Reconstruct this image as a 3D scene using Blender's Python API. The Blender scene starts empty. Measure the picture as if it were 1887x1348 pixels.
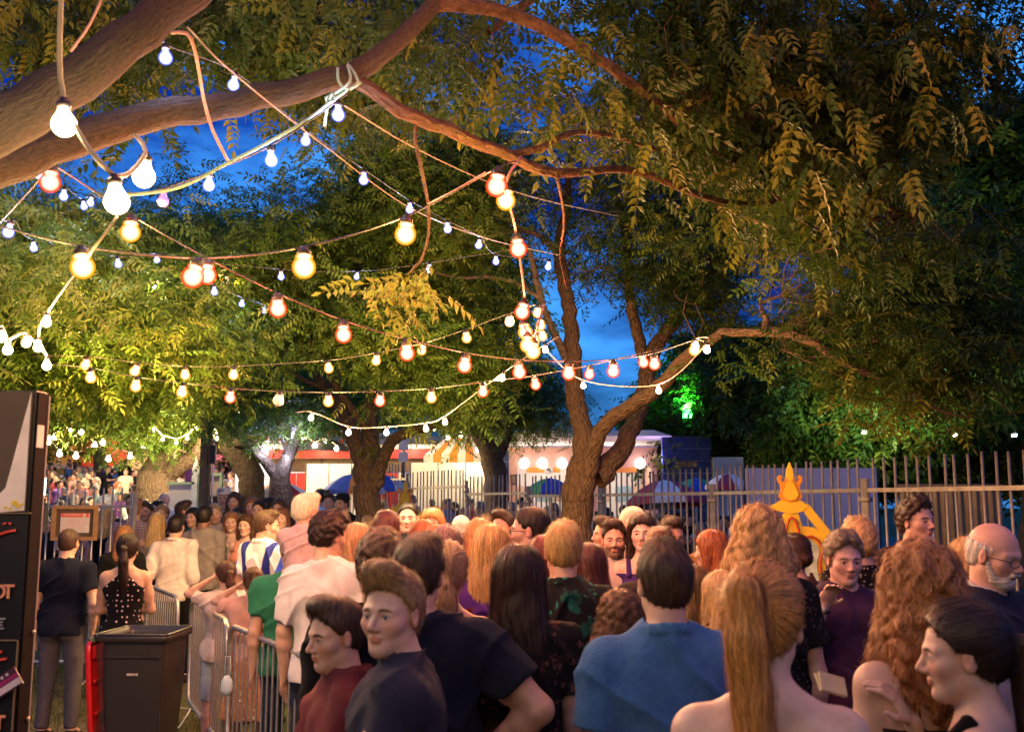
import bpy, math, random
import numpy as np
from math import sin, cos, pi, radians, sqrt, atan, atan2
rnd = random.Random(7)
rng = np.random.default_rng(11)
SC = bpy.context.scene
COL = SC.collection

# ------------------------------------------------------------------ camera
CZ = 1.95                     # eye height, a raised phone or a tall photographer
FOC = 1835.0                  # focal length in photo pixels (35 mm on full frame)
PITCH = atan((930 - 674) / FOC)
cam_d = bpy.data.cameras.new('camera'); cam = bpy.data.objects.new('camera', cam_d); COL.objects.link(cam)
cam.location = (0, 0, CZ); cam.rotation_euler = (pi / 2 + PITCH, 0, 0)
cam_d.lens = 35.0; cam_d.sensor_width = 36.0; cam_d.clip_end = 800; cam_d.clip_start = 0.05
cam_d.dof.use_dof = True; cam_d.dof.focus_distance = 7.5; cam_d.dof.aperture_fstop = 4.2
SC.camera = cam
SC.render.engine = 'CYCLES'
SC.cycles.use_denoising = True
SC.cycles.max_bounces = 6; SC.cycles.diffuse_bounces = 2; SC.cycles.glossy_bounces = 2
SC.cycles.transparent_max_bounces = 12; SC.cycles.transmission_bounces = 3
SC.cycles.caustics_reflective = False; SC.cycles.caustics_refractive = False
SC.cycles.sample_clamp_indirect = 4.0
SC.view_settings.view_transform = 'Standard'; SC.view_settings.look = 'None'
SC.view_settings.exposure = 1.2; SC.view_settings.gamma = 1.0

# ------------------------------------------------------------------ dusk sky with thin cloud
world = bpy.data.worlds.new('World'); SC.world = world; world.use_nodes = True
wn = world.node_tree.nodes; wl = world.node_tree.links
bg = wn['Background']
sky = wn.new('ShaderNodeTexSky'); sky.sky_type = 'NISHITA'; sky.sun_disc = False
SUN_EL, SUN_AZ = radians(-1.5), radians(160)
sky.sun_elevation = SUN_EL; sky.sun_rotation = SUN_AZ; sky.air_density = 1.0; sky.dust_density = 0.4; sky.ozone_density = 4.0
tc = wn.new('ShaderNodeTexCoord'); mp = wn.new('ShaderNodeMapping'); mp.inputs['Scale'].default_value = (1.0, 1.0, 2.6)
nz = wn.new('ShaderNodeTexNoise'); nz.inputs['Scale'].default_value = 3.2; nz.inputs['Detail'].default_value = 6; nz.inputs['Roughness'].default_value = .6
cr = wn.new('ShaderNodeValToRGB'); cr.color_ramp.elements[0].position = .42; cr.color_ramp.elements[1].position = .72
cr.color_ramp.elements[0].color = (0, 0, 0, 1); cr.color_ramp.elements[1].color = (.75, .75, .75, 1)
tint = wn.new('ShaderNodeMix'); tint.data_type = 'RGBA'; tint.blend_type = 'MULTIPLY'; tint.inputs[0].default_value = 1
tint.inputs[7].default_value = (0.13, 1.45, 4.6, 1)
cl = wn.new('ShaderNodeMix'); cl.data_type = 'RGBA'; cl.inputs[7].default_value = (0.36, 2.1, 5.8, 1)
wl.new(tc.outputs['Generated'], mp.inputs[0]); wl.new(mp.outputs[0], nz.inputs[0]); wl.new(nz.outputs[0], cr.inputs[0])
wl.new(sky.outputs[0], tint.inputs[6]); wl.new(cr.outputs[0], cl.inputs[0]); wl.new(tint.outputs[2], cl.inputs[6])
wl.new(cl.outputs[2], bg.inputs[0]); bg.inputs[1].default_value = 0.14
# the sun is just under the horizon: what is left of it is a faint wide glow
sd = bpy.data.lights.new('sun', 'SUN'); so = bpy.data.objects.new('sun', sd); COL.objects.link(so)
sd.energy = 0.015; sd.angle = radians(25); sd.color = (.7, .75, 1.0)
so.rotation_euler = (radians(78), 0, -SUN_AZ)

# ------------------------------------------------------------------ helpers
def P(px, py, Y):
    """point at distance Y along the view axis' ground direction seen at photo pixel px, py"""
    u = (px - 943.5) / FOC; v = (674 - py) / FOC
    dx = u; dy = cos(PITCH) - v * sin(PITCH); dz = sin(PITCH) + v * cos(PITCH)
    t = Y / dy
    return np.array([dx * t, Y, CZ + dz * t])
def ground(x, y):
    s = 1.0 / (1.0 + math.exp((x - 0.5) / 2.0)) if x < 40 else 0
    return max(0.0, 0.082 * (y - 19)) * s if y < 70 else 0.082 * 51 * s
def nrm(v):
    v = np.asarray(v, float); return v / (np.linalg.norm(v) + 1e-12)

def empty(name, loc=(0, 0, 0), rz=0, label=None, cat=None, group=None, kind=None):
    o = bpy.data.objects.new(name, None); COL.objects.link(o)
    o.location = tuple(float(a) for a in loc); o.rotation_euler = (0, 0, rz); o.empty_display_size = .1
    return tag(o, label, cat, group, kind)
def tag(o, label=None, cat=None, group=None, kind=None):
    if label: o['label'] = label
    if cat: o['category'] = cat
    if group: o['group'] = group
    if kind: o['kind'] = kind
    return o
def mk(name, parts, mat=None, parent=None, smooth=False, attrs=None, uv=None, mi=None, mats=None):
    """one mesh object from a list of (V, F) with F an (n,3) or (n,4) array"""
    if isinstance(parts, tuple): parts = [parts]
    Vs, loops, tot = [], [], []; off = 0
    for V, F in parts:
        V = np.asarray(V, np.float32).reshape(-1, 3); F = np.asarray(F, np.int64)
        Vs.append(V)
        if F.size:
            loops.append((F + off).ravel()); tot.append(np.full(F.shape[0], F.shape[1], np.int32))
        off += len(V)
    V = np.concatenate(Vs); L = np.concatenate(loops).astype(np.int32); T = np.concatenate(tot)
    me = bpy.data.meshes.new(name)
    me.vertices.add(len(V)); me.vertices.foreach_set('co', V.ravel())
    me.loops.add(len(L)); me.loops.foreach_set('vertex_index', L)
    me.polygons.add(len(T)); st = np.zeros(len(T), np.int32); st[1:] = np.cumsum(T)[:-1]
    me.polygons.foreach_set('loop_start', st); me.polygons.foreach_set('loop_total', T)
    me.polygons.foreach_set('use_smooth', np.full(len(T), bool(smooth)))
    if mi is not None: me.polygons.foreach_set('material_index', np.asarray(mi, np.int32))
    if attrs:
        for k, a in attrs.items():
            a = np.asarray(a, np.float32)
            if a.ndim == 1:
                at = me.attributes.new(k, 'FLOAT', 'POINT'); at.data.foreach_set('value', a)
            else:
                at = me.attributes.new(k, 'FLOAT_COLOR', 'POINT'); at.data.foreach_set('color', np.concatenate([a, np.ones((len(a), 1), np.float32)], 1).ravel())
    if uv is not None:
        l = me.uv_layers.new(name='UVMap'); l.data.foreach_set('uv', np.asarray(uv, np.float32)[L].ravel())
    for m in (mats or ([mat] if mat else [])): me.materials.append(m)
    me.update(calc_edges=True)
    o = bpy.data.objects.new(name, me); COL.objects.link(o)
    if parent: o.parent = parent
    return o
def linkcopy(o, parent=None, name=None):
    c = o.copy(); COL.objects.link(c)
    if parent: c.parent = parent
    return c
def box(c, s, R=None):
    c = np.asarray(c, float); s = np.asarray(s, float) / 2
    V = np.array([[x, y, z] for x in (-1, 1) for y in (-1, 1) for z in (-1, 1)], float) * s
    if R is not None: V = V @ np.asarray(R).T
    F = np.array([[0, 1, 3, 2], [4, 6, 7, 5], [0, 4, 5, 1], [2, 3, 7, 6], [0, 2, 6, 4], [1, 5, 7, 3]])
    return V + c, F
def rotz(a): return np.array([[cos(a), -sin(a), 0], [sin(a), cos(a), 0], [0, 0, 1.0]])
def rotx(a): return np.array([[1.0, 0, 0], [0, cos(a), -sin(a)], [0, sin(a), cos(a)]])
def roty(a): return np.array([[cos(a), 0, sin(a)], [0, 1.0, 0], [-sin(a), 0, cos(a)]])
def resample(pts, step, rad=None):
    """Catmull-Rom through pts, roughly every `step` metres"""
    pts = np.asarray(pts, float); n = len(pts)
    rad = np.asarray(rad if rad is not None else np.ones(n), float)
    if n == 2:
        k = max(2, int(np.linalg.norm(pts[1] - pts[0]) / step) + 1); t = np.linspace(0, 1, k)[:, None]
        return pts[0] * (1 - t) + pts[1] * t, rad[0] * (1 - t[:, 0]) + rad[1] * t[:, 0]
    E = np.vstack([2 * pts[0] - pts[1], pts, 2 * pts[-1] - pts[-2]]); out = []; ro = []
    for i in range(n - 1):
        p0, p1, p2, p3 = E[i:i + 4]; k = max(1, int(np.linalg.norm(p2 - p1) / step))
        t = (np.arange(k) / k)[:, None]
        out.append(.5 * (2 * p1 + (p2 - p0) * t + (2 * p0 - 5 * p1 + 4 * p2 - p3) * t ** 2 + (3 * p1 - p0 - 3 * p2 + p3) * t ** 3))
        ro.append(rad[i] + (rad[i + 1] - rad[i]) * t[:, 0])
    out.append(pts[-1:]); ro.append(rad[-1:])
    return np.vstack(out), np.concatenate(ro)
def tube(path, rad, n=8, bump=0.0, caps=True, seed=0, uvs=False):
    path = np.asarray(path, float); m = len(path)
    rad = np.full(m, float(rad)) if np.isscalar(rad) else np.asarray(rad, float)
    T = np.gradient(path, axis=0); T /= np.linalg.norm(T, axis=1)[:, None] + 1e-9
    ref = np.array([0, 0, 1.0]) if abs(T[0][2]) < .9 else np.array([1.0, 0, 0])
    N = np.zeros_like(T); N[0] = nrm(np.cross(T[0], ref))
    for i in range(1, m): N[i] = nrm(N[i - 1] - T[i] * np.dot(N[i - 1], T[i]))
    B = np.cross(T, N)
    a = np.arange(n + (1 if uvs else 0)) / n * 2 * pi; nn = len(a)
    s = np.concatenate([[0], np.cumsum(np.linalg.norm(np.diff(path, axis=0), axis=1))])
    R = rad[:, None] * np.ones((m, nn))
    if bump:
        g = np.random.default_rng(seed); ph = g.uniform(0, 6.28, 8)
        A = a[None, :]; S = s[:, None]
        R = R * (1 + bump * (np.sin(3 * A + 1.7 * S + ph[0]) * .5 + np.sin(5 * A - 2.3 * S + ph[1]) * .4 + np.sin(2 * A + 4.1 * S + ph[2]) * .5
                 + np.sin(8 * A + 3.3 * S + 2 * np.sin(5 * S + ph[3])) * .35 + np.sin(11 * A - 2 * S + ph[4]) * .25))
    V = path[:, None, :] + R[..., None] * (np.cos(a)[None, :, None] * N[:, None, :] + np.sin(a)[None, :, None] * B[:, None, :])
    i = np.arange(m - 1)[:, None]; j = np.arange(n)[None, :]; j2 = (j + 1) if uvs else (j + 1) % n
    F = np.stack([i * nn + j, i * nn + j2, (i + 1) * nn + j2, (i + 1) * nn + j], -1).reshape(-1, 4)
    V = V.reshape(-1, 3)
    if uvs:
        U = np.stack([np.broadcast_to(a[None, :] * rad.max(), (m, nn)), np.broadcast_to(s[:, None], (m, nn))], -1).reshape(-1, 2)
        return V, F, U
    if caps:
        V = np.vstack([V, path[0], path[-1]]); c0, c1 = m * n, m * n + 1
        jj = np.arange(n)
        F2 = np.concatenate([np.stack([np.full(n, c0), (jj + 1) % n, jj], -1), np.stack([np.full(n, c1), (m - 1) * n + jj, (m - 1) * n + (jj + 1) % n], -1)])
        return [(V, F), (np.zeros((0, 3)), F2 - len(V))]
    return V, F
def tubes(path, rad, n=8, **k):
    r = tube(path, rad, n, **k)
    return r if isinstance(r, list) else [r]
def lathe(prof, n=20, c=(0, 0, 0), R=None):
    """prof: list of (r, z)"""
    prof = np.asarray(prof, float); m = len(prof); a = np.arange(n) / n * 2 * pi
    V = np.stack([prof[:, 0:1] * np.cos(a), prof[:, 0:1] * np.sin(a), np.broadcast_to(prof[:, 1:2], (m, n))], -1).reshape(-1, 3)
    if R is not None: V = V @ np.asarray(R).T
    V = V + np.asarray(c, float)
    i = np.arange(m - 1)[:, None]; j = np.arange(n)[None, :]; j2 = (j + 1) % n
    F = np.stack([i * n + j, i * n + j2, (i + 1) * n + j2, (i + 1) * n + j], -1).reshape(-1, 4)
    return V, F
def prism(poly, y0, y1, axis='y'):
    """extrude an outline (x, z) between two depths"""
    from mathutils.geometry import tessellate_polygon
    from mathutils import Vector
    poly = [tuple(p) for p in poly]; n = len(poly)
    tri = np.array(tessellate_polygon([[Vector((x, z, 0)) for x, z in poly]]))
    V = np.array([(x, y0, z) for x, z in poly] + [(x, y1, z) for x, z in poly], float)
    q = np.array([[i, (i + 1) % n, n + (i + 1) % n, n + i] for i in range(n)])
    return [(V, tri), (np.zeros((0, 3)), tri[:, ::-1] + n - len(V)), (np.zeros((0, 3)), q - len(V))]
def xf(parts, R=None, t=(0, 0, 0)):
    if isinstance(parts, tuple): parts = [parts]
    return [((V @ np.asarray(R).T if R is not None else V) + np.asarray(t, float) if len(V) else V, F) for V, F in parts]

# ------------------------------------------------------------------ materials
MAT = {}
class N:
    def __init__(s, name):
        s.m = bpy.data.materials.new(name); s.m.use_nodes = True
        s.t = s.m.node_tree; s.b = s.t.nodes['Principled BSDF']; s.out = s.t.nodes['Material Output']
    def n(s, typ, **kw):
        x = s.t.nodes.new(typ)
        for k, v in kw.items():
            if k.startswith('_'): setattr(x, k[1:], v)
            else: x.inputs[k.replace('_', ' ')].default_value = v
        return x
    def l(s, a, b): s.t.links.new(a, b)
    def noise(s, scale, detail=4, rough=.6, co='Object', stretch=None):
        c = s.n('ShaderNodeTexCoord'); o = c.outputs[co]
        if stretch:
            m = s.n('ShaderNodeMapping', Scale=stretch); s.l(o, m.inputs[0]); o = m.outputs[0]
        x = s.n('ShaderNodeTexNoise', Scale=scale, Detail=detail, Roughness=rough); s.l(o, x.inputs[0]); return x
    def ramp(s, src, stops):
        r = s.n('ShaderNodeValToRGB'); e = r.color_ramp.elements
        while len(e) < len(stops): e.new(.5)
        for i, (p, c) in enumerate(stops): e[i].position = p; e[i].color = tuple(c) + (1,)
        s.l(src, r.inputs[0]); return r
    def mix(s, f, a, b, mode='MIX'):
        x = s.n('ShaderNodeMix'); x.data_type = 'RGBA'; x.blend_type = mode
        for v, i in ((f, 0), (a, 6), (b, 7)):
            if hasattr(v, 'is_linked') or hasattr(v, 'links'): s.l(v, x.inputs[i])
            else: x.inputs[i].default_value = v if i == 0 else tuple(v)[:3] + (1,)
        return x.outputs[2]
    def bump(s, src, st=.3, dist=.01):
        b = s.n('ShaderNodeBump', Strength=st, Distance=dist); s.l(src, b.inputs['Height']); s.l(b.outputs[0], s.b.inputs['Normal'])
    def base(s, c, rough=.6, metal=0, spec=.4):
        if hasattr(c, 'links'): s.l(c, s.b.inputs['Base Color'])
        else: s.b.inputs['Base Color'].default_value = tuple(c)[:3] + (1,)
        s.b.inputs['Roughness'].default_value = rough; s.b.inputs['Metallic'].default_value = metal
        s.b.inputs['Specular IOR Level'].default_value = spec
        return s
def plain(name, c, rough=.6, metal=0, var=.18, scale=6, bump=0.0, bs=60, spec=.4):
    if name in MAT: return MAT[name]
    m = N(name); nz = m.noise(scale, 5)
    lo = [x * (1 - var) for x in c]; hi = [min(1, x * (1 + var)) for x in c]
    m.base(m.ramp(nz.outputs[0], [(.3, lo), (.7, hi)]).outputs[0], rough, metal, spec)
    if bump: m.bump(m.noise(bs, 3).outputs[0], bump, .01)
    MAT[name] = m.m; return m.m
def glow(name, c, strength, clear=0.0, sample='AUTO'):
    if name in MAT: return MAT[name]
    m = N(name); e = m.n('ShaderNodeEmission', Color=tuple(c) + (1,), Strength=strength)
    o = e.outputs[0]
    if clear:
        t = m.n('ShaderNodeBsdfTransparent'); a = m.n('ShaderNodeAddShader')
        t.inputs[0].default_value = (clear, clear, clear, 1); m.l(o, a.inputs[0]); m.l(t.outputs[0], a.inputs[1]); o = a.outputs[0]
    m.l(o, m.out.inputs[0]); m.m.cycles.emission_sampling = sample
    MAT[name] = m.m; return m.m
def bark(name, lo, hi, su=24, sv=10, st=1.0):
    m = N(name); nz = m.noise(1.0, 6, .65, 'UV', (su, sv, 1)); n2 = m.noise(3.5, 3, .6, 'UV')
    vo = m.n('ShaderNodeTexVoronoi', Scale=1.0); c = m.n('ShaderNodeTexCoord'); mm = m.n('ShaderNodeMapping', Scale=(28, 13, 1)); m.l(c.outputs['UV'], mm.inputs[0]); m.l(mm.outputs[0], vo.inputs[0])
    r = m.ramp(nz.outputs[0], [(.3, lo), (.7, hi)])
    col = m.mix(n2.outputs[0], r.outputs[0], tuple(x * .55 for x in lo))
    m.base(m.mix(.35, r.outputs[0], col), .9, 0, .15)
    ad = m.n('ShaderNodeMath', _operation='ADD'); m.l(nz.outputs[0], ad.inputs[0]); m.l(vo.outputs[0], ad.inputs[1])
    n3 = m.noise(14, 5, .7, 'Object'); a2 = m.n('ShaderNodeMath', _operation='ADD'); m.l(ad.outputs[0], a2.inputs[0]); m.l(n3.outputs[0], a2.inputs[1])
    m.bump(a2.outputs[0], st, .035); return m.m
def leafmat(name, c, c2, trans=.35):
    """green blade: diffuse + translucency, per-leaf tint attribute"""
    m = N(name); a = m.n('ShaderNodeAttribute'); a.attribute_name = 'tint'
    r = m.ramp(a.outputs['Fac'], [(0, [x * .45 for x in c]), (.55, c), (1, c2)])
    m.base(r.outputs[0], .45, 0, .22)
    tr = m.n('ShaderNodeBsdfTranslucent'); mx = m.n('ShaderNodeMixShader'); mx.inputs[0].default_value = trans
    m.l(r.outputs[0], tr.inputs[0]); m.l(m.b.outputs[0], mx.inputs[1]); m.l(tr.outputs[0], mx.inputs[2]); m.l(mx.outputs[0], m.out.inputs[0])
    return m.m
RAILM = plain('railing_steel', (.26, .215, .185), .55, .35, .3, 10, .2, 60)
GALV = plain('galvanised_steel', (.42, .40, .38), .42, .75, .25, 14, .15, 90)
DARKM = plain('dark_metal', (.03, .028, .026), .45, .4)
# ================================================================== ground
def build_ground():
    xs = np.concatenate([np.linspace(-300, -30, 10), np.linspace(-28, 28, 57), np.linspace(30, 300, 10)])
    ys = np.concatenate([np.linspace(-60, -2, 6), np.linspace(0, 75, 76), np.linspace(90, 600, 10)])
    V = []; 
    for y in ys:
        for x in xs: V.append((x, y, ground(x, y)))
    n = len(xs); F = [[j * n + i, j * n + i + 1, (j + 1) * n + i + 1, (j + 1) * n + i] for j in range(len(ys) - 1) for i in range(n - 1)]
    m = N('trampled_ground'); a = m.noise(.35, 6, .65); b = m.noise(6, 6, .7); c = m.noise(60, 3)
    g = m.ramp(c.outputs[0], [(.3, (.035, .05, .012)), (.7, (.10, .11, .03))]); d = m.ramp(b.outputs[0], [(.3, (.10, .075, .045)), (.7, (.19, .15, .10))])
    m.base(m.mix(m.ramp(a.outputs[0], [(.42, (0, 0, 0)), (.58, (1, 1, 1))]).outputs[0], g.outputs[0], d.outputs[0]), .95, 0, .1)
    m.bump(c.outputs[0], .8, .03)
    o = mk('ground', (V, F), m.m, smooth=True); tag(o, kind='structure')
    # paved forecourt beyond the railings, a sheet 4 mm proud of the ground
    V = [(-1.0, 18, .004), (26, 11, .004), (30, 60, .004), (2.5, 60, .004)]
    mp_ = N('asphalt'); mp_.base(mp_.ramp(mp_.noise(40, 5).outputs[0], [(.3, (.04, .038, .036)), (.7, (.075, .07, .066))]).outputs[0], .85); mp_.bump(mp_.noise(180, 2).outputs[0], .4, .01)
    tag(mk('pavement', (V, [[0, 1, 2, 3]]), mp_.m), kind='structure')
    # grass tufts on the strip under the man in navy
    n = 26000; g = np.random.default_rng(3); y = g.uniform(5.2, 12.5, n); x = -2.6 + (y * 0) + g.uniform(-3.0, 1.8, n)
    x = -y * .46 + g.uniform(-.9, 1.5, n)
    keep = (np.sin(x * 2.1 + 1.3 * np.sin(y * 1.7)) + g.normal(0, .6, n)) > -.6; x, y = x[keep], y[keep]; n = len(x)
    h = g.uniform(.02, .065, n); a = g.uniform(0, 6.28, n); w = g.uniform(.002, .0045, n); l = g.uniform(0, .04, n); b = g.uniform(0, 6.28, n)
    B = np.stack([x, y, 0 * x], 1); S = np.stack([np.cos(a) * w, np.sin(a) * w, 0 * a], 1); T = np.stack([np.cos(b) * l, np.sin(b) * l, h], 1)
    V = np.stack([B - S, B + S, B + T], 1).reshape(-1, 3); F = np.arange(3 * n).reshape(-1, 3)
    o = mk('grass', (V, F), leafmat('grass_blade', (.07, .10, .02), (.22, .22, .06), .3), attrs={'tint': np.repeat(g.uniform(0, 1, n), 3)}); tag(o, 'short trampled grass under the feet of the man in navy', 'grass', kind='stuff')
build_ground()

# ================================================================== trees
BARK = bark('bark_brown', (.055, .034, .020), (.24, .145, .08)); BARK2 = bark('bark_grey', (.060, .042, .028), (.24, .17, .11))
BARKN = bark('bark_smooth_speckled', (.050, .038, .026), (.13, .098, .066), 60, 38, .7)
LEAF = leafmat('leaf_green', (.085, .155, .022), (.24, .27, .05), .45)
LEAFD = leafmat('leaf_dark', (.040, .078, .010), (.17, .17, .018), .42)
def leaf_templates(K, L, lw, ll, fold=True):
    """pinnate leaf along +x, leaflets either side, drooping; returns list of (V, F)"""
    out = []
    for t in range(5):
        g = np.random.default_rng(t + K); V = []; F = []; dr = g.uniform(.0, .7); side = g.uniform(-.5, .5)
        rach = []
        for k in range(K + 1):
            u = .18 + .82 * k / K; rach.append(np.array([L * u, side * L * u * u * .6, -dr * L * u * u * .55]))
        def leaflet(p, d, l, w):
            d = nrm(d); s = nrm(np.cross(d, (0, 0, 1))); up = np.cross(s, d); b = len(V); c = -.25 * l
            m1 = p + d * l * .45; t1 = p + d * l + np.array([0, 0, c * .5])
            if fold:
                V.extend([p, m1 + s * w / 2 + up * w * .22, t1, m1 - s * w / 2 + up * w * .22, m1]); F.extend([[b, b + 1, b + 4], [b + 1, b + 2, b + 4], [b, b + 4, b + 3], [b + 4, b + 2, b + 3]])
            else:
                V.extend([p, m1 + s * w / 2, t1, m1 - s * w / 2]); F.extend([[b, b + 1, b + 2], [b, b + 2, b + 3]])
        for k in range(K):
            p = rach[k]; dx = rach[k + 1] - rach[k]; dx = nrm(dx)
            for sg in (-1, 1):
                d = dx * .55 + np.array([0, sg * .8, -.15]) + g.normal(0, .12, 3); leaflet(p, d, ll * g.uniform(.8, 1.1) * (1 - .25 * abs(k / K - .4)), lw)
        leaflet(rach[K], nrm(rach[K] - rach[K - 1]), ll, lw)
        # rachis as a thin strip
        b = len(V)
        for k in (0, K // 2, K): V.extend([rach[k] + (0, .0012, 0), rach[k] - (0, .0012, 0)])
        V.extend([np.array([0, .0012, 0]), np.array([0, -.0012, 0])]); F.extend([[b + 6, b + 7, b + 1], [b + 6, b + 1, b], [b, b + 1, b + 3], [b, b + 3, b + 2], [b + 2, b + 3, b + 5], [b + 2, b + 5, b + 4]])
        out.append((np.array(V, np.float32), np.array(F)))
    return out
TPL_NEAR = leaf_templates(5, .25, .033, .078, True)
TPL_MID = leaf_templates(5, .27, .026, .080, False)
TPL_FAR = leaf_templates(3, .30, .050, .13, False)
def spread(tpl, pos, az, el, roll, sc, tint, seed=0):
    g = np.random.default_rng(seed); which = g.integers(0, len(tpl), len(pos)); parts = []; tt = []
    for w in range(len(tpl)):
        i = np.nonzero(which == w)[0]
        if not len(i): continue
        V, F = tpl[w]; ca, sa, ce, se, cr_, sr = np.cos(az[i]), np.sin(az[i]), np.cos(el[i]), np.sin(el[i]), np.cos(roll[i]), np.sin(roll[i])
        X = np.stack([ce * ca, ce * sa, se], 1); Y0 = np.stack([-sa, ca, 0 * sa], 1); Z0 = np.cross(X, Y0)
        Yv = Y0 * cr_[:, None] + Z0 * sr[:, None]; Zv = np.cross(X, Yv)
        R = np.stack([X, Yv, Zv], 2) * sc[i][:, None, None]
        W = np.einsum('nij,mj->nmi', R, V) + pos[i][:, None, :]
        parts.append((W.reshape(-1, 3), (F[None] + (np.arange(len(i)) * len(V))[:, None, None]).reshape(-1, 3)))
        tt.append(np.repeat(tint[i], len(V)))
    return parts, np.concatenate(tt)
def vnoise(p, f, seed=0):
    g = np.random.default_rng(seed); ph = g.uniform(0, 6.28, 9); q = p * f
    return (np.sin(q[:, 0] * 1.0 + 1.7 * np.sin(q[:, 1] * .8 + ph[0]) + ph[1]) + np.sin(q[:, 1] * 1.1 + 1.5 * np.sin(q[:, 2] * 1.2 + ph[2]) + ph[3]) + np.sin(q[:, 2] * 1.3 + 1.6 * np.sin(q[:, 0] * .9 + ph[4]) + ph[5])) / 3
def crown(root, blobs, tpl, mat, n_cl, per, seed, bones, sc=1.0, gap=-.25, nf=1.6, droop=(-.9, .5), kindname='leaves', twigs=True, spread_r=.16):
    """blobs: (px, py, Y, rx, ry, rz) in metres; clusters of compound leaves on twigs grown from the nearest limb"""
    g = np.random.default_rng(seed); B = [(P(b[0], b[1], b[2]), np.array(b[3:6])) for b in blobs]
    vol = np.array([r[0] * r[1] * r[2] for _, r in B]) ** .8; cnt = (vol / vol.sum() * n_cl * 1.7).astype(int) + 4; C = []
    for (c, r), k in zip(B, cnt):
        u = g.normal(size=(k, 3)); u /= np.linalg.norm(u, axis=1)[:, None]; C.append(c + u * (g.uniform(0, 1, k) ** .42)[:, None] * r)
    C = np.concatenate(C); nz_ = vnoise(C, nf, seed); C = C[nz_ + g.normal(0, .15, len(C)) > gap]; C = C[C[:, 2] > 2.45]
    if len(C) > n_cl: C = C[g.permutation(len(C))[:n_cl]]
    n = len(C); ctint = np.clip(.5 + .35 * vnoise(C, 2.3, seed + 3) + g.normal(0, .12, n), 0, 1)
    pos = np.repeat(C, per, 0) + g.normal(0, spread_r, (n * per, 3)) * (1, 1, .6); m = len(pos)
    az = g.uniform(0, 2 * pi, m); el = g.uniform(droop[0], droop[1], m); roll = g.normal(0, .5, m)
    s = sc * g.uniform(.5, 1.25, m); ti = np.clip(np.repeat(ctint, per) + g.normal(0, .14, m), 0, 1); ti[g.random(m) < .015] = 1
    parts, tt = spread(tpl, pos, az, el, roll, s, ti, seed)
    o = mk(kindname, parts, mat, root, False, attrs={'tint': tt}); tag(o, kind='stuff'); TRI[0] += sum(len(f) for _, f in parts)
    if twigs and len(bones):
        sel = C[g.random(n) < (.8 if n < 700 else 560 / n)]; D = ((sel[:, None, :] - bones[None]) ** 2).sum(2); A = bones[np.argmin(D, 1)]
        d = np.linalg.norm(sel - A, axis=1); ok = d < 1.25; A, E, d = A[ok], sel[ok], d[ok]; k = len(A); S = 5
        t = np.linspace(0, 1, S + 1)[None, :, None]; j1 = g.normal(0, .09, (k, 1, 3)) * d[:, None, None] * 1.5; j2 = g.normal(0, .09, (k, 1, 3)) * d[:, None, None]
        Pth = A[:, None] * (1 - t) + E[:, None] * t + j1 * np.sin(pi * t) + j2 * np.sin(2 * pi * t) + np.array([0, 0, .12]) * np.sin(pi * t) * d[:, None, None]
        r = (.003 + .0028 * d)[:, None, None, None] * np.linspace(1, .3, S + 1)[None, :, None, None]
        a = np.arange(4) / 4 * 2 * pi; T = nrm(np.array([0, 0, 1])); T3 = E - A; T3 /= d[:, None] + 1e-6
        U = np.cross(T3, [0.3, .2, 1]); U /= np.linalg.norm(U, axis=1)[:, None] + 1e-6; W = np.cross(T3, U)
        ring = np.cos(a)[None, None, :, None] * U[:, None, None, :] + np.sin(a)[None, None, :, None] * W[:, None, None, :]
        V = (Pth[:, :, None, :] + r * ring).reshape(-1, 3); i = np.arange(S)[:, None] * 4; j = np.arange(4)[None]
        f = np.stack([i + j, i + (j + 1) % 4, i + 4 + (j + 1) % 4, i + 4 + j], -1).reshape(-1, 4); Fq = (f[None] + (np.arange(k) * (S + 1) * 4)[:, None, None]).reshape(-1, 4)
        o = mk('twigs', (V, Fq), BARK, root, True, uv=np.zeros((len(V), 2))); tag(o, kind='stuff'); TRI[0] += 2 * len(Fq)
    return C
TRI = [0]
def limb(root, pts, rad, name='limb', mat=None, n=14, bump=.10, step=.12, seed=0, grd=False):
    W = [P(a, b, c) if not isinstance(a, tuple) else np.array(a) for a, b, c in pts]
    if grd: W[0][2] = ground(W[0][0], W[0][1]) - .15
    p, r = resample(W, step, rad); g = np.random.default_rng(seed)
    p[1:-1] += g.normal(0, .012, (len(p) - 2, 3)) * (r[1:-1, None] * 8)
    V, F, U = tube(p, r, n, bump, seed=seed, uvs=True)
    mk(name, (V, F), mat or BARK, root, True, uv=U); return p
def tree(name, label, base, group=None):
    b = P(*base); return empty(name, (0, 0, 0), 0, label, 'tree', group)

# ---- the overhanging tree on the near left ------------------------------------------------
t1 = tree('overhanging_tree', 'big tree whose limbs reach across the top of the picture over the lamps', (0, 900, 4))
B1 = [limb(t1, [(-900, 900, 3.3), (-760, 700, 3.2), (-420, 480, 3.2), (-150, 315, 3.25), (0, 232, 3.35), (100, 168, 3.45), (230, 75, 3.55), (350, -15, 3.7), (480, -110, 4.0)], [0.218, 0.185, 0.143, 0.109, 0.097, 0.088, 0.080, 0.071, 0.059], 'limb', BARKN, 20, .03, .09, 1)]
B1 += [limb(t1, [(-620, 620, 3.3), (-300, 420, 3.5), (-120, 350, 3.7), (0, 305, 3.85), (130, 262, 4.0), (280, 218, 4.15), (400, 196, 4.25), (520, 172, 4.35), (640, 140, 4.4), (715, 90, 4.45), (800, 8, 4.55), (880, -80, 4.7)], [0.129, 0.103, 0.086, 0.082, 0.073, 0.067, 0.060, 0.057, 0.052, 0.045, 0.039, 0.034], 'limb', BARKN, 18, .035, .09, 2)]
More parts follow.
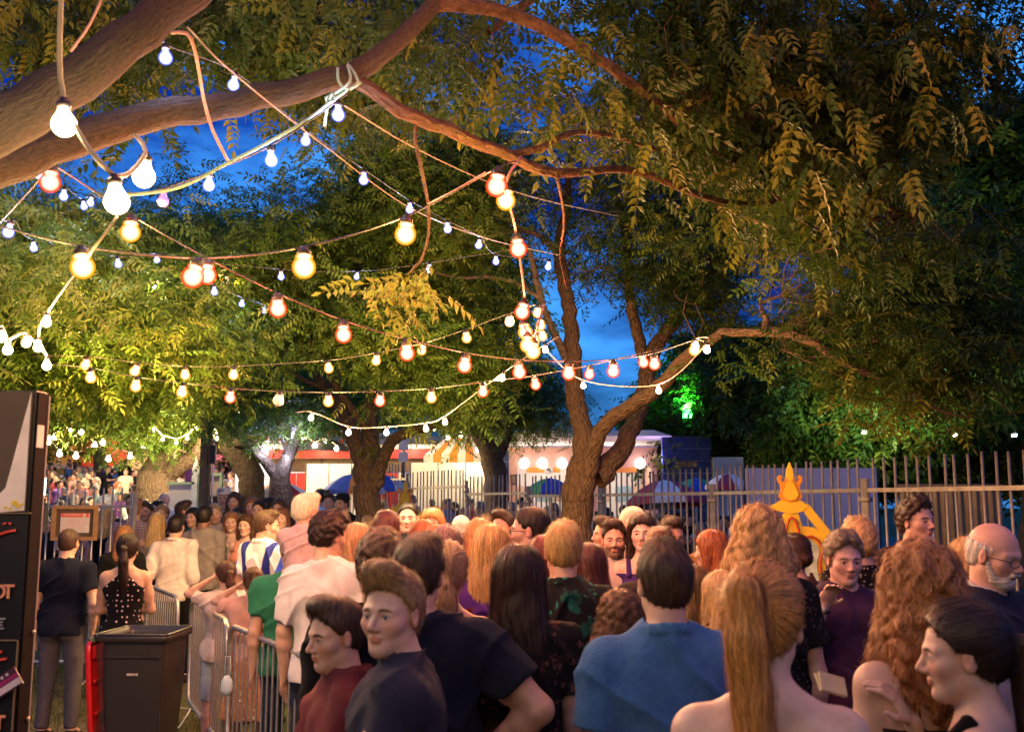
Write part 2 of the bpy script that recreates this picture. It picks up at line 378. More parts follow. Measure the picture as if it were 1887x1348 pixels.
B1 += [limb(t1, [(795, 10, 4.55), (880, 12, 4.65), (960, 32, 4.8), (1050, 78, 4.95), (1130, 128, 5.1), (1210, 190, 5.3), (1300, 268, 5.5), (1400, 320, 5.8), (1500, 340, 6.1)], [.034, .036, .036, .034, .030, .024, .019, .014, .008], 'branch', BARK, 10, .07, .08, 3)]
B1 += [limb(t1, [(655, 148, 4.42), (740, 205, 4.5), (820, 238, 4.65), (890, 268, 4.8), (950, 290, 4.9), (1000, 315, 5.0), (1060, 318, 5.15), (1160, 312, 5.4), (1260, 348, 5.6), (1350, 375, 5.9), (1460, 372, 6.2), (1580, 400, 6.6), (1690, 395, 7.0)], [.034, .036, .034, .031, .028, .025, .023, .021, .019, .017, .014, .011, .006], 'branch', BARK, 10, .08, .08, 4)]
B1 += [limb(t1, [(940, 284, 4.9), (1000, 272, 5.0), (1050, 245, 5.1), (1120, 248, 5.3), (1200, 272, 5.5), (1260, 285, 5.7), (1350, 290, 5.9), (1440, 330, 6.2)], [.018, .018, .016, .014, .012, .010, .008, .005], 'branch', BARK, 8, .08, .08, 5)]
B1 += [limb(t1, [(1200, 190, 5.3), (1330, 215, 5.5), (1430, 210, 5.8), (1540, 170, 6.0), (1680, 160, 6.4)], [.018, .016, .013, .010, .005], 'branch', BARK, 8, .08, .08, 6)]
B1 += [limb(t1, [(1320, 250, 5.6), (1370, 310, 5.7), (1420, 350, 5.9), (1470, 400, 6.2), (1540, 440, 6.5)], [.016, .014, .012, .009, .005], 'branch', BARK, 8, .08, .08, 7)]
B1 += [limb(t1, [(768, 214, 4.6), (766, 260, 4.6), (776, 310, 4.62), (788, 370, 4.65), (790, 430, 4.68), (776, 480, 4.7), (748, 510, 4.72)], [.011, .009, .009, .008, .007, .007, .005], 'branch', BARK, 7, .1, .06, 8)]
B1 += [limb(t1, [(1024, 316, 5.05), (1036, 370, 5.05), (1040, 420, 5.1), (1032, 470, 5.2), (1044, 530, 5.3)], [.010, .009, .008, .006, .004], 'branch', BARK, 7, .1, .06, 9)]
B1 += [limb(t1, [(900, 60, 5.2), (1010, -20, 5.3), (1150, -60, 5.6)], [.02, .03, .04], 'branch', BARK, 8, .08, .1, 10), limb(t1, [(1550, -60, 6.0), (1620, 20, 6.1), (1700, 60, 6.2), (1780, 90, 6.4), (1880, 130, 6.6)], [.05, .042, .03, .02, .012], 'branch', BARK, 10, .08, .1, 11)]
bones = np.concatenate(B1)
NB = bones[(bones[:, 1] > 4.2)]
crown(t1, [(1000, 150, 5.4, .85, .7, .32), (1180, 230, 5.6, .8, .7, .42), (1330, 150, 5.9, .9, .8, .5), (1500, 100, 6.2, 1.0, .9, .5), (1650, 200, 6.6, .9, .9, .55),
           (1480, 300, 6.4, 1.0, .8, .45), (1300, 340, 6.2, .9, .7, .4), (1750, 90, 6.9, 1.0, .9, .45), (1620, 380, 7.0, 1.0, .8, .5), (1420, 440, 6.9, .9, .6, .35), (1820, 350, 7.4, .8, .8, .55), (1180, 40, 6.0, .8, .8, .4)], TPL_NEAR, LEAFD, 900, 6, 21, NB, .9, .06, 2.2, (-1.0, .45))
crown(t1, [(330, 60, 6.0, 1.3, .9, .35), (560, 60, 6.0, .9, .8, .35), (740, 90, 5.6, .6, .7, .35), (60, 60, 5.0, .9, .8, .35), (100, 130, 5.6, .9, .8, .4), (860, 130, 5.4, .5, .6, .3), (430, 110, 6.6, 1.0, .7, .3), (260, 40, 6.4, 1.0, .8, .35), (620, 180, 7.2, .8, .7, .4), (700, 60, 7.0, 1.0, .8, .45), (520, 90, 7.4, .9, .8, .4)], TPL_NEAR, LEAFD, 620, 6, 22, bones, .8, -.05, 2.1, (-1.2, .2), twigs=False)
# yellowed spray hanging low in the middle
def spray(root, px, py, Y, n, r, seed, tint=.9, sc=.8):
    g = np.random.default_rng(seed); c = P(px, py, Y); pos = c + g.normal(0, 1, (n, 3)) * r
    parts, tt = spread(TPL_NEAR, pos, g.uniform(-.9, .9, n) + (g.random(n) < .4) * pi, g.uniform(-.9, .1, n), g.normal(0, .5, n), sc * g.uniform(.7, 1.1, n), np.clip(g.normal(tint, .12, n), 0, 1), seed)
    tag(mk('leaves', parts, LEAF, root, False, attrs={'tint': tt}), kind='stuff')
spray(t1, 770, 520, 4.7, 22, (.13, .08, .07), 31); spray(t1, 700, 545, 4.8, 5, (.06, .04, .03), 32)
# the compound leaves that hang nearest, each one its own piece
_lm = []
for _t in range(3):
    _o = mk('leaf', TPL_NEAR[_t], LEAFD, t1, attrs={'tint': np.full(len(TPL_NEAR[_t][0]), .55 + .2 * _t)}); _lm.append(_o)
_g = np.random.default_rng(5)
_spots = [(895, 165), (930, 120), (985, 145), (1050, 160), (1095, 195), (880, 185), (1130, 150), (1180, 250), (1220, 200), (1385, 70), (1400, 110), (1440, 60), (1375, 50), (1500, 130), (1520, 40), (1620, 210), (1590, 240), (1720, 180), (1745, 195), (1780, 190), (1690, 60), (1660, 70), (1810, 60), (1855, 45), (1465, 260), (1470, 290), (1440, 200), (1345, 130), (1560, 340), (1650, 300), (1480, 330), (1100, 60), (1210, 120), (1010, 100)]
_k = 0
for (_x, _y) in _spots:
    for _j in range(3):
        _p = P(_x + _g.normal(0, 18), _y + _g.normal(0, 14), _g.uniform(4.6, 5.3)); o = _lm[_k] if _k < 3 else linkcopy(_lm[_k % 3], t1)
        o.location = _p; o.rotation_euler = (_g.normal(0, .3), _g.uniform(.2, 1.4), _g.uniform(0, 6.28)); s = _g.uniform(.75, 1.05); o.scale = (s, s, s); _k += 1

# ---- the forked tree right of the middle ---------------------------------------------------
t2 = tree('forked_tree', 'forked tree standing among the queue in front of the railings, right of the middle', (1062, 960, 12.5))
B2 = [limb(t2, [(1058, 1215, 12.5), (1062, 1010, 12.5), (1060, 960, 12.5), (1066, 900, 12.5), (1078, 850, 12.5), (1074, 800, 12.5), (1060, 740, 12.6), (1056, 680, 12.6), (1052, 600, 12.7), (1040, 520, 12.8), (1030, 455, 13), (1045, 380, 13.2), (1050, 300, 13.4), (1080, 200, 13.7)], [0.258, 0.202, 0.194, 0.202, 0.172, 0.129, 0.120, 0.112, 0.099, 0.090, 0.077, 0.060, 0.043, 0.026], 'trunk', BARK, 24, .035, .1, 12, True)]
B2 += [limb(t2, [(1082, 868, 12.45), (1092, 825, 12.3), (1115, 782, 12.1), (1160, 748, 11.8), (1215, 712, 11.4), (1262, 660, 11.0), (1290, 640, 10.8), (1330, 615, 10.5)], [0.132, 0.110, 0.092, 0.088, 0.088, 0.075, 0.062, 0.044], 'limb', BARK, 18, .04, .1, 13)]
B2 += [limb(t2, [(1100, 880, 12.55), (1135, 845, 12.7), (1165, 790, 12.9), (1185, 730, 13.1), (1200, 660, 13.3), (1235, 600, 13.5), (1285, 535, 13.8), (1340, 460, 14.2), (1420, 380, 14.8)], [0.150, 0.132, 0.119, 0.114, 0.106, 0.097, 0.084, 0.066, 0.044], 'limb', BARK, 18, .04, .1, 14)]
B2 += [limb(t2, [(1195, 680, 13.3), (1170, 600, 13.4), (1155, 500, 13.5), (1152, 430, 13.7), (1135, 365, 13.9), (1095, 330, 14.2), (1060, 280, 14.5)], [.09, .075, .07, .065, .055, .045, .03], 'limb', BARK, 12, .08, .1, 15)]
B2 += [limb(t2, [(1046, 665, 12.6), (1020, 610, 12.5), (1000, 560, 12.4), (985, 500, 12.3), (972, 450, 12.2)], [.06, .05, .045, .04, .03], 'branch', BARK2, 10, .08, .1, 16)]
B2 += [limb(t2, [(1033, 470, 13), (990, 432, 12.9), (940, 425, 12.7), (880, 440, 12.5), (820, 480, 12.4)], [.05, .04, .03, .022, .012], 'branch', BARK2, 8, .08, .1, 17)]
B2 += [limb(t2, [(1005, 560, 12.4), (960, 525, 12.3), (900, 510, 12.2), (850, 512, 12.0), (790, 500, 11.9)], [.03, .028, .024, .018, .010], 'branch', BARK2, 8, .08, .1, 18)]
B2 += [limb(t2, [(1152, 430, 13.7), (1200, 385, 13.6), (1260, 340, 13.5), (1310, 300, 13.6)], [.04, .03, .022, .012], 'branch', BARK, 8, .08, .1, 19)]
B2 += [limb(t2, [(1325, 612, 10.5), (1390, 612, 10.0), (1440, 612, 9.6), (1500, 632, 9.3), (1545, 665, 9.0), (1600, 690, 8.8), (1660, 715, 8.6), (1740, 760, 8.5), (1800, 768, 8.4)], [.045, .045, .05, .04, .034, .026, .02, .014, .007], 'branch', BARK, 10, .08, .09, 20)]
B2 += [limb(t2, [(1410, 612, 9.8), (1412, 585, 9.8), (1400, 560, 9.9), (1440, 545, 9.8)], [.035, .032, .02, .012], 'branch', BARK, 8, .08, .08, 21), limb(t2, [(1545, 640, 9.1), (1640, 625, 8.8), (1740, 625, 8.7)], [.022, .016, .008], 'branch', BARK, 8, .08, .08, 23), limb(t2, [(1340, 460, 14.2), (1480, 440, 13.0), (1600, 480, 12.2), (1720, 470, 11.5)], [.06, .045, .03, .015], 'limb', BARK, 9, .08, .1, 24)]
bones2 = np.concatenate(B2); UB = bones2[bones2[:, 2] > 3.6]
crown(t2, [(1300, 420, 13, 2.2, 1.6, 1.1), (1480, 480, 11.5, 2.0, 1.6, .9), (1650, 500, 10, 1.5, 1.5, .9), (1380, 300, 13.5, 2.4, 1.6, 1.1), (1150, 280, 14, 1.8, 1.5, .8), (1000, 250, 14, 1.7, 1.5, .8), (1560, 590, 10, 1.2, 1.2, .45), (1780, 560, 9.5, 1.2, 1.2, .7), (1300, 520, 13.4, .7, .9, .6),
           (1700, 690, 8.6, .8, .8, .4), (1400, 540, 12, 1.3, 1.2, .5), (1830, 700, 8.4, .6, .7, .35), (860, 350, 13.5, 1.2, 1.3, .9), (1640, 620, 9.2, .9, .9, .35)], TPL_MID, LEAFD, 2600, 8, 41, UB, 1.0, .08, 1.5, (-.8, .6), spread_r=.22)
spray(t2, 1330, 660, 10.2, 16, (.3, .2, .12), 33, .5, 1.1)

# ---- the tree left of the middle ------------------------------------------------------------
t3 = tree('rough_barked_tree', 'rough-barked tree with a short thick trunk behind the queue, left of the middle', (680, 950, 15))
B3 = [limb(t3, [(684, 1180, 15), (684, 990, 15), (680, 940, 15), (676, 890, 15), (668, 850, 15), (650, 800, 15.1), (632, 762, 15.2), (610, 730, 15.3), (585, 690, 15.3), (570, 640, 15.4), (540, 590, 15.4), (505, 560, 15.5), (470, 500, 15.6)], [0.281, 0.217, 0.200, 0.204, 0.153, 0.128, 0.111, 0.098, 0.076, 0.064, 0.055, 0.043, 0.025], 'trunk', BARK2, 24, .035, .1, 51, True)]
B3 += [limb(t3, [(684, 890, 15), (684, 840, 14.95), (682, 790, 14.9), (684, 740, 15), (688, 680, 15.2), (700, 600, 15.4), (740, 520, 15.7)], [.16, .13, .12, .09, .06, .045, .03], 'limb', BARK2, 16, .08, .1, 52)]
B3 += [limb(t3, [(692, 890, 14.9), (704, 845, 14.7), (728, 808, 14.5), (760, 793, 14.3), (800, 783, 14.2), (860, 760, 14.0), (900, 720, 14)], [.13, .10, .085, .075, .06, .04, .02], 'limb', BARK2, 14, .08, .1, 53)]
B3 += [limb(t3, [(690, 815, 14.8), (660, 770, 14.5), (625, 720, 14.3), (600, 680, 14.2), (585, 620, 14.2)], [.055, .05, .045, .035, .02], 'branch', BARK2, 10, .08, .1, 54), limb(t3, [(600, 715, 15.3), (560, 700, 15.2), (520, 680, 15.0), (440, 670, 14.8)], [.04, .035, .03, .015], 'branch', BARK2, 8, .08, .1, 55)]
bones3 = np.concatenate(B3); UB = bones3[bones3[:, 2] > 3.4]
crown(t3, [(560, 420, 12.4, 1.89, 1.55, 1.01), (700, 330, 12.4, 1.89, 1.55, 0.92), (780, 620, 12.0, 1.29, 1.20, 0.67), (430, 560, 12.4, 1.38, 1.29, 0.92), (820, 480, 12.4, 1.29, 1.20, 0.84), (480, 330, 12.8, 1.12, 1.12, 0.59), (860, 740, 11.4, 0.60, 0.69, 0.29), (900, 620, 12.4, 0.77, 0.86, 0.59), (400, 690, 12.2, 1.12, 1.03, 0.42), (600, 590, 13.5, 1.1, 1.1, .5)],
      TPL_MID, LEAF, 2500, 8, 61, UB, 1.05, .06, 1.5, (-.8, .6), spread_r=.24)
spray(t3, 690, 820, 14.5, 10, (.16, .12, .1), 34, .8, .9); spray(t3, 840, 800, 14.2, 12, (.3, .2, .1), 35, .6, 1.0)

# ---- trees further off -----------------------------------------------------------------------
def far_tree(name, label, base, trunk, rads, blobs, n, mat, tpl, seed, branches=(), per=7, bm=None, sc=1.1, gap=-.2):
    t = tree(name, label, base); bb = [limb(t, trunk, rads, 'trunk', bm or BARK2, 14, .09, .2, seed, True)]
    for i, (bp, br) in enumerate(branches): bb.append(limb(t, bp, br, 'limb', bm or BARK2, 10, .08, .2, seed + 100 + i))
    bb = np.concatenate(bb); b2 = bb[bb[:, 2] > 3]
    crown(t, blobs, tpl, mat, n, per, seed, b2 if len(b2) else bb, sc, gap, .8, (-.9, .5), spread_r=.35); return t
far_tree('leaning_tree', 'brown trunk leaning left behind the queue, beside the security guard', (460, 900, 21), [(472, 960, 21), (466, 920, 21), (460, 880, 21), (445, 845, 21), (425, 815, 21), (418, 790, 21), (410, 740, 21.2), (370, 660, 21.5)], [.34, .28, .26, .24, .25, .2, .15, .1],
         [(380, 640, 21, 2.4, 2, 1.1), (440, 740, 20, 1.6, 1.5, .45), (300, 690, 20, 1.8, 1.8, .7), (250, 560, 21, 2.4, 2, 1.2), (500, 770, 21, 1.2, 1, .35)], 1500, LEAF, TPL_MID, 71, [([(424, 820, 21), (450, 815, 20.6), (480, 818, 20.3)], [.12, .08, .04])], sc=1.3)
far_tree('slim_forked_tree', 'slim dark forked tree with blue lamps on its trunk behind the toddler', (517, 900, 19), [(520, 960, 19), (518, 910, 19), (516, 875, 19), (528, 850, 19), (538, 820, 19), (546, 780, 19), (556, 740, 19), (560, 690, 19.3)], [.26, .21, .19, .13, .12, .11, .08, .05],
         [(560, 720, 19, 1.5, 1.4, .5), (470, 760, 18.5, 1.0, 1, .4), (600, 760, 19, 1.2, 1.1, .35)], 420, LEAF, TPL_MID, 72, [([(512, 880, 19), (490, 850, 19), (465, 825, 19), (440, 800, 19.2)], [.12, .1, .09, .06]), ([(530, 840, 19), (520, 810, 18.9), (515, 795, 18.8)], [.04, .03, .02])], bm=BARK, sc=1.1)
far_tree('broad_tree', 'broad grey trunk rising between the far crowd and the pale green booth', (290, 900, 27), [(288, 960, 27), (290, 920, 27), (288, 880, 27), (296, 840, 27), (304, 800, 27), (310, 760, 27), (320, 700, 27)], [.62, .52, .48, .34, .28, .24, .15],
         [(200, 720, 26, 3.0, 2.2, .8), (340, 740, 26, 2.2, 2, .6), (120, 640, 26, 3.2, 2.5, 1.6), (260, 800, 26, 1.2, 1.2, .35), (60, 720, 25, 2, 2, 1), (200, 480, 24, 3.0, 2.4, 1.5), (380, 500, 24, 2.2, 2, 1.2)], 2300, LEAF, TPL_MID, 73, [([(292, 885, 27), (325, 862, 26.8), (358, 838, 26.5), (375, 815, 26.3), (385, 790, 26)], [.28, .24, .2, .16, .1])], sc=1.5)
far_tree('left_edge_tree', 'leafy tree lit yellow by the lamps at the left edge', (60, 900, 13), [(-180, 980, 12), (-160, 900, 12), (-120, 780, 12), (-60, 700, 12), (20, 640, 12.3), (80, 560, 12.6)], [.25, .22, .2, .16, .1, .05],
         [(10, 450, 7.5, .7, .8, .45), (90, 560, 9.5, 1.1, 1.1, .6), (190, 640, 10, 1.1, 1.1, .5), (20, 640, 9.5, 1.0, 1.0, .6), (230, 520, 10.5, 1.0, 1.0, .6), (60, 390, 9, .8, .9, .3), (120, 700, 10, .9, .9, .3), (330, 620, 11, 1.1, 1.1, .6), (300, 500, 12, 1.0, 1, .6)], 1500, LEAF, TPL_MID, 74, [([(-60, 700, 12), (40, 690, 12), (140, 700, 12.3), (200, 690, 12.8)], [.08, .06, .04, .02])], sc=1.0)
far_tree('ivy_trunk_tree', 'yellow-lit trunk beside the food kiosk, in front of the white hoarding', (912, 900, 26), [(918, 970, 26), (914, 920, 26), (912, 870, 26), (905, 835, 26), (885, 808, 26), (872, 785, 26), (860, 740, 26)], [.36, .33, .32, .28, .2, .16, .1],
         [(880, 740, 25, 1.8, 1.6, .6), (940, 710, 26, 1.7, 2, .9), (960, 780, 27, 1.8, 1.5, .3), (800, 700, 26, 1.8, 1.6, .8)], 900, LEAF, TPL_MID, 75, [([(912, 845, 26), (930, 820, 26), (945, 780, 26)], [.2, .12, .06])], sc=1.4)
for (bx, by, Y, w, hgt, lab, sd, n, m) in ((1320, 740, 34, 2.4, 2.8, 'dark weeping tree behind the blue brick panel', 81, 1500, LEAFD), (1450, 760, 30, 3.0, 2.6, 'dark weeping tree rising behind the white hoarding on the right', 82, 2000, LEAFD),
      (1720, 700, 26, 4.2, 3.2, 'tall dark tree lit from inside by white floodlight at the right', 83, 1900, LEAFD), (1900, 420, 24, 3.0, 4.2, 'tall dark tree at the right edge against the sky', 84, 1300, LEAFD), (830, 520, 33, 2.4, 3, 'tall dark tree far behind the forked tree', 85, 700, LEAFD),
      (180, 720, 48, 7, 3.2, 'yellow-lit tree beyond the far crowd on the left', 86, 900, LEAF), (450, 600, 46, 7, 5.0, 'tall tree beyond the far crowd behind the booth', 87, 1100, LEAF), (700, 560, 40, 5, 4.5, 'tall green tree far behind the rough-barked tree', 88, 900, LEAF)):
    c = P(bx, by, Y); far = Y > 25
    far_tree('background_tree', lab, (bx, 930, Y), [(bx, 960, Y), (bx + 8, 880, Y), (bx - 6, by + 40, Y), (bx + 15, by - 60, Y)], [.4, .34, .22, .1],
             [(bx, by, Y, w, w * .8, hgt), (bx - w * 30, by + 60, Y, w * .7, w * .6, hgt * .6), (bx + w * 30, by + 50, Y, w * .7, w * .6, hgt * .65), (bx, by - hgt * 28, Y, w * .6, w * .6, hgt * .5)], n, m, TPL_FAR, sd,
             [([(bx, by + 90, Y), (bx - w * 25, by, Y), (bx - w * 30, by - 80, Y)], [.2, .12, .05]), ([(bx, by + 70, Y), (bx + w * 25, by + 10, Y), (bx + w * 30, by - 60, Y)], [.2, .12, .05])], per=9, sc=2.0, gap=-.25)
for (bx, Y, lab, sd) in ((-5, -9, 'unseen tree added behind the camera on the left to block sky light', 91), (2, -12, 'unseen tree added behind the camera in the middle to block sky light', 92), (8, -8, 'unseen tree added behind the camera on the right to block sky light', 93)):  # out-of-view trees, added to cut the sky light from behind
    t = empty('background_tree', (0, 0, 0), 0, lab, 'tree'); pth, rr = resample([(bx, Y, -.1), (bx + .2, Y, 1.5), (bx - .2, Y + .2, 3.2), (bx, Y, 5.5)], .2, [.35, .28, .24, .1]); V, F, U = tube(pth, rr, 12, .05, uvs=True); mk('trunk', (V, F), BARK2, t, True, uv=U)
    g = np.random.default_rng(sd); n = 2600; u = g.normal(size=(n, 3)); u /= np.linalg.norm(u, axis=1)[:, None]; C = np.array([bx, Y, 5.2]) + u * (g.uniform(0, 1, n) ** .4)[:, None] * (4.2, 3.0, 2.6)
    pr, tt = spread(TPL_FAR, C, g.uniform(0, 6.28, n), g.uniform(-.9, .5, n), g.normal(0, .5, n), np.full(n, 2.2), g.uniform(0, 1, n), sd); tag(mk('leaves', pr, LEAFD, t, attrs={'tint': tt}), kind='stuff')
print('TRI', TRI)
# ================================================================== lamps on strings
RED_C, YEL_C, BLU_C, WRM_C = (1.0, .19, .08), (1.0, .60, .16), (.42, .52, 1.0), (1.0, .72, .38)
def globe_glow(name, core, rim, s_core, s_rim, clear=.4):
    """frosted glass round a filament: white-hot behind the middle, the glass colour at its edge"""
    m = N(name); lw = m.n('ShaderNodeLayerWeight', Blend=.5); r = m.ramp(lw.outputs['Facing'], [(0, core), (.10, core), (.50, rim), (1, rim)])
    st = m.n('ShaderNodeMapRange'); m.l(lw.outputs['Facing'], st.inputs['Value']); st.inputs['From Min'].default_value = .05; st.inputs['From Max'].default_value = .6; st.inputs['To Min'].default_value = s_core; st.inputs['To Max'].default_value = s_rim
    e = m.n('ShaderNodeEmission'); m.l(r.outputs[0], e.inputs[0]); m.l(st.outputs[0], e.inputs[1])
    t = m.n('ShaderNodeBsdfTransparent'); t.inputs[0].default_value = (clear, clear, clear, 1); a = m.n('ShaderNodeAddShader'); m.l(e.outputs[0], a.inputs[0]); m.l(t.outputs[0], a.inputs[1]); m.l(a.outputs[0], m.out.inputs[0])
    m.m.cycles.emission_sampling = 'NONE'; return m.m
GM = {'r': globe_glow('globe_red', (1, .66, .42), (1, .055, .008), .85, .42), 'y': globe_glow('globe_yellow', (1, .86, .50), (1, .34, .012), .85, .42),
      'b': globe_glow('bulb_blue_white', (.85, .88, 1), (.10, .13, 1), 2.0, .7, .5), 'w': globe_glow('bulb_warm_white', (1, .92, .78), (1, .70, .35), 14, 5, .5),
      'u': plain('globe_unlit_pink', (.62, .42, .46), .3), 'v': plain('bulb_unlit_violet', (.22, .20, .5), .2),
      'R': glow('globe_red_far', (1, .22, .06), 5.0), 'Y': glow('globe_yellow_far', (1, .55, .14), 5.0), 'W': glow('bulb_white_far', (1, .80, .5), 16.0), 'B': glow('bulb_blue_far', (.4, .5, 1), 14.0)}
LC = {'r': RED_C, 'y': YEL_C, 'b': BLU_C, 'w': WRM_C}
SOCK = plain('lamp_socket_black', (.03, .022, .02), .5); CABLE = plain('cable_dark', (.045, .035, .03), .6); CABLEP = plain('cable_pale', (.30, .24, .18), .7); ROPE = plain('rope_pale', (.42, .36, .22), .8); CORDG = plain('cord_green_white', (.28, .45, .30), .6); CORDP = plain('cord_pink', (.45, .22, .16), .6)
_gm = {}
def globe_mesh(kind, d):
    k = (kind, round(d, 3))
    if k in _gm: return _gm[k]
    r = d / 2
    if kind in 'ryuRY':
        pr = [(.001, -r)] + [(r * sin(t), -r * cos(t)) for t in np.linspace(.2, 2.35, 11)] + [(r * .74, r * .78), (r * .76, r * .95), (r * .60, r * 1.05), (.001, r * 1.06)]
    else:
        pr = [(.001, -r)] + [(r * sin(t), -r * cos(t)) for t in np.linspace(.25, 2.1, 8)] + [(r * .62, r * .9), (r * .48, r * 1.3), (r * .46, r * 1.7), (.001, r * 1.72)]
    V, F = lathe(pr, 18); _gm[k] = (V, F); return V, F
LP = {}
def bulb(root, p, d, kind, power, tilt=(0, 0), light=True, pool=1.0):
    from mathutils import Euler
    big = kind in 'ryuRY'; r = d / 2; R = np.array(Euler((tilt[0], tilt[1], 0)).to_matrix())
    sk = ('s', big, round(d, 3))
    if sk not in LP:
        t = r * (1.02 if big else 1.5)
        LP[sk] = mk('socket', lathe([(.001, t - .004), (r * .56 if big else r * .5, t - .004), (r * .60 if big else r * .62, t + .2 * r), (r * .56, t + .42 * r), (r * .34, t + r * .52), (r * .32, t + r * .8), (.001, t + r * .82)], 12), SOCK, root, True); s = LP[sk]
    else: s = linkcopy(LP[sk], root)
    s.location = tuple(p); s.rotation_euler = (tilt[0], tilt[1], 0)
    gk = ('g', kind, round(d, 3))
    if gk not in LP: LP[gk] = mk('bulb' if not big else 'globe', globe_mesh(kind, d), GM[kind], s, True)
    else: linkcopy(LP[gk], s).location = (0, 0, 0)
    if light and kind in LC:
        lk = ('l', kind, round(power, 1), round(d, 3))
        if lk not in LP:
            l = bpy.data.lights.new('lamp_light', 'POINT'); l.color = LC[kind]; l.energy = power; l.shadow_soft_size = r * (.42 if big else .5); LP[lk] = l
        lo = bpy.data.objects.new('lamp_light', LP[lk]); COL.objects.link(lo); lo.parent = s
    return p + R @ np.array([0, 0, r * (1.78 if big else 2.25)])
REAL = {'r': .095, 'y': .095, 'u': .095, 'b': .06, 'v': .06, 'w': .05}
def string(label, bulbs, start, end, power, cab=None, crad=.0045, sag=0.0, name='festoon_light_string', group='strings of lamps hung between the trees', real=None, light_every=1):
    """bulbs: (px, py, diameter px, kind) -> the distance follows from the lamp's real size"""
    root = empty(name, (0, 0, 0), 0, label, 'string lights', group); pts = []; g = np.random.default_rng(len(bulbs) + int(bulbs[0][0]))
    if start: pts.append(P(*start))
    for i, b in enumerate(bulbs):
        px, py, dpx, k = b[:4]; D = (real or REAL)[k]; Y = b[4] if len(b) > 4 else D * FOC / dpx
        pw = power.get(k, 10) if isinstance(power, dict) else power
        top = bulb(root, P(px, py, Y), D, k, pw, (g.normal(0, .10), g.normal(0, .14)), i % light_every == 0)
        if pts and sag: m = (pts[-1] + top) / 2 - (0, 0, sag); pts.append(m)
        pts.append(top)
    if end: pts.append(P(*end))
    p, r = resample(pts, .06 if len(bulbs) else .1); mk('cable', tubes(p, crad, 6), cab or CABLE, root, True)
    return root
PW = {'r': 32, 'y': 26, 'b': 5, 'w': 30, 'u': 0, 'v': 0}
PWB = {'r': 42, 'y': 48, 'b': 8, 'w': 30, 'u': 0, 'v': 0}
string('near string of big yellow and red-orange globes sweeping across the upper left under the limbs', [(152, 492, 46, 'y'), (355, 510, 43, 'r'), (560, 492, 45, 'y'), (747, 432, 41, 'y'), (915, 343, 42, 'r')], (-60, 400, 3.4), (960, 300, 4.4), PW, CABLE, .004)
string('string of red-orange globes falling from the left limb towards the forked tree', [(92, 336, 40, 'r'), (240, 428, 38, 'y'), (381, 507, 37, 'r'), (512, 569, 34, 'r'), (633, 617, 32, 'r'), (750, 651, 30, 'r'), (856, 674, 28, 'r'), (957, 686, 27, 'r'), (1048, 688, 26, 'r'), (1130, 684, 25, 'r'), (1206, 671, 23, 'r'), (1280, 645, 22, 'y')], (60, 300, 3.9), (1300, 628, 8.4), PW, CABLE, .004)
string('upright tangle of red and yellow globes hanging in front of the forked tree', [(932, 370, 37, 'y'), (955, 459, 34, 'r'), (962, 575, 30, 'r'), (968, 612, 28, 'y'), (972, 636, 29, 'y'), (982, 648, 29, 'y')], (960, 288, 4.9), (1002, 560, 7), PW, CORDP, .007)
string('row of yellow globes crossing behind, ending in a bunch by the forked tree', [(157, 673, 20, 'y'), (248, 684, 20, 'y'), (341, 691, 19, 'y'), (430, 691, 19, 'y'), (606, 679, 18, 'y'), (693, 665, 18, 'y'), (777, 646, 18, 'y'), (860, 623, 19, 'y'), (939, 593, 18, 'u'), (990, 577, 18, 'y'), (996, 600, 19, 'y'), (1000, 620, 18, 'y'), (985, 628, 20, 'y')], (60, 655, 8.5), (1010, 560, 9), PWB, CABLE, .004)
string('lower row of alternating yellow and red globes across the middle of the picture', [(167, 696, 21, 'y'), (250, 712, 21, 'y'), (335, 723, 21, 'y'), (424, 733, 21, 'r'), (513, 738, 20, 'u'), (605, 740, 20, 'y'), (700, 739, 21, 'r'), (795, 733, 20, 'y'), (890, 722, 21, 'r'), (987, 709, 20, 'r'), (1086, 690, 20, 'r'), (1186, 668, 21, 'r')], (90, 670, 8), (1290, 630, 9), PWB, CABLE, .004)
string('string of blue-white bulbs running down from the top left limb to the forked tree', [(305, 107, 27, 'b'), (430, 157, 23, 'b'), (563, 260, 20, 'b'), (670, 332, 19, 'b'), (755, 386, 16, 'b'), (825, 422, 16, 'b'), (882, 452, 14, 'b'), (914, 482, 13, 'b'), (1010, 492, 13, 'b')], (300, 30, 3.7), (1040, 470, 9), PW, CABLE, .0028)
string('string of blue-white bulbs along the pale rope below the second limb', [(623, 212, 26, 'b'), (500, 296, 26, 'b'), (385, 342, 24, 'b'), (300, 371, 18, 'v', 4.8)], (650, 160, 4.4), (215, 365, 4.6), PW, CABLE, .004)
string('wavy string of small blue-white bulbs at the left edge', [(15, 428, 22, 'b'), (62, 457, 15, 'b'), (218, 487, 14, 'b'), (289, 479, 12, 'b')], (-60, 430, 5), (330, 470, 9.5), PW, CABLE, .0028)
string('short string of blue-white bulbs hanging below the limb at far left', [(72, 325, 16, 'b'), (117, 362, 17, 'b'), (155, 381, 14, 'b'), (166, 374, 15, 'b')], (40, 300, 6), (215, 385, 7), PW, CABLE, .0028)
string('thin cable of tiny blue-white bulbs behind the near globes', [(395, 538, 13, 'b'), (445, 560, 11, 'b'), (487, 573, 10, 'b')], (330, 500, 8), (540, 600, 11), PW, CABLE, .004)
string('long thin level cable of small blue-white bulbs above the middle', [(518, 510, 13, 'b'), (657, 510, 11, 'b'), (790, 497, 13, 'b')], (120, 455, 7.5), (1150, 425, 10.5), PW, CABLE, .0028)
PWW = {'w': 90}
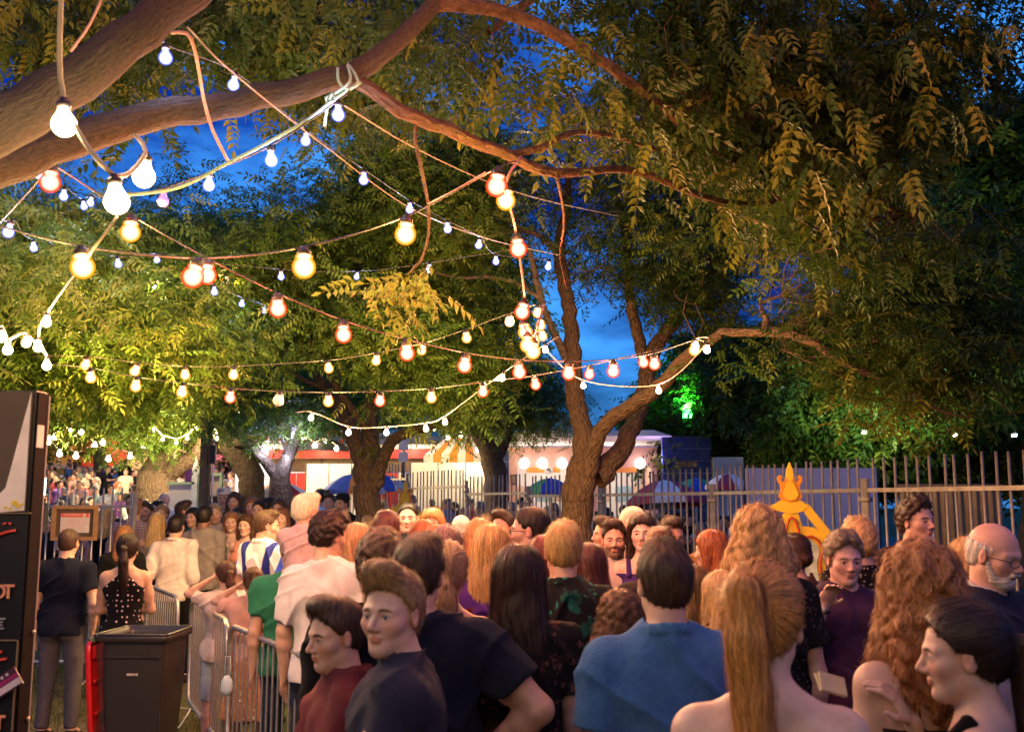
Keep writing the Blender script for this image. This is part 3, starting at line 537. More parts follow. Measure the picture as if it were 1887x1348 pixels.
string('rope of dazzling white bulbs closest to the camera at the top left', [(118, 230, 30, 'w', 2.9), (215, 372, 32, 'w', 2.9), (265, 326, 20, 'w', 3.3)], (112, -40, 2.8), (250, 250, 3.4), {'w': 9}, ROPE, .008, real={'w': .075})
string('string of dazzling white bulbs drooping out of the left edge', [(85, 594, 20, 'w', 4.6), (70, 640, 20, 'w', 4.8), (86, 674, 16, 'w', 5.0), (48, 632, 18, 'w', 5.0), (14, 645, 22, 'w', 4.6), (2, 622, 16, 'w', 4.6)], (215, 400, 3.3), (-60, 600, 4.5), {'w': 26}, ROPE, .006, real={'w': .045})
string('thin string of small warm bulbs from the rough-barked tree to the kiosk', [(573, 770, 10, 'w'), (642, 797, 10, 'w'), (712, 797, 10, 'w'), (785, 790, 10, 'w'), (820, 778, 10, 'w'), (925, 697, 11, 'w'), (1005, 645, 11, 'w')], (545, 760, 10), (1030, 620, 9), {'w': 34}, CABLEP, .004)
string('thin string of small warm bulbs along the bright limb of the forked tree', [(1075, 711, 10, 'w'), (1214, 720, 11, 'w'), (1303, 645, 13, 'w'), (1282, 637, 12, 'w')], (1000, 640, 9), (1300, 630, 8), {'w': 26}, CABLEP, .004)
string('string of blue bulbs wound up the slim dark forked tree', [(484, 830, 9, 'b', 18.8), (529, 845, 8, 'b', 18.7), (540, 800, 8, 'b', 18.7), (562, 792, 7, 'b', 18.7)], (470, 820, 18.8), (566, 770, 18.7), {'b': 25}, CABLEP, .005)
# overhead strings; the first three are out of view, added to light the queue
def overhead(label, A, B, kinds, power, n):
    root = empty('festoon_light_string', (0, 0, 0), 0, label, 'string lights', 'strings of lamps hung between the trees'); A = np.array(A, float); B = np.array(B, float); pts = [A]
    for i in range(n):
        t = (i + .5) / n; p = A + (B - A) * t - (0, 0, .55 * sin(pi * t)); k = kinds[i % len(kinds)]; pts.append(bulb(root, p, REAL[k], k, power))
    pts.append(B); mk('cable', tubes(resample(pts, .1)[0], .006, 6), CABLE, root, True)
overhead('unseen string of red globes above the frame, added to light the queue', (-1.6, 3.4, 4.9), (5.5, 4.2, 4.9), 'rry', 30, 8)
overhead('unseen second string of red globes overhead near the camera, added to light the queue', (-1.5, 1.2, 3.9), (5.0, 1.8, 3.9), 'ryr', 9, 6)
overhead('unseen string of warm globes behind the camera, added to light the nearest faces', (-4.5, 1.0, 3.3), (1.8, -.9, 3.3), 'ywy', 36, 7)
overhead('string of warm globes over the left walkway', (-6.5, 5.5, 4.4), (-3.0, 11.5, 4.6), 'yyw', 24, 7)
# ropes and cords round the limbs
def rope(name, label, pts, r, mat, cat='rope'):
    o = mk(name, tubes(resample([P(*q) for q in pts], .03)[0], r, 7), mat, None, True); tag(o, label, cat); return o
rope('cord', 'thick pale green cord running from the knot on the branch down to the left', [(665, 152, 4.35), (620, 180, 4.3), (560, 225, 4.2), (470, 275, 4.2), (420, 300, 4.2), (330, 345, 4.25), (230, 360, 4.3)], .008, CORDG)
rope('cord', 'green cord tied round the fork of the branch with a loop', [(622, 125, 4.33), (624, 150, 4.33), (640, 165, 4.3), (660, 150, 4.33), (640, 118, 4.36), (645, 150, 4.3), (612, 175, 4.3), (600, 180, 4.28), (604, 192, 4.28), (618, 186, 4.28), (612, 172, 4.28), (602, 200, 4.28), (598, 232, 4.28)], .007, CORDG)
rope('cord', 'pink cord hanging in a bow below the thick upper limb', [(315, 60, 3.5), (345, 62, 3.5), (358, 90, 3.55), (368, 140, 3.7), (376, 185, 3.9), (392, 240, 4.05), (420, 296, 4.15)], .007, CORDP)
rope('cord', 'pale orange cord slanting up from the limb at the top left', [(130, 95, 3.3), (165, 45, 3.3), (190, -10, 3.3)], .005, CORDP)
rope('cable', 'thin straight cable from the branch knot down to the forked tree', [(635, 195, 4.4), (760, 270, 5.2), (900, 335, 6.2), (1010, 370, 7.4), (1140, 398, 9.6)], .004, CABLEP, 'cable')
rope('cable', 'second thin cable beside the blue-white bulbs towards the forked tree', [(345, 50, 3.6), (430, 135, 3.9), (600, 270, 4.9), (760, 385, 6.4), (900, 440, 8.0), (1030, 470, 9.5)], .004, CABLEP, 'cable')
rope('cable', 'orange cable from the globes to the hanging stem', [(895, 318, 4.3), (840, 350, 4.4), (790, 375, 4.62)], .005, CORDP, 'cable')
rope('cable', 'thin straight wire crossing the limbs at the far left', [(0, 410, 5), (60, 345, 4.8), (95, 300, 4.6)], .004, CABLEP, 'cable')
for i, (x, Y) in enumerate(((195, 4.07), (250, 4.12), (310, 4.17), (360, 4.2))):
    c = P(x, 240 - (x - 195) * .2, Y)
for pts in ([(192, 262, 3.96), (200, 290, 4.0)],): pass
# dazzling clusters far to the left, under the trees
def cluster(label, pts, kind, Y, d, power, every, kinds=None, drop=.10):
    root = empty('festoon_light_string', (0, 0, 0), 0, label, 'string lights', 'strings of lamps over the far crowd'); W = []
    me = ('c', kind, round(d, 3)); g = np.random.default_rng(int(pts[0][0]))
    path = resample([P(x, y, Y + i * .15) for i, (x, y) in enumerate(pts)], .55)[0]; mk('cable', tubes(path, .012, 4), CABLEP, root)
    for i, p in enumerate(path):
        p = p - (0, 0, drop); kk = kinds[i % len(kinds)] if kinds else kind; me = ('c', kk, round(d, 3))
        if me not in LP: o = mk('bulb', globe_mesh(kk, d), GM[kk], root, True); LP[me] = o
        else: o = linkcopy(LP[me], root)
        o.location = tuple(p)
        if power and i % every == 0:
            l = bpy.data.lights.new('lamp_light', 'POINT'); l.color = {'W': WRM_C, 'R': RED_C, 'Y': YEL_C, 'B': BLU_C}[kk]; l.energy = power; l.shadow_soft_size = .1
            lo = bpy.data.objects.new('lamp_light', l); COL.objects.link(lo); lo.parent = root; lo.location = tuple(p - (0, 0, .15))
cluster('droop of white bulbs over the far crowd beside the poster board', [(70, 775), (110, 830), (150, 790), (200, 840), (250, 800), (300, 815)], 'W', 30, .15, 230, 3)
cluster('upper string of white bulbs in the leaves above the far crowd', [(70, 800), (100, 800), (140, 835), (190, 810), (240, 835), (290, 790)], 'W', 34, .17, 230, 4)
cluster('white bulbs climbing through the leaves above the poster board', [(120, 700), (125, 745), (130, 785), (90, 800)], 'W', 24, .075, 160, 2)
cluster('curve of white bulbs between the broad grey trunk and the dark pole', [(283, 785), (300, 802), (325, 808), (345, 800), (362, 782), (385, 765)], 'W', 24, .07, 160, 2)
cluster('bunch of white bulbs right of the dark pole', [(388, 770), (400, 800), (408, 812), (420, 800), (440, 790), (425, 775)], 'W', 25, .09, 160, 3)
cluster('line of little pink-red bulbs between two trunks', [(325, 826), (340, 832), (358, 838), (372, 832)], 'R', 34, .07, 60, 4)
cluster('string of white bulbs over the stalls left of the rough-barked tree', [(560, 800), (580, 815), (600, 805), (620, 820)], 'W', 27, .12, 60, 2)
cluster('string of warm bulbs over the striped marquee', [(800, 782), (825, 800), (850, 795), (880, 822), (905, 826), (925, 815)], 'W', 27, .11, 40, 3)
cluster('string of white bulbs in the tree above the far stalls', [(340, 720), (380, 760), (440, 750), (520, 735), (550, 730)], 'W', 20, .05, 120, 3)

def flood(label, px, py, Y, col, power, blend, aim, size=.3, spot=95, em=8):
    p = P(px, py, Y); root = empty('floodlight', p, 0, label, 'floodlight')
    R = rotx(radians(40)); mk('housing', xf([box((0, 0, 0), (size, size * .5, size * .7))] + [box((0, .02, -size * .6), (size * .15, size * .1, size * .6))], R), DARKM, root)
    lens = mk('lens', xf([box((0, -size * .27, 0), (size * .85, .02, size * .55))], R), glow('flood_lens_%d' % int(px), col, em), root)
    l = bpy.data.lights.new('flood_light', 'SPOT'); l.color = col; l.energy = power; l.spot_size = radians(spot); l.spot_blend = .6; l.shadow_soft_size = .12
    o = bpy.data.objects.new('flood_light', l); COL.objects.link(o); o.parent = root; o.location = (0, -size * .6, .1)
    from mathutils import Vector
    o.rotation_euler = Vector(aim).to_track_quat('-Z', 'Y').to_euler()
flood('green floodlight shining up into the weeping tree behind the blue panel', 1266, 762, 29.5, (.05, 1, .12), 3600, .5, (.0, .75, .6))
flood('green floodlight hidden in the leaves above the left crowd', 300, 690, 17.5, (.10, 1, .08), 1500, .5, (.05, .6, .7), .15, em=3)
flood('white floodlight low in the dark tree on the right', 1592, 795, 21.5, (.80, 1, .72), 500, .5, (.3, .8, .35), .10)
flood('white floodlight in the branches of the dark tree at the far right', 1760, 800, 20.5, (.80, 1, .78), 1100, .5, (-.10, .75, .55), .10)
flood('white floodlight half hidden behind leaves at the far right', 1868, 800, 18.5, (.82, 1, .75), 500, .5, (.1, .7, .7), .10)

# ================================================================== railings
def rail_panel(A, B, ztop, zrail, label, sp=.15, proud=None, posts=True):
    A = np.array(A, float); B = np.array(B, float); d = B - A; L = np.linalg.norm(d); d /= L; a = atan2(d[1], d[0]); z0 = ground(*A)
    root = empty('railing_panel', (A[0], A[1], z0), a, label, 'railing', 'tall steel railings behind the queue')
    for z in (zrail, .35): mk('rail', [box((L / 2, 0, z), (L, .045, .045))], RAILM, root)
    n = int(L / sp); first = None
    for i in range(n + 1):
        x = .07 + i * (L - .14) / n
        if first is None:
            first = mk('bar', tubes([(0, 0, .06), (0, 0, ztop)], .0145, 8), RAILM, root, True); o = first
        else: o = linkcopy(first, root)
        o.location = (x, 0, rnd.uniform(-.008, .008)); o.rotation_euler = (rnd.gauss(0, .004), rnd.gauss(0, .005), 0)
    if posts:
        for x in (-.03, L + .03):
            mk('post', tubes([(x, 0, 0), (x, 0, ztop - .24)], .034, 12) + tubes([(x, 0, ztop - .24), (x, 0, ztop - .225)], .036, 12) + [box((x, -.0, zrail - .1), (.085, .085, .05))], RAILM, root, True)
    return root
FP = [(5.2, 8.6), (3.87, 11.0), (2.78, 13.9), (1.47, 16.4), (.30, 18.2), (-.9, 20.0), (-2.3, 22.1), (-4.0, 24.6)]
FL = ['nearest railing panel, at the right edge in front of the corrugated fence', 'railing panel behind the yellow ornate sign and grey-haired person', 'railing panel behind the woman in purple dress, left of the double post', 'railing panel right behind the forked tree', 'railing panel just left of the forked tree trunk', 'railing panel in front of the white hoarding', 'railing panel behind the short-haired man, by the rough-barked tree']
for i in range(len(FP) - 1):
    A, B = np.array(FP[i + 1], float), np.array(FP[i], float); u = nrm(B - A) * .05
    rail_panel(A + u, B - u, 2.46, 2.11, FL[i], .155)

# ================================================================== far stalls, kiosk, hoardings
WHITE = plain('white_board', (.62, .60, .58), .6, 0, .06, 2); PINKW = plain('kiosk_pink_wall', (.66, .36, .28), .7, 0, .05, 1.5); CANV = plain('white_canvas', (.78, .74, .70), .8, 0, .06, 2)
NAVY = plain('navy_brick_paint', (.018, .035, .16), .6, 0, .25, 3); MORT = plain('pale_mortar_line', (.18, .25, .42), .7); BROWN = plain('brown_board', (.10, .06, .03), .7); ORNG = plain('orange_board', (.75, .28, .05), .6); REDP = plain('red_paint', (.45, .03, .02), .5); CREAM = plain('cream_panel', (.70, .58, .40), .7)
def lamp_in(root, loc, power, col=(1, .9, .75), size=.15):  # bare point light; some stand in front of the facade to light it
    l = bpy.data.lights.new('bare_light', 'POINT'); l.energy = power; l.color = col; l.shadow_soft_size = size
    o = bpy.data.objects.new('bare_light', l); COL.objects.link(o); o.parent = root; o.location = loc
m31 = 31 / FOC
kb = P(1070, 930, 31); kiosk = empty('food_kiosk', (kb[0], 31, 0), 0, 'brightly lit pink food kiosk with a flat white canopy behind the railings', 'kiosk')
W2 = 2.35
def px2x(px): return (px - 1070) * m31
mk('wall', [box((0, 0, 3.42), (W2 * 2, .12, .62))] + [box(((px2x(a) + px2x(b)) / 2, 0, 1.55), (px2x(b) - px2x(a), .12, 3.1)) for a, b in ((936, 955), (1044, 1100), (1200, 1210))] + [box((px2x(1000), .0, .55), (px2x(1044) - px2x(955), .12, 1.1)), box((px2x(1150), 0, .55), (px2x(1200) - px2x(1100), .12, 1.1))]
   + [box((-W2, 1.5, 1.86), (.12, 2.9, 3.7)), box((W2, 1.5, 1.86), (.12, 2.9, 3.7))], PINKW, kiosk)
mk('inner_wall', [box((0, 2.9, 1.86), (W2 * 2 - .14, .1, 3.7))], plain('kiosk_inside_white', (.8, .78, .74), .6, 0, .03), kiosk)
mk('counter', [box((px2x(1000), -.18, 1.13), (1.6, .5, .05)), box((px2x(1150), -.18, 1.13), (1.75, .5, .05))], WHITE, kiosk)
rf = mk('roof', [(np.array([(px2x(878), -1.9, 3.95), (px2x(1222), -1.9, 3.95), (W2 + .3, 3.2, 3.78), (-W2 - .3, 3.2, 3.78), (px2x(900), -1.9, 4.08), (px2x(1190), -1.9, 4.12), (W2 + .3, 3.2, 3.95), (-W2 - .3, 3.2, 3.95)]), np.array([[0, 3, 2, 1], [4, 5, 6, 7], [0, 1, 5, 4], [1, 2, 6, 5], [2, 3, 7, 6], [3, 0, 4, 7]]))], CANV, kiosk)
mk('fascia', [box((0, -.09, 3.745), (W2 * 2 + .1, .05, .05))], plain('lilac_trim', (.4, .38, .55), .6), kiosk)
for a in (1002, 1150):
    mk('menu_board', [box((px2x(a), -.085, 3.02), (1.05 if a == 1002 else .75, .04, .16))], ORNG, kiosk)
mk('menu_card', [box((px2x(1012), -.12, 3.0), (.26, .03, .22))], WHITE, kiosk); mk('symbol', [box((px2x(1012) + dx, -.14, 3.0 + dz), (.03, .01, .06)) for dx, dz in ((-.05, .03), (.04, -.02), (0, .04), (.02, .03))], DARKM, kiosk)
for a in (947, 1207): mk('framed_notice', [box((px2x(a), -.085, 2.72), (.18, .03, .32))], BROWN, kiosk); mk('notice_sheet', [box((px2x(a), -.105, 2.72), (.11, .012, .22))], plain('notice_brown_paper', (.3, .2, .12), .8), kiosk)
for a in (1001, 1150):
    for dx in (-.55, .1, .6): mk('shelf_front', [box((px2x(a) + dx, 1.2, 2.3), (.5, .3, .5))], plain('fridge_teal', (.35, .6, .62), .4) if dx == .1 else CREAM, kiosk)
for a in (967, 1000, 1036, 1178): o = mk('pendant_lamp', lathe([(.001, -.17), (.12, -.12), (.17, 0), (.12, .12), (.04, .17), (.001, .17)], 16, (px2x(a), -.22, 3.22)), glow('pendant_white', (1, .95, .88), 2.2), kiosk, True)
for x in (-1.2, 1.2): lamp_in(kiosk, (x, 1.0, 3.1), 30, (1, .90, .80)); lamp_in(kiosk, (x, -1.3, 2.9), 7, (1, .60, .48))
lamp_in(kiosk, (px2x(1195), -1.5, 3.3), 16, (.5, .35, 1))
# blue brick panels: bricks laid one by one
def brick_panel(x0, x1, Y, ztop, zbot, label, bw, bh, sign=None):
    a, b = P(x0, 930, Y)[0], P(x1, 930, Y)[0]; root = empty('brick_panel', ((a + b) / 2, Y, 0), 0, label, 'wall panel', 'painted blue brick panels beside the kiosk'); w = b - a
    mk('backing', [box((0, .06, (ztop + zbot) / 2), (w, .1, ztop - zbot))], MORT, root); z = zbot; r = 0; first = {}
    while z < ztop - .02:
        h = min(bh, ztop - z); x = -w / 2 - (bw / 2 if r % 2 else 0)
        while x < w / 2:
            xa, xb = max(x, -w / 2), min(x + bw, w / 2)
            if xb - xa > .05: mk('brick', [box(((xa + xb) / 2, -.005, z + h / 2), (xb - xa - .028, .05, h - .028))], NAVY, root)
            x += bw
        z += h; r += 1
    if sign: mk('name_plate', [box((-.02, -.05, 3.15), (.62, .03, .2))], BROWN, root); 
    if sign:      # worn lettering, two short words nobody could read
        g = random.Random(3)
        for x in (-.27, -.20, -.13, -.06, .07, .14, .21, .28):
            st = [box((x - .02 - .02, -.07, 3.15), (.014, .008, .15))] + [box((x - .02, -.07, 3.15 + dz), (.05, .008, .014)) for dz in g.sample((-.065, 0, .065), 2)] + ([box((x + .005, -.07, 3.15 + g.choice((-.03, .03))), (.012, .008, .07))] if g.random() < .7 else [])
            mk('letter', st, plain('worn_cream_letter', (.5, .36, .2), .7), root)
    return root
brick_panel(1222, 1313, 29.5, 3.95, 0, 'dark blue brick panel with a small lettered plate to the right of the kiosk', .80, .36, True)
brick_panel(928, 938, 30.2, 3.6, 0, 'narrow strip of blue brick panel at the left end of the kiosk', .5, .36)
# hoardings
def hoarding(name, label, x0, x1, Y, ytop, n, mat, group=None, zb=0, slant=0.0):
    root = empty(name, (0, 0, 0), 0, label, 'hoarding', group); xs = np.linspace(x0, x1, n + 1)
    for i in range(n):
        a, b = P(xs[i], ytop, Y + slant * i / n), P(xs[i + 1], ytop, Y + slant * (i + 1) / n); d = b - a; L = np.hypot(d[0], d[1]); g0 = ground(a[0], Y)
        mk('panel', xf([box((L / 2, rnd.uniform(-.01, .01), (a[2] + g0) / 2), (L - .03, .04, a[2] - g0))], rotz(atan2(d[1], d[0])), (a[0], a[1], 0)), mat, root)
    a, b = P(x0, ytop, Y + .06), P(x1, ytop, Y + slant + .06); mk('frame', tubes([a - (0, 0, .03), b - (0, 0, .03)], .03, 4) + tubes([a * (1, 1, 0), a], .03, 4) + tubes([b * (1, 1, 0), b], .03, 4), DARKM, root)
hoarding('hoarding', 'white sheet hoarding behind the blue and orange umbrella', 565, 690, 29, 854, 3, WHITE)
hoarding('hoarding', 'white sheet hoarding between the signpost and the kiosk', 757, 908, 28, 852, 3, WHITE)
hoarding('hoarding', 'tall pale hoarding behind the yellow ornate sign at the right', 1372, 1615, 19, 862, 3, plain('pale_grey_board', (.46, .46, .52), .7, 0, .06, 1.2))
hoarding('hoarding', 'small pale building front beside the blue brick panel', 1313, 1370, 26, 842, 1, plain('pale_building', (.34, .36, .36), .7))
def corr_fence():
    root = empty('corrugated_fence', (0, 0, 0), 0, 'brown corrugated fence behind the nearest railings at the right', 'fence')
    xs = np.linspace(1655, 1845, 14); m = plain('corrugated_brown', (.20, .145, .075), .6, .2, .25, 5)
    for i in range(13):
        a, b = P(xs[i], 898, 13.2), P(xs[i + 1], 898, 13.2); w = b[0] - a[0]; k = np.linspace(0, 2 * pi, 9)
        pf = [(a[0] + w * t / (2 * pi) + 0, 13.2 + .018 * sin(t)) for t in k]; V = [(x, y, 0) for x, y in pf] + [(x, y, a[2]) for x, y in pf]; F = [[j, j + 1, j + 10, j + 9] for j in range(8)]
        mk('sheet', (V, F), m, root, True)
    mk('cap_rail', [box(((P(1655, 898, 13.2)[0] + P(1845, 898, 13.2)[0]) / 2, 13.2, P(1700, 898, 13.2)[2] + .02), (1.4, .06, .05))], m, root)
corr_fence()
def marquee():
    c = P(860, 930, 33); root = empty('striped_marquee', (c[0], 33, 0), 0, 'marquee with orange and white striped valance glowing behind the hoarding', 'marquee')
    w, zt = 1.3, 4.6; first = None
    for i in range(10):
        x = -w + i * w * 2 / 10 + w / 10; m = ORNG if i % 2 else CANV
        mk('valance_strip', [box((x, -1.0, 3.35), (w / 5 - .004, .03, .42))], m, root)
        xa, xb = x - w / 10, x + w / 10; mk('roof_strip', (np.array([(xa, -1, 3.56), (xb, -1, 3.56), (xb * .12, .3, zt), (xa * .12, .3, zt)]), np.array([[0, 1, 2, 3]])), m, root)
    for x in (-w, w): mk('pole', tubes([(x, -1, 0), (x, -1, 3.5)], .04, 8), WHITE, root)
    lamp_in(root, (0, -.3, 2.9), 45, YEL_C); lamp_in(root, (-.6, -1.8, 4.2), 30, YEL_C)
marquee()
def carousel_stall():
    c = P(680, 930, 34); root = empty('fairground_stall', (c[0], 34, 0), 0, 'fairground stall with a cream roof, red band and dark opening behind the rough-barked tree', 'stall')
    mk('roof', [(np.array([(-3.2, -1, 3.95), (3.0, -1, 3.75), (2.4, 2, 4.4), (-2.6, 2, 4.7)]), np.array([[0, 1, 2, 3]]))] + [box((-.1, -1.0, 3.86), (6.2, .06, .14))], CREAM, root)
    mk('red_band', [box((-.1, -1.05, 3.62), (6.2, .1, .3))], REDP, root); mk('dark_band', [box((-.1, -.9, 3.25), (6.2, .1, .44))], BROWN, root)
    for i in range(13): mk('red_panel', [box((-3.0 + i * .48, -.95, 1.5), (.46, .06, 3.0))], REDP if i % 3 else CREAM, root)
    for i, x in enumerate((-2.4, -1.7, -1.0)):
        a = np.linspace(0, 2 * pi, 17); mk('scroll', tubes(np.stack([x + .28 * np.cos(a), -1.1 + 0 * a, 4.15 + .2 * np.sin(a)], 1), .05, 6, caps=False), REDP, root, True)
    lamp_in(root, (-1.5, -1.8, 3.9), 60, (1, .8, .5)); lamp_in(root, (1.5, -1.8, 3.9), 45, (1, .7, .5))
    c = P(592, 832, 33); r2 = empty('market_umbrella', (c[0], 33, ground(c[0], 33)), 0, 'big dark market umbrella above the stalls left of the rough-barked tree', 'umbrella')
    z = c[2] - ground(c[0], 33); mk('canopy', lathe([(1.0, z), (.85, z + .2), (.5, z + .38), (.02, z + .46)], 8), plain('black_canvas', (.03, .028, .03), .8), r2); mk('pole', tubes([(0, 0, 0), (0, 0, z + .4)], .03, 8), DARKM, r2)
carousel_stall()
def stall(px, Y, w, h, label, cols, power, col):
    c = P(px, 930, Y); z0 = ground(c[0], Y); root = empty('market_stall', (c[0], Y, z0), 0, label, 'stall', 'stalls beyond the far crowd')
    A, B = [plain('stall_%d_%d_%d' % tuple(int(v * 99) for v in q), q, .7) for q in cols]
    mk('roof', [(np.array([(-w, -1, h), (w, -1, h), (0, .5, h + w * .5), (0, .5, h + w * .5)]), np.array([[0, 1, 2, 2]])), (np.array([(-w, -1, h), (0, .5, h + w * .5), (-w, 2, h)]), np.array([[0, 1, 2]])), (np.array([(w, -1, h), (w, 2, h), (0, .5, h + w * .5)]), np.array([[0, 1, 2]]))] if False else [(np.array([(-w, -1, h), (w, -1, h), (w, 2, h), (-w, 2, h), (0, .5, h + w * .5)]), np.array([[0, 1, 4], [1, 2, 4], [2, 3, 4], [3, 0, 4]]))], A, root)
    for i in range(8): mk('valance', [box((-w + (i + .5) * w / 4, -1.02, h - .12), (w / 4 - .01, .03, .26))], (A, B)[i % 2], root)
    for x in (-w, w): mk('post', tubes([(x, -1, 0), (x, -1, h)], .05, 8), B, root)
    mk('back_wall', [box((0, 1.9, h / 2), (w * 2, .06, h))], A, root); mk('counter', [box((0, -.8, .5), (w * 2 - .2, .5, 1.0))], B, root)
    lamp_in(root, (0, -.2, h - .4), power, col)
stall(190, 56, 2.2, 2.9, 'lit stall with red posts far beyond the crowd on the left', ((.5, .06, .04), (.75, .6, .45)), 150, WRM_C)
stall(270, 50, 1.8, 2.9, 'red and cream stall past the far crowd near the broad trunk', ((.75, .6, .45), (.5, .05, .04)), 150, WRM_C)
stall(110, 60, 2.4, 3.0, 'dim brown stall past the far crowd beside the poster board', ((.3, .2, .1), (.6, .45, .3)), 130, YEL_C)
stall(395, 52, 1.8, 3.0, 'pink-lit stall at the top of the slope behind the dark pole', ((.6, .25, .3), (.7, .6, .6)), 150, (1, .5, .5))
stall(470, 33, 1.2, 3.1, 'bright white and red stall between the leaning tree and slim forked tree', ((.7, .7, .7), (.55, .08, .05)), 150, (.9, .9, 1))
stall(590, 36, 1.8, 3.2, 'bright cream stall behind the white hoarding on the left', ((.7, .5, .3), (.75, .7, .6)), 150, WRM_C)
# dark pole, booth, chalkboard, signpost
b = P(373, 930, 19); r = empty('lamp_pole', (b[0], 19, ground(b[0], 19)), 0, 'tall dark square pole beside the pale green booth', 'pole')
mk('pole', [box((0, 0, 1.9), (.13, .13, 3.8)), box((.1, 0, 1.9), (.05, .08, 3.8))], plain('dark_wood_pole', (.10, .07, .04), .7), r); mk('conduit', tubes([(.17, 0, 0), (.17, 0, 3.2)], .02, 6), GALV, r); mk('switch_box', [box((.18, -.03, 2.9), (.09, .1, .35))], DARKM, r)
b = P(358, 930, 20.5); GREENB = plain('mint_green_paint', (.36, .55, .36), .6); r = empty('ticket_booth', (b[0], 20.5, ground(b[0], 20.5)), 0, 'pale mint green booth with white spire and white panel in front of the broad trunk', 'booth')
mk('white_panel', [box((-.28, 0, 1.2), (.5, .06, 2.1))], WHITE, r); mk('rim', [box((-.28, -.01, 2.27), (.56, .1, .05))], GREENB, r)
mk('corner_post', [box((0, 0, 1.25), (.12, .12, 2.5))] + [lathe([(.075, 2.5), (.075, 2.56), (.001, 2.82)], 4)], plain('white_spire', (.7, .74, .74), .5), r)
mk('side_frame', [box((.30, 0, z), (.50, .07, .06)) for z in (.1, .9, 1.7, 2.45)] + [box((x, 0, 1.25), (.06, .065, 2.4)) for x in (.09, .53)] + prism([(.56, 2.48), (.56, 2.2), (.85, 2.0), (.95, 2.0), (.95, 1.95), (.56, 1.95)], -.03, .03), GREENB, r)
for z in (1.3, 2.08): mk('glass_pane', [box((.31, .01, z), (.38, .012, .68))], plain('booth_glass', (.5, .4, .35), .1, 0, .3, 3), r)
b = P(428, 930, 19.5); r = empty('chalkboard', (b[0] - .08, 19.5, ground(b[0], 19.5)), 0, 'dark chalkboard panel beside the mint booth', 'board'); mk('board', [box((0, 0, 1.75), (.66, .05, .62))], plain('blackboard', (.035, .032, .028), .7), r); mk('frame', [box((0, -.01, 2.07), (.7, .07, .03)), box((-.345, -.01, 1.2), (.03, .07, 1.75)), box((.345, -.01, 1.2), (.03, .07, 1.75))], BROWN, r)
b = P(742, 930, 24); r = empty('signpost', (b[0], 24, 0), 0, 'blank white double panel on a thin black post beside the rough-barked tree', 'sign'); mk('post', tubes([(0, 0, 0), (0, 0, 3.6)], .035, 8), DARKM, r)
mk('panel', [box((0, -.05, 3.38), (.23, .03, .26))], WHITE, r); mk('panel', [box((0, -.05, 3.09), (.23, .03, .24))], WHITE, r)
# umbrellas
UC = {'r': plain('umbrella_red', (.42, .035, .04), .7), 'w': plain('umbrella_white', (.7, .68, .72), .7), 'b': plain('umbrella_blue', (.03, .08, .42), .7), 'g': plain('umbrella_green', (.02, .28, .12), .7), 'o': plain('umbrella_orange', (.75, .24, .03), .7), 'm': plain('umbrella_maroon', (.32, .03, .08), .7)}
def umbrella(px, py, Y, rad, cols, label, tilt=0.0, rot=0.0, h=.5):
    p = P(px, py, Y); g0 = ground(p[0], Y); root = empty('garden_umbrella', (p[0], Y, g0), rot, label, 'umbrella', 'umbrellas over the tables beyond the railings'); z = p[2] - g0
    R = rotx(tilt); T = np.array([0, 0, z])
    for i in range(8):
        a0, a1 = i / 8 * 2 * pi, (i + 1) / 8 * 2 * pi; am = (a0 + a1) / 2; V = [(0, 0, 0)]; 
        for t, dz in ((.35, -.07), (.7, -.26), (1, -.52)):
            V += [(rad * t * cos(a0), rad * t * sin(a0), dz * rad * h * 2), (rad * t * cos(am) * .93, rad * t * sin(am) * .93, dz * rad * h * 2 - .0), (rad * t * cos(a1), rad * t * sin(a1), dz * rad * h * 2)]
        V += [(V[7][0], V[7][1], V[7][2] - .09), (V[8][0], V[8][1], V[8][2] - .09), (V[9][0], V[9][1], V[9][2] - .09)]
        F = [[0, 1, 2, 2], [0, 2, 3, 3], [1, 4, 5, 2], [2, 5, 6, 3], [4, 7, 8, 5], [5, 8, 9, 6], [7, 10, 11, 8], [8, 11, 12, 9]]
        parts = [(np.array(V), np.array(F[2:])), (np.zeros((0, 3)), np.array([[0, 1, 2], [0, 2, 3]]) - len(V))]
        mk('canopy_gore', xf(parts, R, T), UC[cols[i % len(cols)]], root)
    mk('pole', tubes([(0, 0, 0), tuple(T)], .022, 8), WHITE, root)
umbrella(518, 888, 22, .78, 'rw', 'red and white umbrella behind the slim forked tree', 0, .2)
umbrella(652, 872, 22.5, .72, 'bowmb', 'blue and orange umbrella beside the rough-barked tree', 0, .0)
umbrella(712, 875, 23.0, .55, 'wmb', 'maroon, white and blue umbrella peeping out right of the rough-barked tree', 0, .5)
umbrella(1012, 880, 23, .62, 'bgb', 'blue and green umbrella in front of the kiosk', 0, .4)
umbrella(1222, 884, 20, .82, 'mw', 'maroon and white umbrella behind the railings right of the forked tree', -.1, .35)
umbrella(1282, 880, 22, .6, 'gb', 'green and blue umbrella beside the blue brick panel', 0, .3)
umbrella(1340, 872, 21.5, .5, 'wm', 'small red and white umbrella left of the pale hoarding', 0, .1)
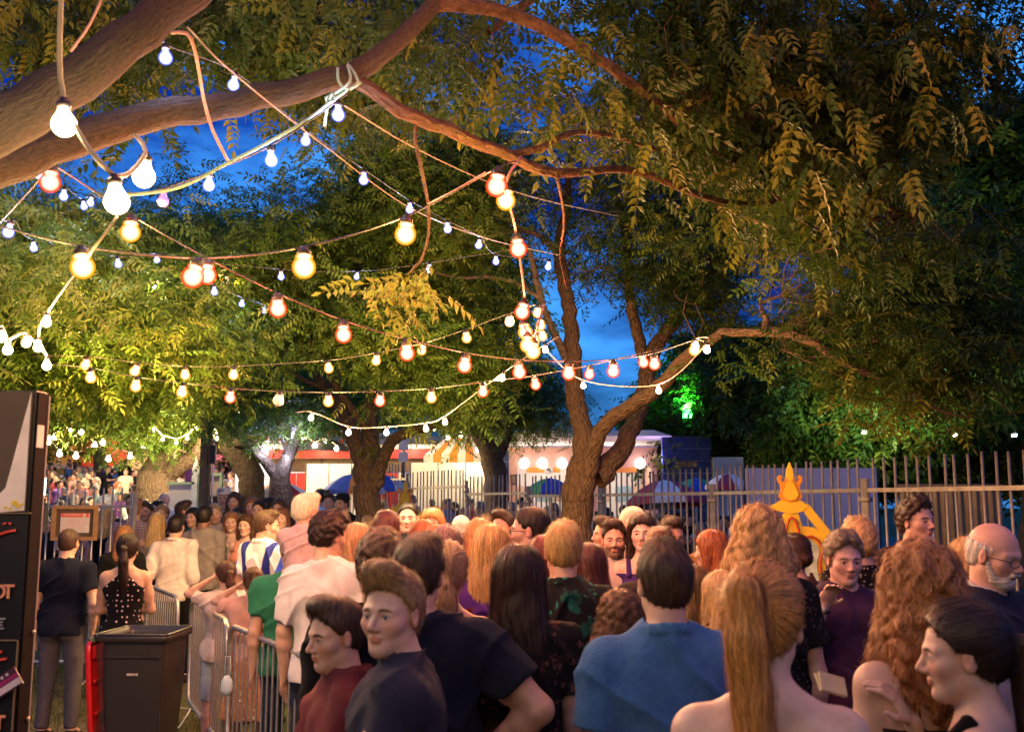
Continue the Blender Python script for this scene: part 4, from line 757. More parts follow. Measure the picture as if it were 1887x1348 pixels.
# ================================================================== people: distance fields -> one continuous mesh
def axis(lo, hi, coarse, fines):
    out = [lo]; x = lo
    while x < hi:
        h = coarse
        for a, b, f in fines:
            if a - f <= x < b: h = min(h, f)
        x += h; out.append(x)
    return np.array(out, np.float32)
class Field:
    def __init__(s, lo, hi, coarse, fines=()):
        s.ax = [axis(lo[i], hi[i], coarse, [(f[0][i], f[1][i], f[2]) for f in fines]) for i in range(3)]
        s.F = np.full([len(a) for a in s.ax], .06, np.float32)
    def _sub(s, lo, hi):
        sl = []
        for i in range(3):
            a = np.searchsorted(s.ax[i], lo[i]); b = np.searchsorted(s.ax[i], hi[i])
            if b <= a: return None
            sl.append(slice(a, b))
        return tuple(sl)
    def op(s, lo, hi, fn, k, mode='u'):
        pad = max(k, .012) + (.02 if mode == 'u' else .004)
        sl = s._sub([a - pad for a in lo], [a + pad for a in hi])
        if sl is None: return
        X = s.ax[0][sl[0]][:, None, None]; Y = s.ax[1][sl[1]][None, :, None]; Z = s.ax[2][sl[2]][None, None, :]
        d = fn(X, Y, Z); F = s.F[sl]
        if mode == 'u':
            if k > 0:
                h = np.clip(.5 + .5 * (F - d) / k, 0, 1); s.F[sl] = F * (1 - h) + d * h - k * h * (1 - h)
            else: s.F[sl] = np.minimum(F, d)
        else:
            d = -d
            if k > 0:
                h = np.clip(.5 - .5 * (F - d) / k, 0, 1); s.F[sl] = F * (1 - h) + d * h + k * h * (1 - h)
            else: s.F[sl] = np.maximum(F, d)
    def cap(s, a, b, ra, rb=None, k=.02, mode='u', flat=None):
        rb = ra if rb is None else rb; a = np.asarray(a, float); b = np.asarray(b, float); r = max(ra, rb)
        ba = b - a; l2 = float(ba @ ba) + 1e-9
        def fn(X, Y, Z):
            x, y, z = X - a[0], Y - a[1], Z - a[2]
            t = (x * ba[0] + y * ba[1] + z * ba[2]) / l2; h = np.clip(t, 0, 1)
            d = np.sqrt((x - h * ba[0]) ** 2 + (y - h * ba[1]) ** 2 + (z - h * ba[2]) ** 2) - (ra + (rb - ra) * h)
            if flat: d = np.maximum(d, (t - 1) * sqrt(l2))
            return d
        s.op(np.minimum(a, b) - r, np.maximum(a, b) + r, fn, k, mode)
    def ell(s, c, r, R=None, k=.02, mode='u'):
        c = np.asarray(c, float); r = np.asarray(r, float); m = r.max() if R is not None else r
        def fn(X, Y, Z):
            x, y, z = X - c[0], Y - c[1], Z - c[2]
            if R is not None:
                x, y, z = (R[0][0] * x + R[1][0] * y + R[2][0] * z, R[0][1] * x + R[1][1] * y + R[2][1] * z, R[0][2] * x + R[1][2] * y + R[2][2] * z)
            k0 = np.sqrt((x / r[0]) ** 2 + (y / r[1]) ** 2 + (z / r[2]) ** 2); k1 = np.sqrt((x / r[0] ** 2) ** 2 + (y / r[1] ** 2) ** 2 + (z / r[2] ** 2) ** 2)
            return k0 * (k0 - 1) / (k1 + 1e-6)
        s.op(c - m, c + m, fn, k, mode)
    def cut(s, fn):      # keep where fn <= 0
        s.F = np.maximum(s.F, fn(s.ax[0][:, None, None], s.ax[1][None, :, None], s.ax[2][None, None, :]).astype(np.float32))
    def add(s, fn):
        s.F = s.F + fn(s.ax[0][:, None, None], s.ax[1][None, :, None], s.ax[2][None, None, :]).astype(np.float32)
    def mesh(s):
        F = s.F; F[0], F[-1], F[:, 0], F[:, -1], F[:, :, 0], F[:, :, -1] = .05, .05, .05, .05, .05, .05
        neg = F < 0
        n = neg.astype(np.int8)
        c = n[:-1, :-1, :-1] + n[1:, :-1, :-1] + n[:-1, 1:, :-1] + n[1:, 1:, :-1] + n[:-1, :-1, 1:] + n[1:, :-1, 1:] + n[:-1, 1:, 1:] + n[1:, 1:, 1:]
        act = (c > 0) & (c < 8); I, J, K = np.nonzero(act); m = len(I)
        if m == 0: return np.zeros((0, 3)), np.zeros((0, 4), int)
        idx = np.full(act.shape, -1, np.int64); idx[I, J, K] = np.arange(m)
        acc = np.zeros((m, 3)); cnt = np.zeros(m); ax = s.ax
        cor = [(a, b, d) for a in (0, 1) for b in (0, 1) for d in (0, 1)]
        for p in cor:
            for e in range(3):
                if p[e]: continue
                q = list(p); q[e] = 1
                f0 = F[I + p[0], J + p[1], K + p[2]]; f1 = F[I + q[0], J + q[1], K + q[2]]
                w = (f0 < 0) != (f1 < 0); t = np.where(w, f0 / np.where(w, f0 - f1, 1), 0)
                A = np.stack([ax[0][I + p[0]], ax[1][J + p[1]], ax[2][K + p[2]]], 1); B = np.stack([ax[0][I + q[0]], ax[1][J + q[1]], ax[2][K + q[2]]], 1)
                acc += np.where(w[:, None], A + (B - A) * t[:, None], 0); cnt += w
        V = acc / cnt[:, None]; Q = []
        for e in range(3):
            sl0 = [slice(1, -1)] * 3; sl1 = [slice(1, -1)] * 3; sl0[e] = slice(0, -1); sl1[e] = slice(1, None)
            a = neg[tuple(sl0)]; b = neg[tuple(sl1)]; i, j, k = np.nonzero(a != b)
            off = [1, 1, 1]; off[e] = 0; i, j, k = i + off[0], j + off[1], k + off[2]
            u, v = [(1, 2), (2, 0), (0, 1)][e]
            def cell(du, dv):
                q = [i.copy(), j.copy(), k.copy()]; q[u] -= du; q[v] -= dv
                return idx[q[0], q[1], q[2]]
            q = np.stack([cell(1, 1), cell(0, 1), cell(0, 0), cell(1, 0)], 1)
            fl = ~neg[i, j, k] if False else neg[tuple(x for x in (i, j, k))]
            q[~fl] = q[~fl][:, ::-1]; Q.append(q)
        Q = np.concatenate(Q); Q = Q[(Q >= 0).all(1)]
        return V, Q

def relax(V, Q, it=1):
    for _ in range(it):
        acc = np.zeros_like(V); cnt = np.zeros(len(V))
        for a, b in ((0, 1), (1, 2), (2, 3), (3, 0)):
            np.add.at(acc, Q[:, a], V[Q[:, b]]); np.add.at(acc, Q[:, b], V[Q[:, a]]); np.add.at(cnt, Q[:, a], 1); np.add.at(cnt, Q[:, b], 1)
        V = .5 * V + .5 * acc / np.maximum(cnt, 1)[:, None]
    return V

ARMS = {  # elbow offset from shoulder, wrist offset from elbow (x is outwards, y forwards), fingers direction
    'down': ((.045, -.015, -.285), (.01, .045, -.245)),
    'swing': ((.05, -.10, -.265), (.0, .04, -.25)),
    'hip': ((.19, -.07, -.20), (-.16, .10, -.15)),
    'pocket': ((.09, -.05, -.275), (-.03, .08, -.22)),
    'cross': ((.05, .06, -.27), (-.20, .14, .02)),
    'phone': ((.03, .02, -.285), (-.06, .23, .10)),
    'mouth': ((.06, .13, -.225), (-.10, .05, .245)),
    'ear': ((.17, .10, .06), (-.20, -.03, .13)),
    'rail': ((.05, .14, -.24), (.0, .23, .02)),
    'fwd': ((.05, .17, -.22), (-.06, .21, .05)),
    'hold': ((.04, .10, -.265), (-.07, .23, .03)),
}
def skeleton(sp):
    f = sp.get('sex') == 'f'; sw = (.156 if f else .181) * sp.get('wide', 1)
    J = dict(sw=sw, head=np.array([0, .014, 1.612]), neck=np.array([0, -.028, 1.47]), f=f)
    st = sp.get('legs', 'stand')
    for s, nm in ((-1, 'L'), (1, 'R')):
        sh = np.array([s * sw, -.02, 1.398])
        a = sp.get('arms', 'down'); a = a if isinstance(a, str) else a[0 if s < 0 else 1]
        e, w = ARMS[a]; el = sh + np.array(e) * (s, 1, 1); wr = el + np.array(w) * (s, 1, 1)
        J['sh' + nm], J['el' + nm], J['wr' + nm], J['arm' + nm] = sh, el, wr, a
        hp = np.array([s * .092, -.01, .93])
        if st == 'walk': kn = hp + (s * .01, .16 * s, -.43); an = kn + (0, -.10 + .06 * s, -.41)
        elif st == 'sit': kn = hp + (s * .05, .40, .0); an = kn + (0, .03, -.38)
        else: kn = hp + (s * .02, .025, -.43); an = kn + (s * .01, -.035, -.41)
        J['hp' + nm], J['kn' + nm], J['an' + nm] = hp, kn, an
    y, p = sp.get('head', (0, 0)); J['Rh'] = rotz(radians(y)) @ rotx(radians(p)); J['hs'] = sp.get('hs', 1.0)
    if sp.get('roll'): J['Rh'] = roty(radians(sp['roll'])) @ J['Rh']
    return J

def head_prims(F, J, full=True, f=False, young=False):
    c, R, h = J['head'], J['Rh'], J['hs']
    T = lambda p: c + R @ (np.asarray(p, float) * h)
    E = lambda p, r, k, R2=None, mode='u': F.ell(T(p), np.asarray(r) * h, R if R2 is None else R @ R2, k * h, mode)
    C = lambda a, b, r, r2, k, mode='u': F.cap(T(a), T(b), r * h, r2 * h, k * h, mode)
    jw = .88 if (f or young) else 1.0
    E((0, -.014, .043), (.074, .094, .083), .0)
    E((0, .020, -.015), (.061, .070, .083), .03)
    E((0, .060 , -.087), (.019 * jw, .022, .019), .03)
    for s in (-1, 1):
        C((s * .050 * jw, -.002, -.048), (s * .014, .055, -.087), .017, .013, .028)
        E((s * .041, .051, -.016), (.023, .022, .020), .025)
        if full:
            C((s * .012, .081, .024), (s * .047, .064, .024), .0085 if f else .010, .007, .018)
            E((s * .031, .098, .005), (.021, .020, .015), .016, mode='s')
            E((s * .031, .0665, .006), (.0175, .0165, .0145), .006)           # lids over the ball
            E((s * .031, .0855, .0045), (.0132, .010, .0056), .002, mode='s')  # opening
            E((s * .0765, -.008, .002), (.009, .019, .031), .006, rotz(-s * .35))
            E((s * .0865, .002, .004), (.006, .009, .018), .004, mode='s')
            E((s * .0105, .093, -.0285), (.0085, .010, .0075), .008)
        else: E((s * .0765, -.008, .002), (.010, .018, .030), .006)
    if full:
        C((0, .082, .018), (0, .107, -.022), .0065, .0095, .010)
        E((0, .0835, -.0505), (.0215, .0075, .0048), .007); E((0, .0825, -.0605), (.017, .0075, .0055), .007)
        E((0, .101, -.0555), (.021, .012, .0018), .002, mode='s')
        E((0, .088, -.073), (.014, .008, .006), .010, mode='s')
    else: C((0, .080, .015), (0, .104, -.022), .008, .011, .012)
    nr = .050 if f else .060
    F.cap(T((0, -.022, -.055)), J['neck'] + (0, 0, -.02), nr * (.5 + .5 * h), nr * 1.06, .025)

def hand_prims(F, w, d, s, up, fine, curl=.5):
    d = nrm(d); side = nrm(np.cross(d, up)); nn = nrm(np.cross(side, d))
    pc = w + d * .045
    F.ell(pc, (.040, .052, .016), np.stack([side, d, nn], 1), .015)
    if not fine:
        F.cap(pc + d * .03, pc + d * .09 + nn * -.02, .026, .014, .02); return
    for i, (o, L) in enumerate(((-.027, .066), (-.009, .078), (.009, .073), (.026, .056))):
        a = pc + d * .040 + side * o; b = a + nrm(d - nn * curl * .6) * L * .5; c2 = b + nrm(d - nn * curl * 1.8) * L * .5
        F.cap(a, b, .0088, .0078, .005); F.cap(b, c2, .0078, .0066, .004)
    a = pc + side * (-.03) - d * .02; b = a + nrm(d - side * 1.1 - nn * .4) * .036; F.cap(a, b, .012, .009, .008); F.cap(b, b + nrm(d - nn * .7) * .028, .009, .0075, .004)

def torso(F, J, g=0.0, loose=0.0):
    f = J['f']; w = J['sw'] / (.156 if f else .181); b = J.get('belly', 0)
    F.ell((0, -.012, 1.285), ((.148 if f else .165) * w + g, .105 + g, .19 + g), k=0)
    F.ell((0, .0 + b * .4, 1.10), ((.118 if f else .148) * w + g + loose + b * .5, .098 + g + loose * .6 + b, .17 + g), k=.06)
    F.ell((0, -.012, .955), ((.168 if f else .160) * (w * .5 + .5) + g + loose, .118 + g + loose * .5 + b * .5, .13 + g), k=.06)
    for s, n in ((-1, 'L'), (1, 'R')):
        F.cap(J['neck'] + (s * .02, -.002, -.018), J['sh' + n] + (-s * .035, -.005, .008), .056 + g, .043 + g, .045)
        F.ell(J['sh' + n] + (-s * .012, 0, -.012), (.053 + g, .058 + g, .062 + g), k=.035)
        F.ell((s * .085, -.075, 1.33), (.07 + g, .04 + g, .10 + g), k=.03)
        if f: F.ell((s * .068, .085, 1.27), (.060 + g, .050 + g, .058 + g), k=.03)
        elif g == 0 or True: F.ell((s * .075, .062, 1.33), (.075 + g, .040 + g, .065 + g), k=.03)
        F.ell((s * .08, -.07, .90), (.075 + g, .07 + g, .08 + g), k=.03)

def body_mesh(sp, J, q):
    hs = .0038 if q == 0 else .0062 if q == 1 else .011
    bs = .012 if q == 0 else .018 if q == 1 else .026
    R = .14 * J['hs']; h = J['head']; fines = [((h[0] - .095 * J['hs'], h[1] - .12, h[2] - .115 * J['hs']), (h[0] + .095 * J['hs'], h[1] + .125, h[2] + .14 * J['hs']), hs)]
    if q < 2: fines.append(((-.25, -.2, 1.0), (.25, .2, 1.5), bs * .7))
    hf = sp.get('fine_hands', '') if q == 0 else ''
    for n in hf:
        w = J['wr' + n]; fines.append((w - .13, w + .13, .0052))
    pts = np.array([J[a + b] for a in ('sh', 'el', 'wr', 'kn', 'an') for b in 'LR'])
    lo = np.minimum(pts.min(0) - .17, [-.24, -.2, .0]); hi = np.maximum(pts.max(0) + .17, [.24, .2, 1.612 + R + .04])
    lo[2] = pts[:, 2].min() - .12
    F = Field(lo, hi, bs, fines)
    torso(F, J)
    for s, n in ((-1, 'L'), (1, 'R')):
        k = .9 if J['f'] else 1.0; kk = k * sp.get('limb', 1.0)
        F.cap(J['sh' + n], J['el' + n], .050 * kk, .040 * kk, .03)
        F.ell(J['sh' + n] + (J['el' + n] - J['sh' + n]) * .5 + (0, .01, 0), (.048 * kk, .05 * kk, .08 * kk), k=.03)
        m = J['el' + n] + (J['wr' + n] - J['el' + n]) * .28
        F.cap(J['el' + n], m, .040 * kk, .043 * kk, .02); F.cap(m, J['wr' + n], .042 * kk, .027 * kk, .02)
        d = J['wr' + n] - J['el' + n]; up = {'mouth': (0, -1, .2), 'ear': (s, 0, .3)}.get(J['arm' + n], (s * 1.0, .2, 0) if J['arm' + n] in ('down', 'swing', 'hip', 'pocket') else (0, 0, 1))
        if J['arm' + n] == 'mouth': d = np.array([-s * .25, .45, .75])
        if J['arm' + n] == 'ear': d = np.array([-s * .7, -.2, .55])
        hand_prims(F, J['wr' + n], d, s, np.asarray(up, float), n in hf, .7 if J['arm' + n] in ('mouth', 'ear', 'hold', 'phone') else .35)
        F.cap(J['hp' + n], J['kn' + n], .083, .054, .04); F.cap(J['kn' + n], J['kn' + n] + (J['an' + n] - J['kn' + n]) * .35, .052, .054, .02)
        F.cap(J['kn' + n] + (J['an' + n] - J['kn' + n]) * .35, J['an' + n], .054, .034, .02)
        F.cap(J['an' + n], J['an' + n] + (0, .14, -.045), .035, .028, .02)
    head_prims(F, J, q < 2, J['f'], sp.get('young'))
    V, Q = F.mesh()
    return V, Q

def skin_colors(V, J, sp):
    base = np.array(sp.get('skin', (.46, .28, .20))); n = len(V)
    L = ((V - J['head']) @ J['Rh']) / J['hs']; x, y, z = np.abs(L[:, 0]), L[:, 1], L[:, 2]
    C = np.repeat(base[None], n, 0) * (1 + .05 * np.sin(V[:, 0:1] * 60 + 3 * np.sin(V[:, 2:3] * 40)) + .04 * np.sin(V[:, 2:3] * 90))
    def m(cond, col, w=1.0):
        c = cond.astype(float)[:, None] * w; return C * (1 - c) + np.asarray(col) * c
    g = lambda a, b, c, ra, rb, rc: np.exp(-((x - a) / ra) ** 2 - ((y - b) / rb) ** 2 - ((z - c) / rc) ** 2)
    C = m(g(.04, .07, -.02, .022, .03, .018), base * (1.12, .72, .68), .6)          # cheeks
    C = m(g(0, .105, -.022, .015, .02, .012), base * (1.1, .75, .7), .5)
    C = m(g(.08, 0, 0, .012, .03, .03), base * (1.1, .7, .65), .5)
    hd = (y > -.2) & (z > -.15)
    C = m(hd * np.clip(1.3 - (x / .021) ** 4 - ((z + .0555) / .0115) ** 4, 0, 1) * (y > .077), base * ((.95, .42, .42) if J['f'] else (.92, .55, .50)), .85)
    br = np.array(sp.get('brow', np.array(sp.get('hc', (.06, .035, .02))) * .6))
    C = m(np.clip(1.6 - ((x - .031) / .018) ** 4 - ((z - .0265 + .006 * ((x - .028) / .02) ** 2) / (.0042 if not J['f'] else .003)) ** 2, 0, 1) * (y > .05), br * .8, .95)
    C = m(np.clip(1.5 - ((x - .031) / .0155) ** 4 - ((z - .0095 + 10 * (x - .031) ** 2) / .0024) ** 2, 0, 1) * (y > .05), br * .5, .8)   # lashes
    if sp.get('stubble'):
        w = np.clip((-.028 - z) / .015, 0, 1) * np.clip((y + .02) / .03, 0, 1) * (z > -.125) + np.clip(1.2 - ((z + .04) / .008) ** 2 - (x / .03) ** 4, 0, 1) * (y > .07)
        C = m(np.clip(w, 0, 1) * ~((x < .021) & (np.abs(z + .0555) < .010)), br, sp['stubble'])
    if sp.get('buzz'):
        w = np.clip((z - .045 + .6 * np.clip(-y, -.1, .13)) / .02, 0, 1) * (y < .075)
        C = m(w * (z > -.05), np.array(sp['hc']), .8)
    return np.clip(C, 0.003, .95)

# ---- hair ---------------------------------------------------------------------------------
def hair_field(style, hs, seed, q):
    st = .0055 if q == 0 else .0085 if q == 1 else .014
    long_ = style in ('long', 'curlylong', 'longsleek', 'ponytail', 'scrunchie', 'ponylow')
    zlo = -.42 if long_ else -.2 if style in ('bob', 'toddler', 'wavybob', 'ponyshort') else -.12
    F = Field((-.17, -.24, zlo), (.17, .13, .20), st)
    g = np.random.default_rng(seed); ph = g.uniform(0, 6.28, 6)
    v = {'buzz': .002, 'short': .008, 'crop': .006, 'quiff': .010, 'messy': .016, 'balding': .0015, 'ponytail': .007, 'bun': .008, 'scrunchie': .008}.get(style, .013)
    F.ell((0, -.015, .046), (.076 + v * .9, .096 + v, .085 + v), k=0)
    F.ell((0, -.042, .0), (.066 + v * .5, .062 + v, .068), k=.02)
    if style == 'quiff':
        F.ell((.004, .052, .118), (.062, .046, .034), rotx(.3), .03); F.ell((-.020, .060, .140), (.032, .034, .020), k=.025); F.ell((.028, .045, .138), (.032, .036, .020), k=.02)
    if style in ('short', 'messy'): F.ell((.01, .03, .115), (.062, .055, .028 + v), k=.025)
    # hairline
    zs = np.array([-.5, -.05, 0.0, .035, .07, .10, .3]); ys = np.array([-.002, .000, .006, .028, .060, .078, .2])
    if style in ('long', 'bob', 'curlylong', 'longsleek', 'toddler', 'wavybob', 'fringe'): ys = np.array([.0, .012, .022, .045, .075, .098, .2])
    if style == 'quiff': ys = np.array([-.002, .0, .004, .022, .050, .10, .3])
    F.cut(lambda X, Y, Z: (Y - np.interp(Z, zs, ys)) * .8 + 0 * X)
    yn = np.array([-.3, -.10, -.05, 0, .03, .2]); zn = np.array([-.075, -.072, -.06, -.015, -.005, .0])
    if style in ('crop', 'buzz'): zn = zn + .012
    if style == 'balding': zn = zn + .02
    if style in ('short', 'crop', 'buzz', 'quiff', 'messy', 'balding', 'ponytail', 'ponylow', 'bun', 'scrunchie', 'lowbun', 'ponyshort'):
        for s in (-1, 1): F.ell((s * .085, .006, -.012), (.035, .024, .036), k=.008, mode='s')
    F.cut(lambda X, Y, Z: (np.interp(Y, yn, zn) - Z) * .8 + 0 * X)
    if style == 'balding': F.cut(lambda X, Y, Z: (Z - .040 + .2 * Y + .006 * np.sin(60 * X)) * .9); 
    if style in ('long', 'longsleek', 'curlylong', 'bob', 'wavybob', 'toddler', 'fringe'):
        L = {'long': -.30, 'longsleek': -.38, 'curlylong': -.26, 'bob': -.13, 'wavybob': -.17, 'toddler': -.05, 'fringe': -.085}[style]; w = .016 if style in ('curlylong', 'wavybob') else 0
        for s in (-1, 1):
            F.cap((s * .070, -.01, .03), (s * (.080 + w), -.022, max(L * .55, -.14)), .026, .024 + w, .02)
            F.cap((s * (.080 + w), -.022, max(L * .55, -.14)), (s * (.070 + w), -.055, L), .024 + w, .016, .02)
        F.ell((0, -.082, L * .45), (.088 + w, .044 + w * .5, abs(L) * .62 + .03), k=.03)
        if L < -.2: F.ell((0, -.105, L * .62), (.088 + w, .034 + w * .4, abs(L) * .5), k=.03)
        F.cut(lambda X, Y, Z: (L - .02 - Z + .03 * np.sin(X * 70 + ph[0]) * (1 if w else .35) + .012 * np.sin(X * 190 + ph[1]) + .25 * np.abs(X)) * .8 + 0 * Y)
    if style in ('ponytail', 'ponylow', 'ponyshort'):
        z0 = .085 if style == 'ponytail' else .02; y0 = -.105 if style == 'ponytail' else -.105; L = -.36 if style != 'ponyshort' else -.14
        F.cap((0, y0, z0), (0, y0 - .045, z0 + .005), .016, .026, .012); F.cap((0, y0 - .045, z0 + .005), (0, -.155, z0 - .10), .028, .036, .015)
        F.cap((0, -.155, z0 - .10), (.01, -.145, L * .6), .036, .034, .015); F.cap((.01, -.145, L * .6), (.015, -.13, L), .034, .010, .015)
    if style == 'scrunchie':
        F.cap((0, -.10, -.01), (0, -.125, -.03), .022, .020, .01); F.ell((0, -.12, -.11), (.045, .032, .085), k=.012)
    if style == 'bun': F.ell((0, -.085, .098), (.042, .040, .036), k=.010)
    if style == 'lowbun': F.ell((0, -.125, -.005), (.040, .034, .036), k=.010)
    a = {'curlylong': .010, 'wavybob': .008, 'messy': .006, 'short': .0016, 'quiff': .0020, 'toddler': .0016, 'buzz': .0, 'crop': .001, 'lowbun': .0014, 'bun': .0014}.get(style, .0018)
    if a:
        if style in ('curlylong', 'wavybob', 'messy'):
            F.add(lambda X, Y, Z: a * (np.sin(X * 95 + 2.2 * np.sin(Z * 60 + ph[0])) * np.sin(Z * 70 + 1.5 * np.sin(Y * 70 + ph[1])) + .6 * np.sin(Y * 110 + 2 * np.sin(X * 80 + ph[2])) * np.sin(Z * 120 + ph[3])))
        else:
            F.add(lambda X, Y, Z: a * (np.sin(np.arctan2(X, -Y - .0) * 17 + 2.6 * np.sin(Z * 28 + X * 30 + ph[0])) + .5 * np.sin(np.arctan2(X, -Y) * 47 + 2 * np.sin(Z * 22 + ph[1]))))
    return F
def hair_mesh(style, hs, seed, q, strands):
    F = hair_field(style, hs, seed, q); V, Q = F.mesh()
    if len(V) == 0: return None
    V = relax(V, Q, 1)
    g = np.random.default_rng(seed + 5)
    ang = np.arctan2(V[:, 0], -V[:, 1]); t = .40 + .12 * np.sin(ang * 23 + 3 * np.sin(V[:, 2] * 22 + ang * 3)) + .10 * np.sin(ang * 61 + V[:, 2] * 26) + g.normal(0, .05, len(V))
    parts = [(V, Q)]; tint = [t]
    if strands:
        ax = F.ax; h = ax[0][1] - ax[0][0]; lo = np.array([a[0] for a in ax]); sh = np.array(F.F.shape) - 2
        gr = np.gradient(F.F)
        def nor(p):
            i = np.clip(((p - lo) / h), 0, sh).astype(int); r = np.stack([d[i[:, 0], i[:, 1], i[:, 2]] for d in gr], 1)
            return r / (np.linalg.norm(r, axis=1)[:, None] + 1e-6)
        def val(p):
            i = np.clip(((p - lo) / h), 0, sh).astype(int); return F.F[i[:, 0], i[:, 1], i[:, 2]]
        short = style in ('short', 'crop', 'buzz', 'quiff', 'messy', 'balding'); n = strands
        p = V[g.integers(0, len(V), n)].copy(); steps = 5 if short else 12; ds = .0085 if short else .017
        crown = np.array([0, -.03, .14]); curl = .9 if style in ('curlylong', 'wavybob') else .35 if style == 'messy' else .10
        if style == 'quiff': crown = np.array([0, -.09, .10])
        path = []; phs = g.uniform(0, 6.28, n); wid = g.uniform(.0005, .0012, n) * (1.7 if q else 1); lift = g.uniform(.0, .005, n) + (g.random(n) < .06) * g.uniform(0, .010, n)
        if short: lift = g.uniform(0, .002, n) + (g.random(n) < .06) * .004
        for k in range(steps):
            nn = nor(p); path.append(p + nn * (lift[:, None] * (1 + (k / steps) * (2.0 if short else .4)) + .002))
            if style in ('ponytail', 'bun', 'scrunchie', 'lowbun', 'ponylow', 'ponyshort'):
                d = np.where((p[:, 1:2] > -.10) & (p[:, 2:3] > -.04), np.array([[0, -.9, .3]]) * 1.0 + (np.array([[0, -.10, .05]]) - p) * 6, np.array([[0, 0, -1.0]]))
            elif short: d = (p - crown) * 6 + np.array([0, .0, -.25]) if style != 'quiff' else np.array([[0, .55, .25]]) + (p - crown) * 1.0 + np.where(p[:, 2:3] < .06, np.array([[0, -.7, -1.2]]), 0)
            else: d = (p - crown) * 4 + np.array([0, 0, -1.2])
            d = d + curl * np.stack([np.sin(k * .9 + phs), np.cos(k * .9 + phs) * .5, 0 * phs], 1) + g.normal(0, .06, (n, 3))
            d = d - nn * (d * nn).sum(1)[:, None]; d /= np.linalg.norm(d, axis=1)[:, None] + 1e-6
            p = p + d * ds; p = p - nor(p) * np.clip(val(p), -.01, .01)[:, None]
        PT = np.stack(path, 1); D = np.gradient(PT, axis=1); NN = np.stack([nor(PT[:, k]) for k in range(steps)], 1)
        S = np.cross(D, NN); S /= np.linalg.norm(S, axis=2)[..., None] + 1e-6
        w = wid[:, None, None] * np.linspace(1, .35, steps)[None, :, None]
        W = np.stack([PT - S * w, PT + S * w], 2).reshape(n, steps * 2, 3)
        k = np.arange(steps - 1); f = np.stack([2 * k, 2 * k + 1, 2 * k + 3, 2 * k + 2], 1)
        fb = (f[None] + (np.arange(n) * steps * 2)[:, None, None]).reshape(-1, 4)
        parts.append((W.reshape(-1, 3), fb)); tint.append(np.repeat(np.clip(g.normal(.52, .26, n), 0, 1), steps * 2))
    return parts, np.concatenate(tint)

# ---- clothes ------------------------------------------------------------------------------
def folds(F, seed, a):
    g = np.random.default_rng(seed); p = g.uniform(0, 6.28, 10); s = g.uniform(.8, 1.25, 4)
    def fn(X, Y, Z):
        r1 = 1 - np.abs(np.sin(8 * s[0] * Z + 7 * np.abs(X) + 1.6 * np.sin(9 * X + 6 * Y + p[0]) + p[1]))      # creases fanning down from the shoulders
        r2 = 1 - np.abs(np.sin(13 * s[1] * Z - 10 * X + 2.2 * np.sin(8 * Z + 5 * Y + p[2]) + p[3]))
        r3 = 1 - np.abs(np.sin(11 * s[2] * X + 5 * Z + 1.7 * np.sin(7 * Z + p[4]) + 6 * Y + p[5]))
        m = np.clip(.55 + .6 * np.sin(5 * Z + 4 * X + p[6]), 0, 1); n = np.clip(.5 + .7 * np.sin(6 * Z - 7 * X + p[7]), 0, 1)
        return -a * (1.5 * r1 ** 3 * m + 1.2 * r2 ** 4 * n + 1.0 * r3 ** 3 * (1 - m)) + a * .4 * np.sin(14 * Z + 9 * X + p[8])
    F.add(fn)
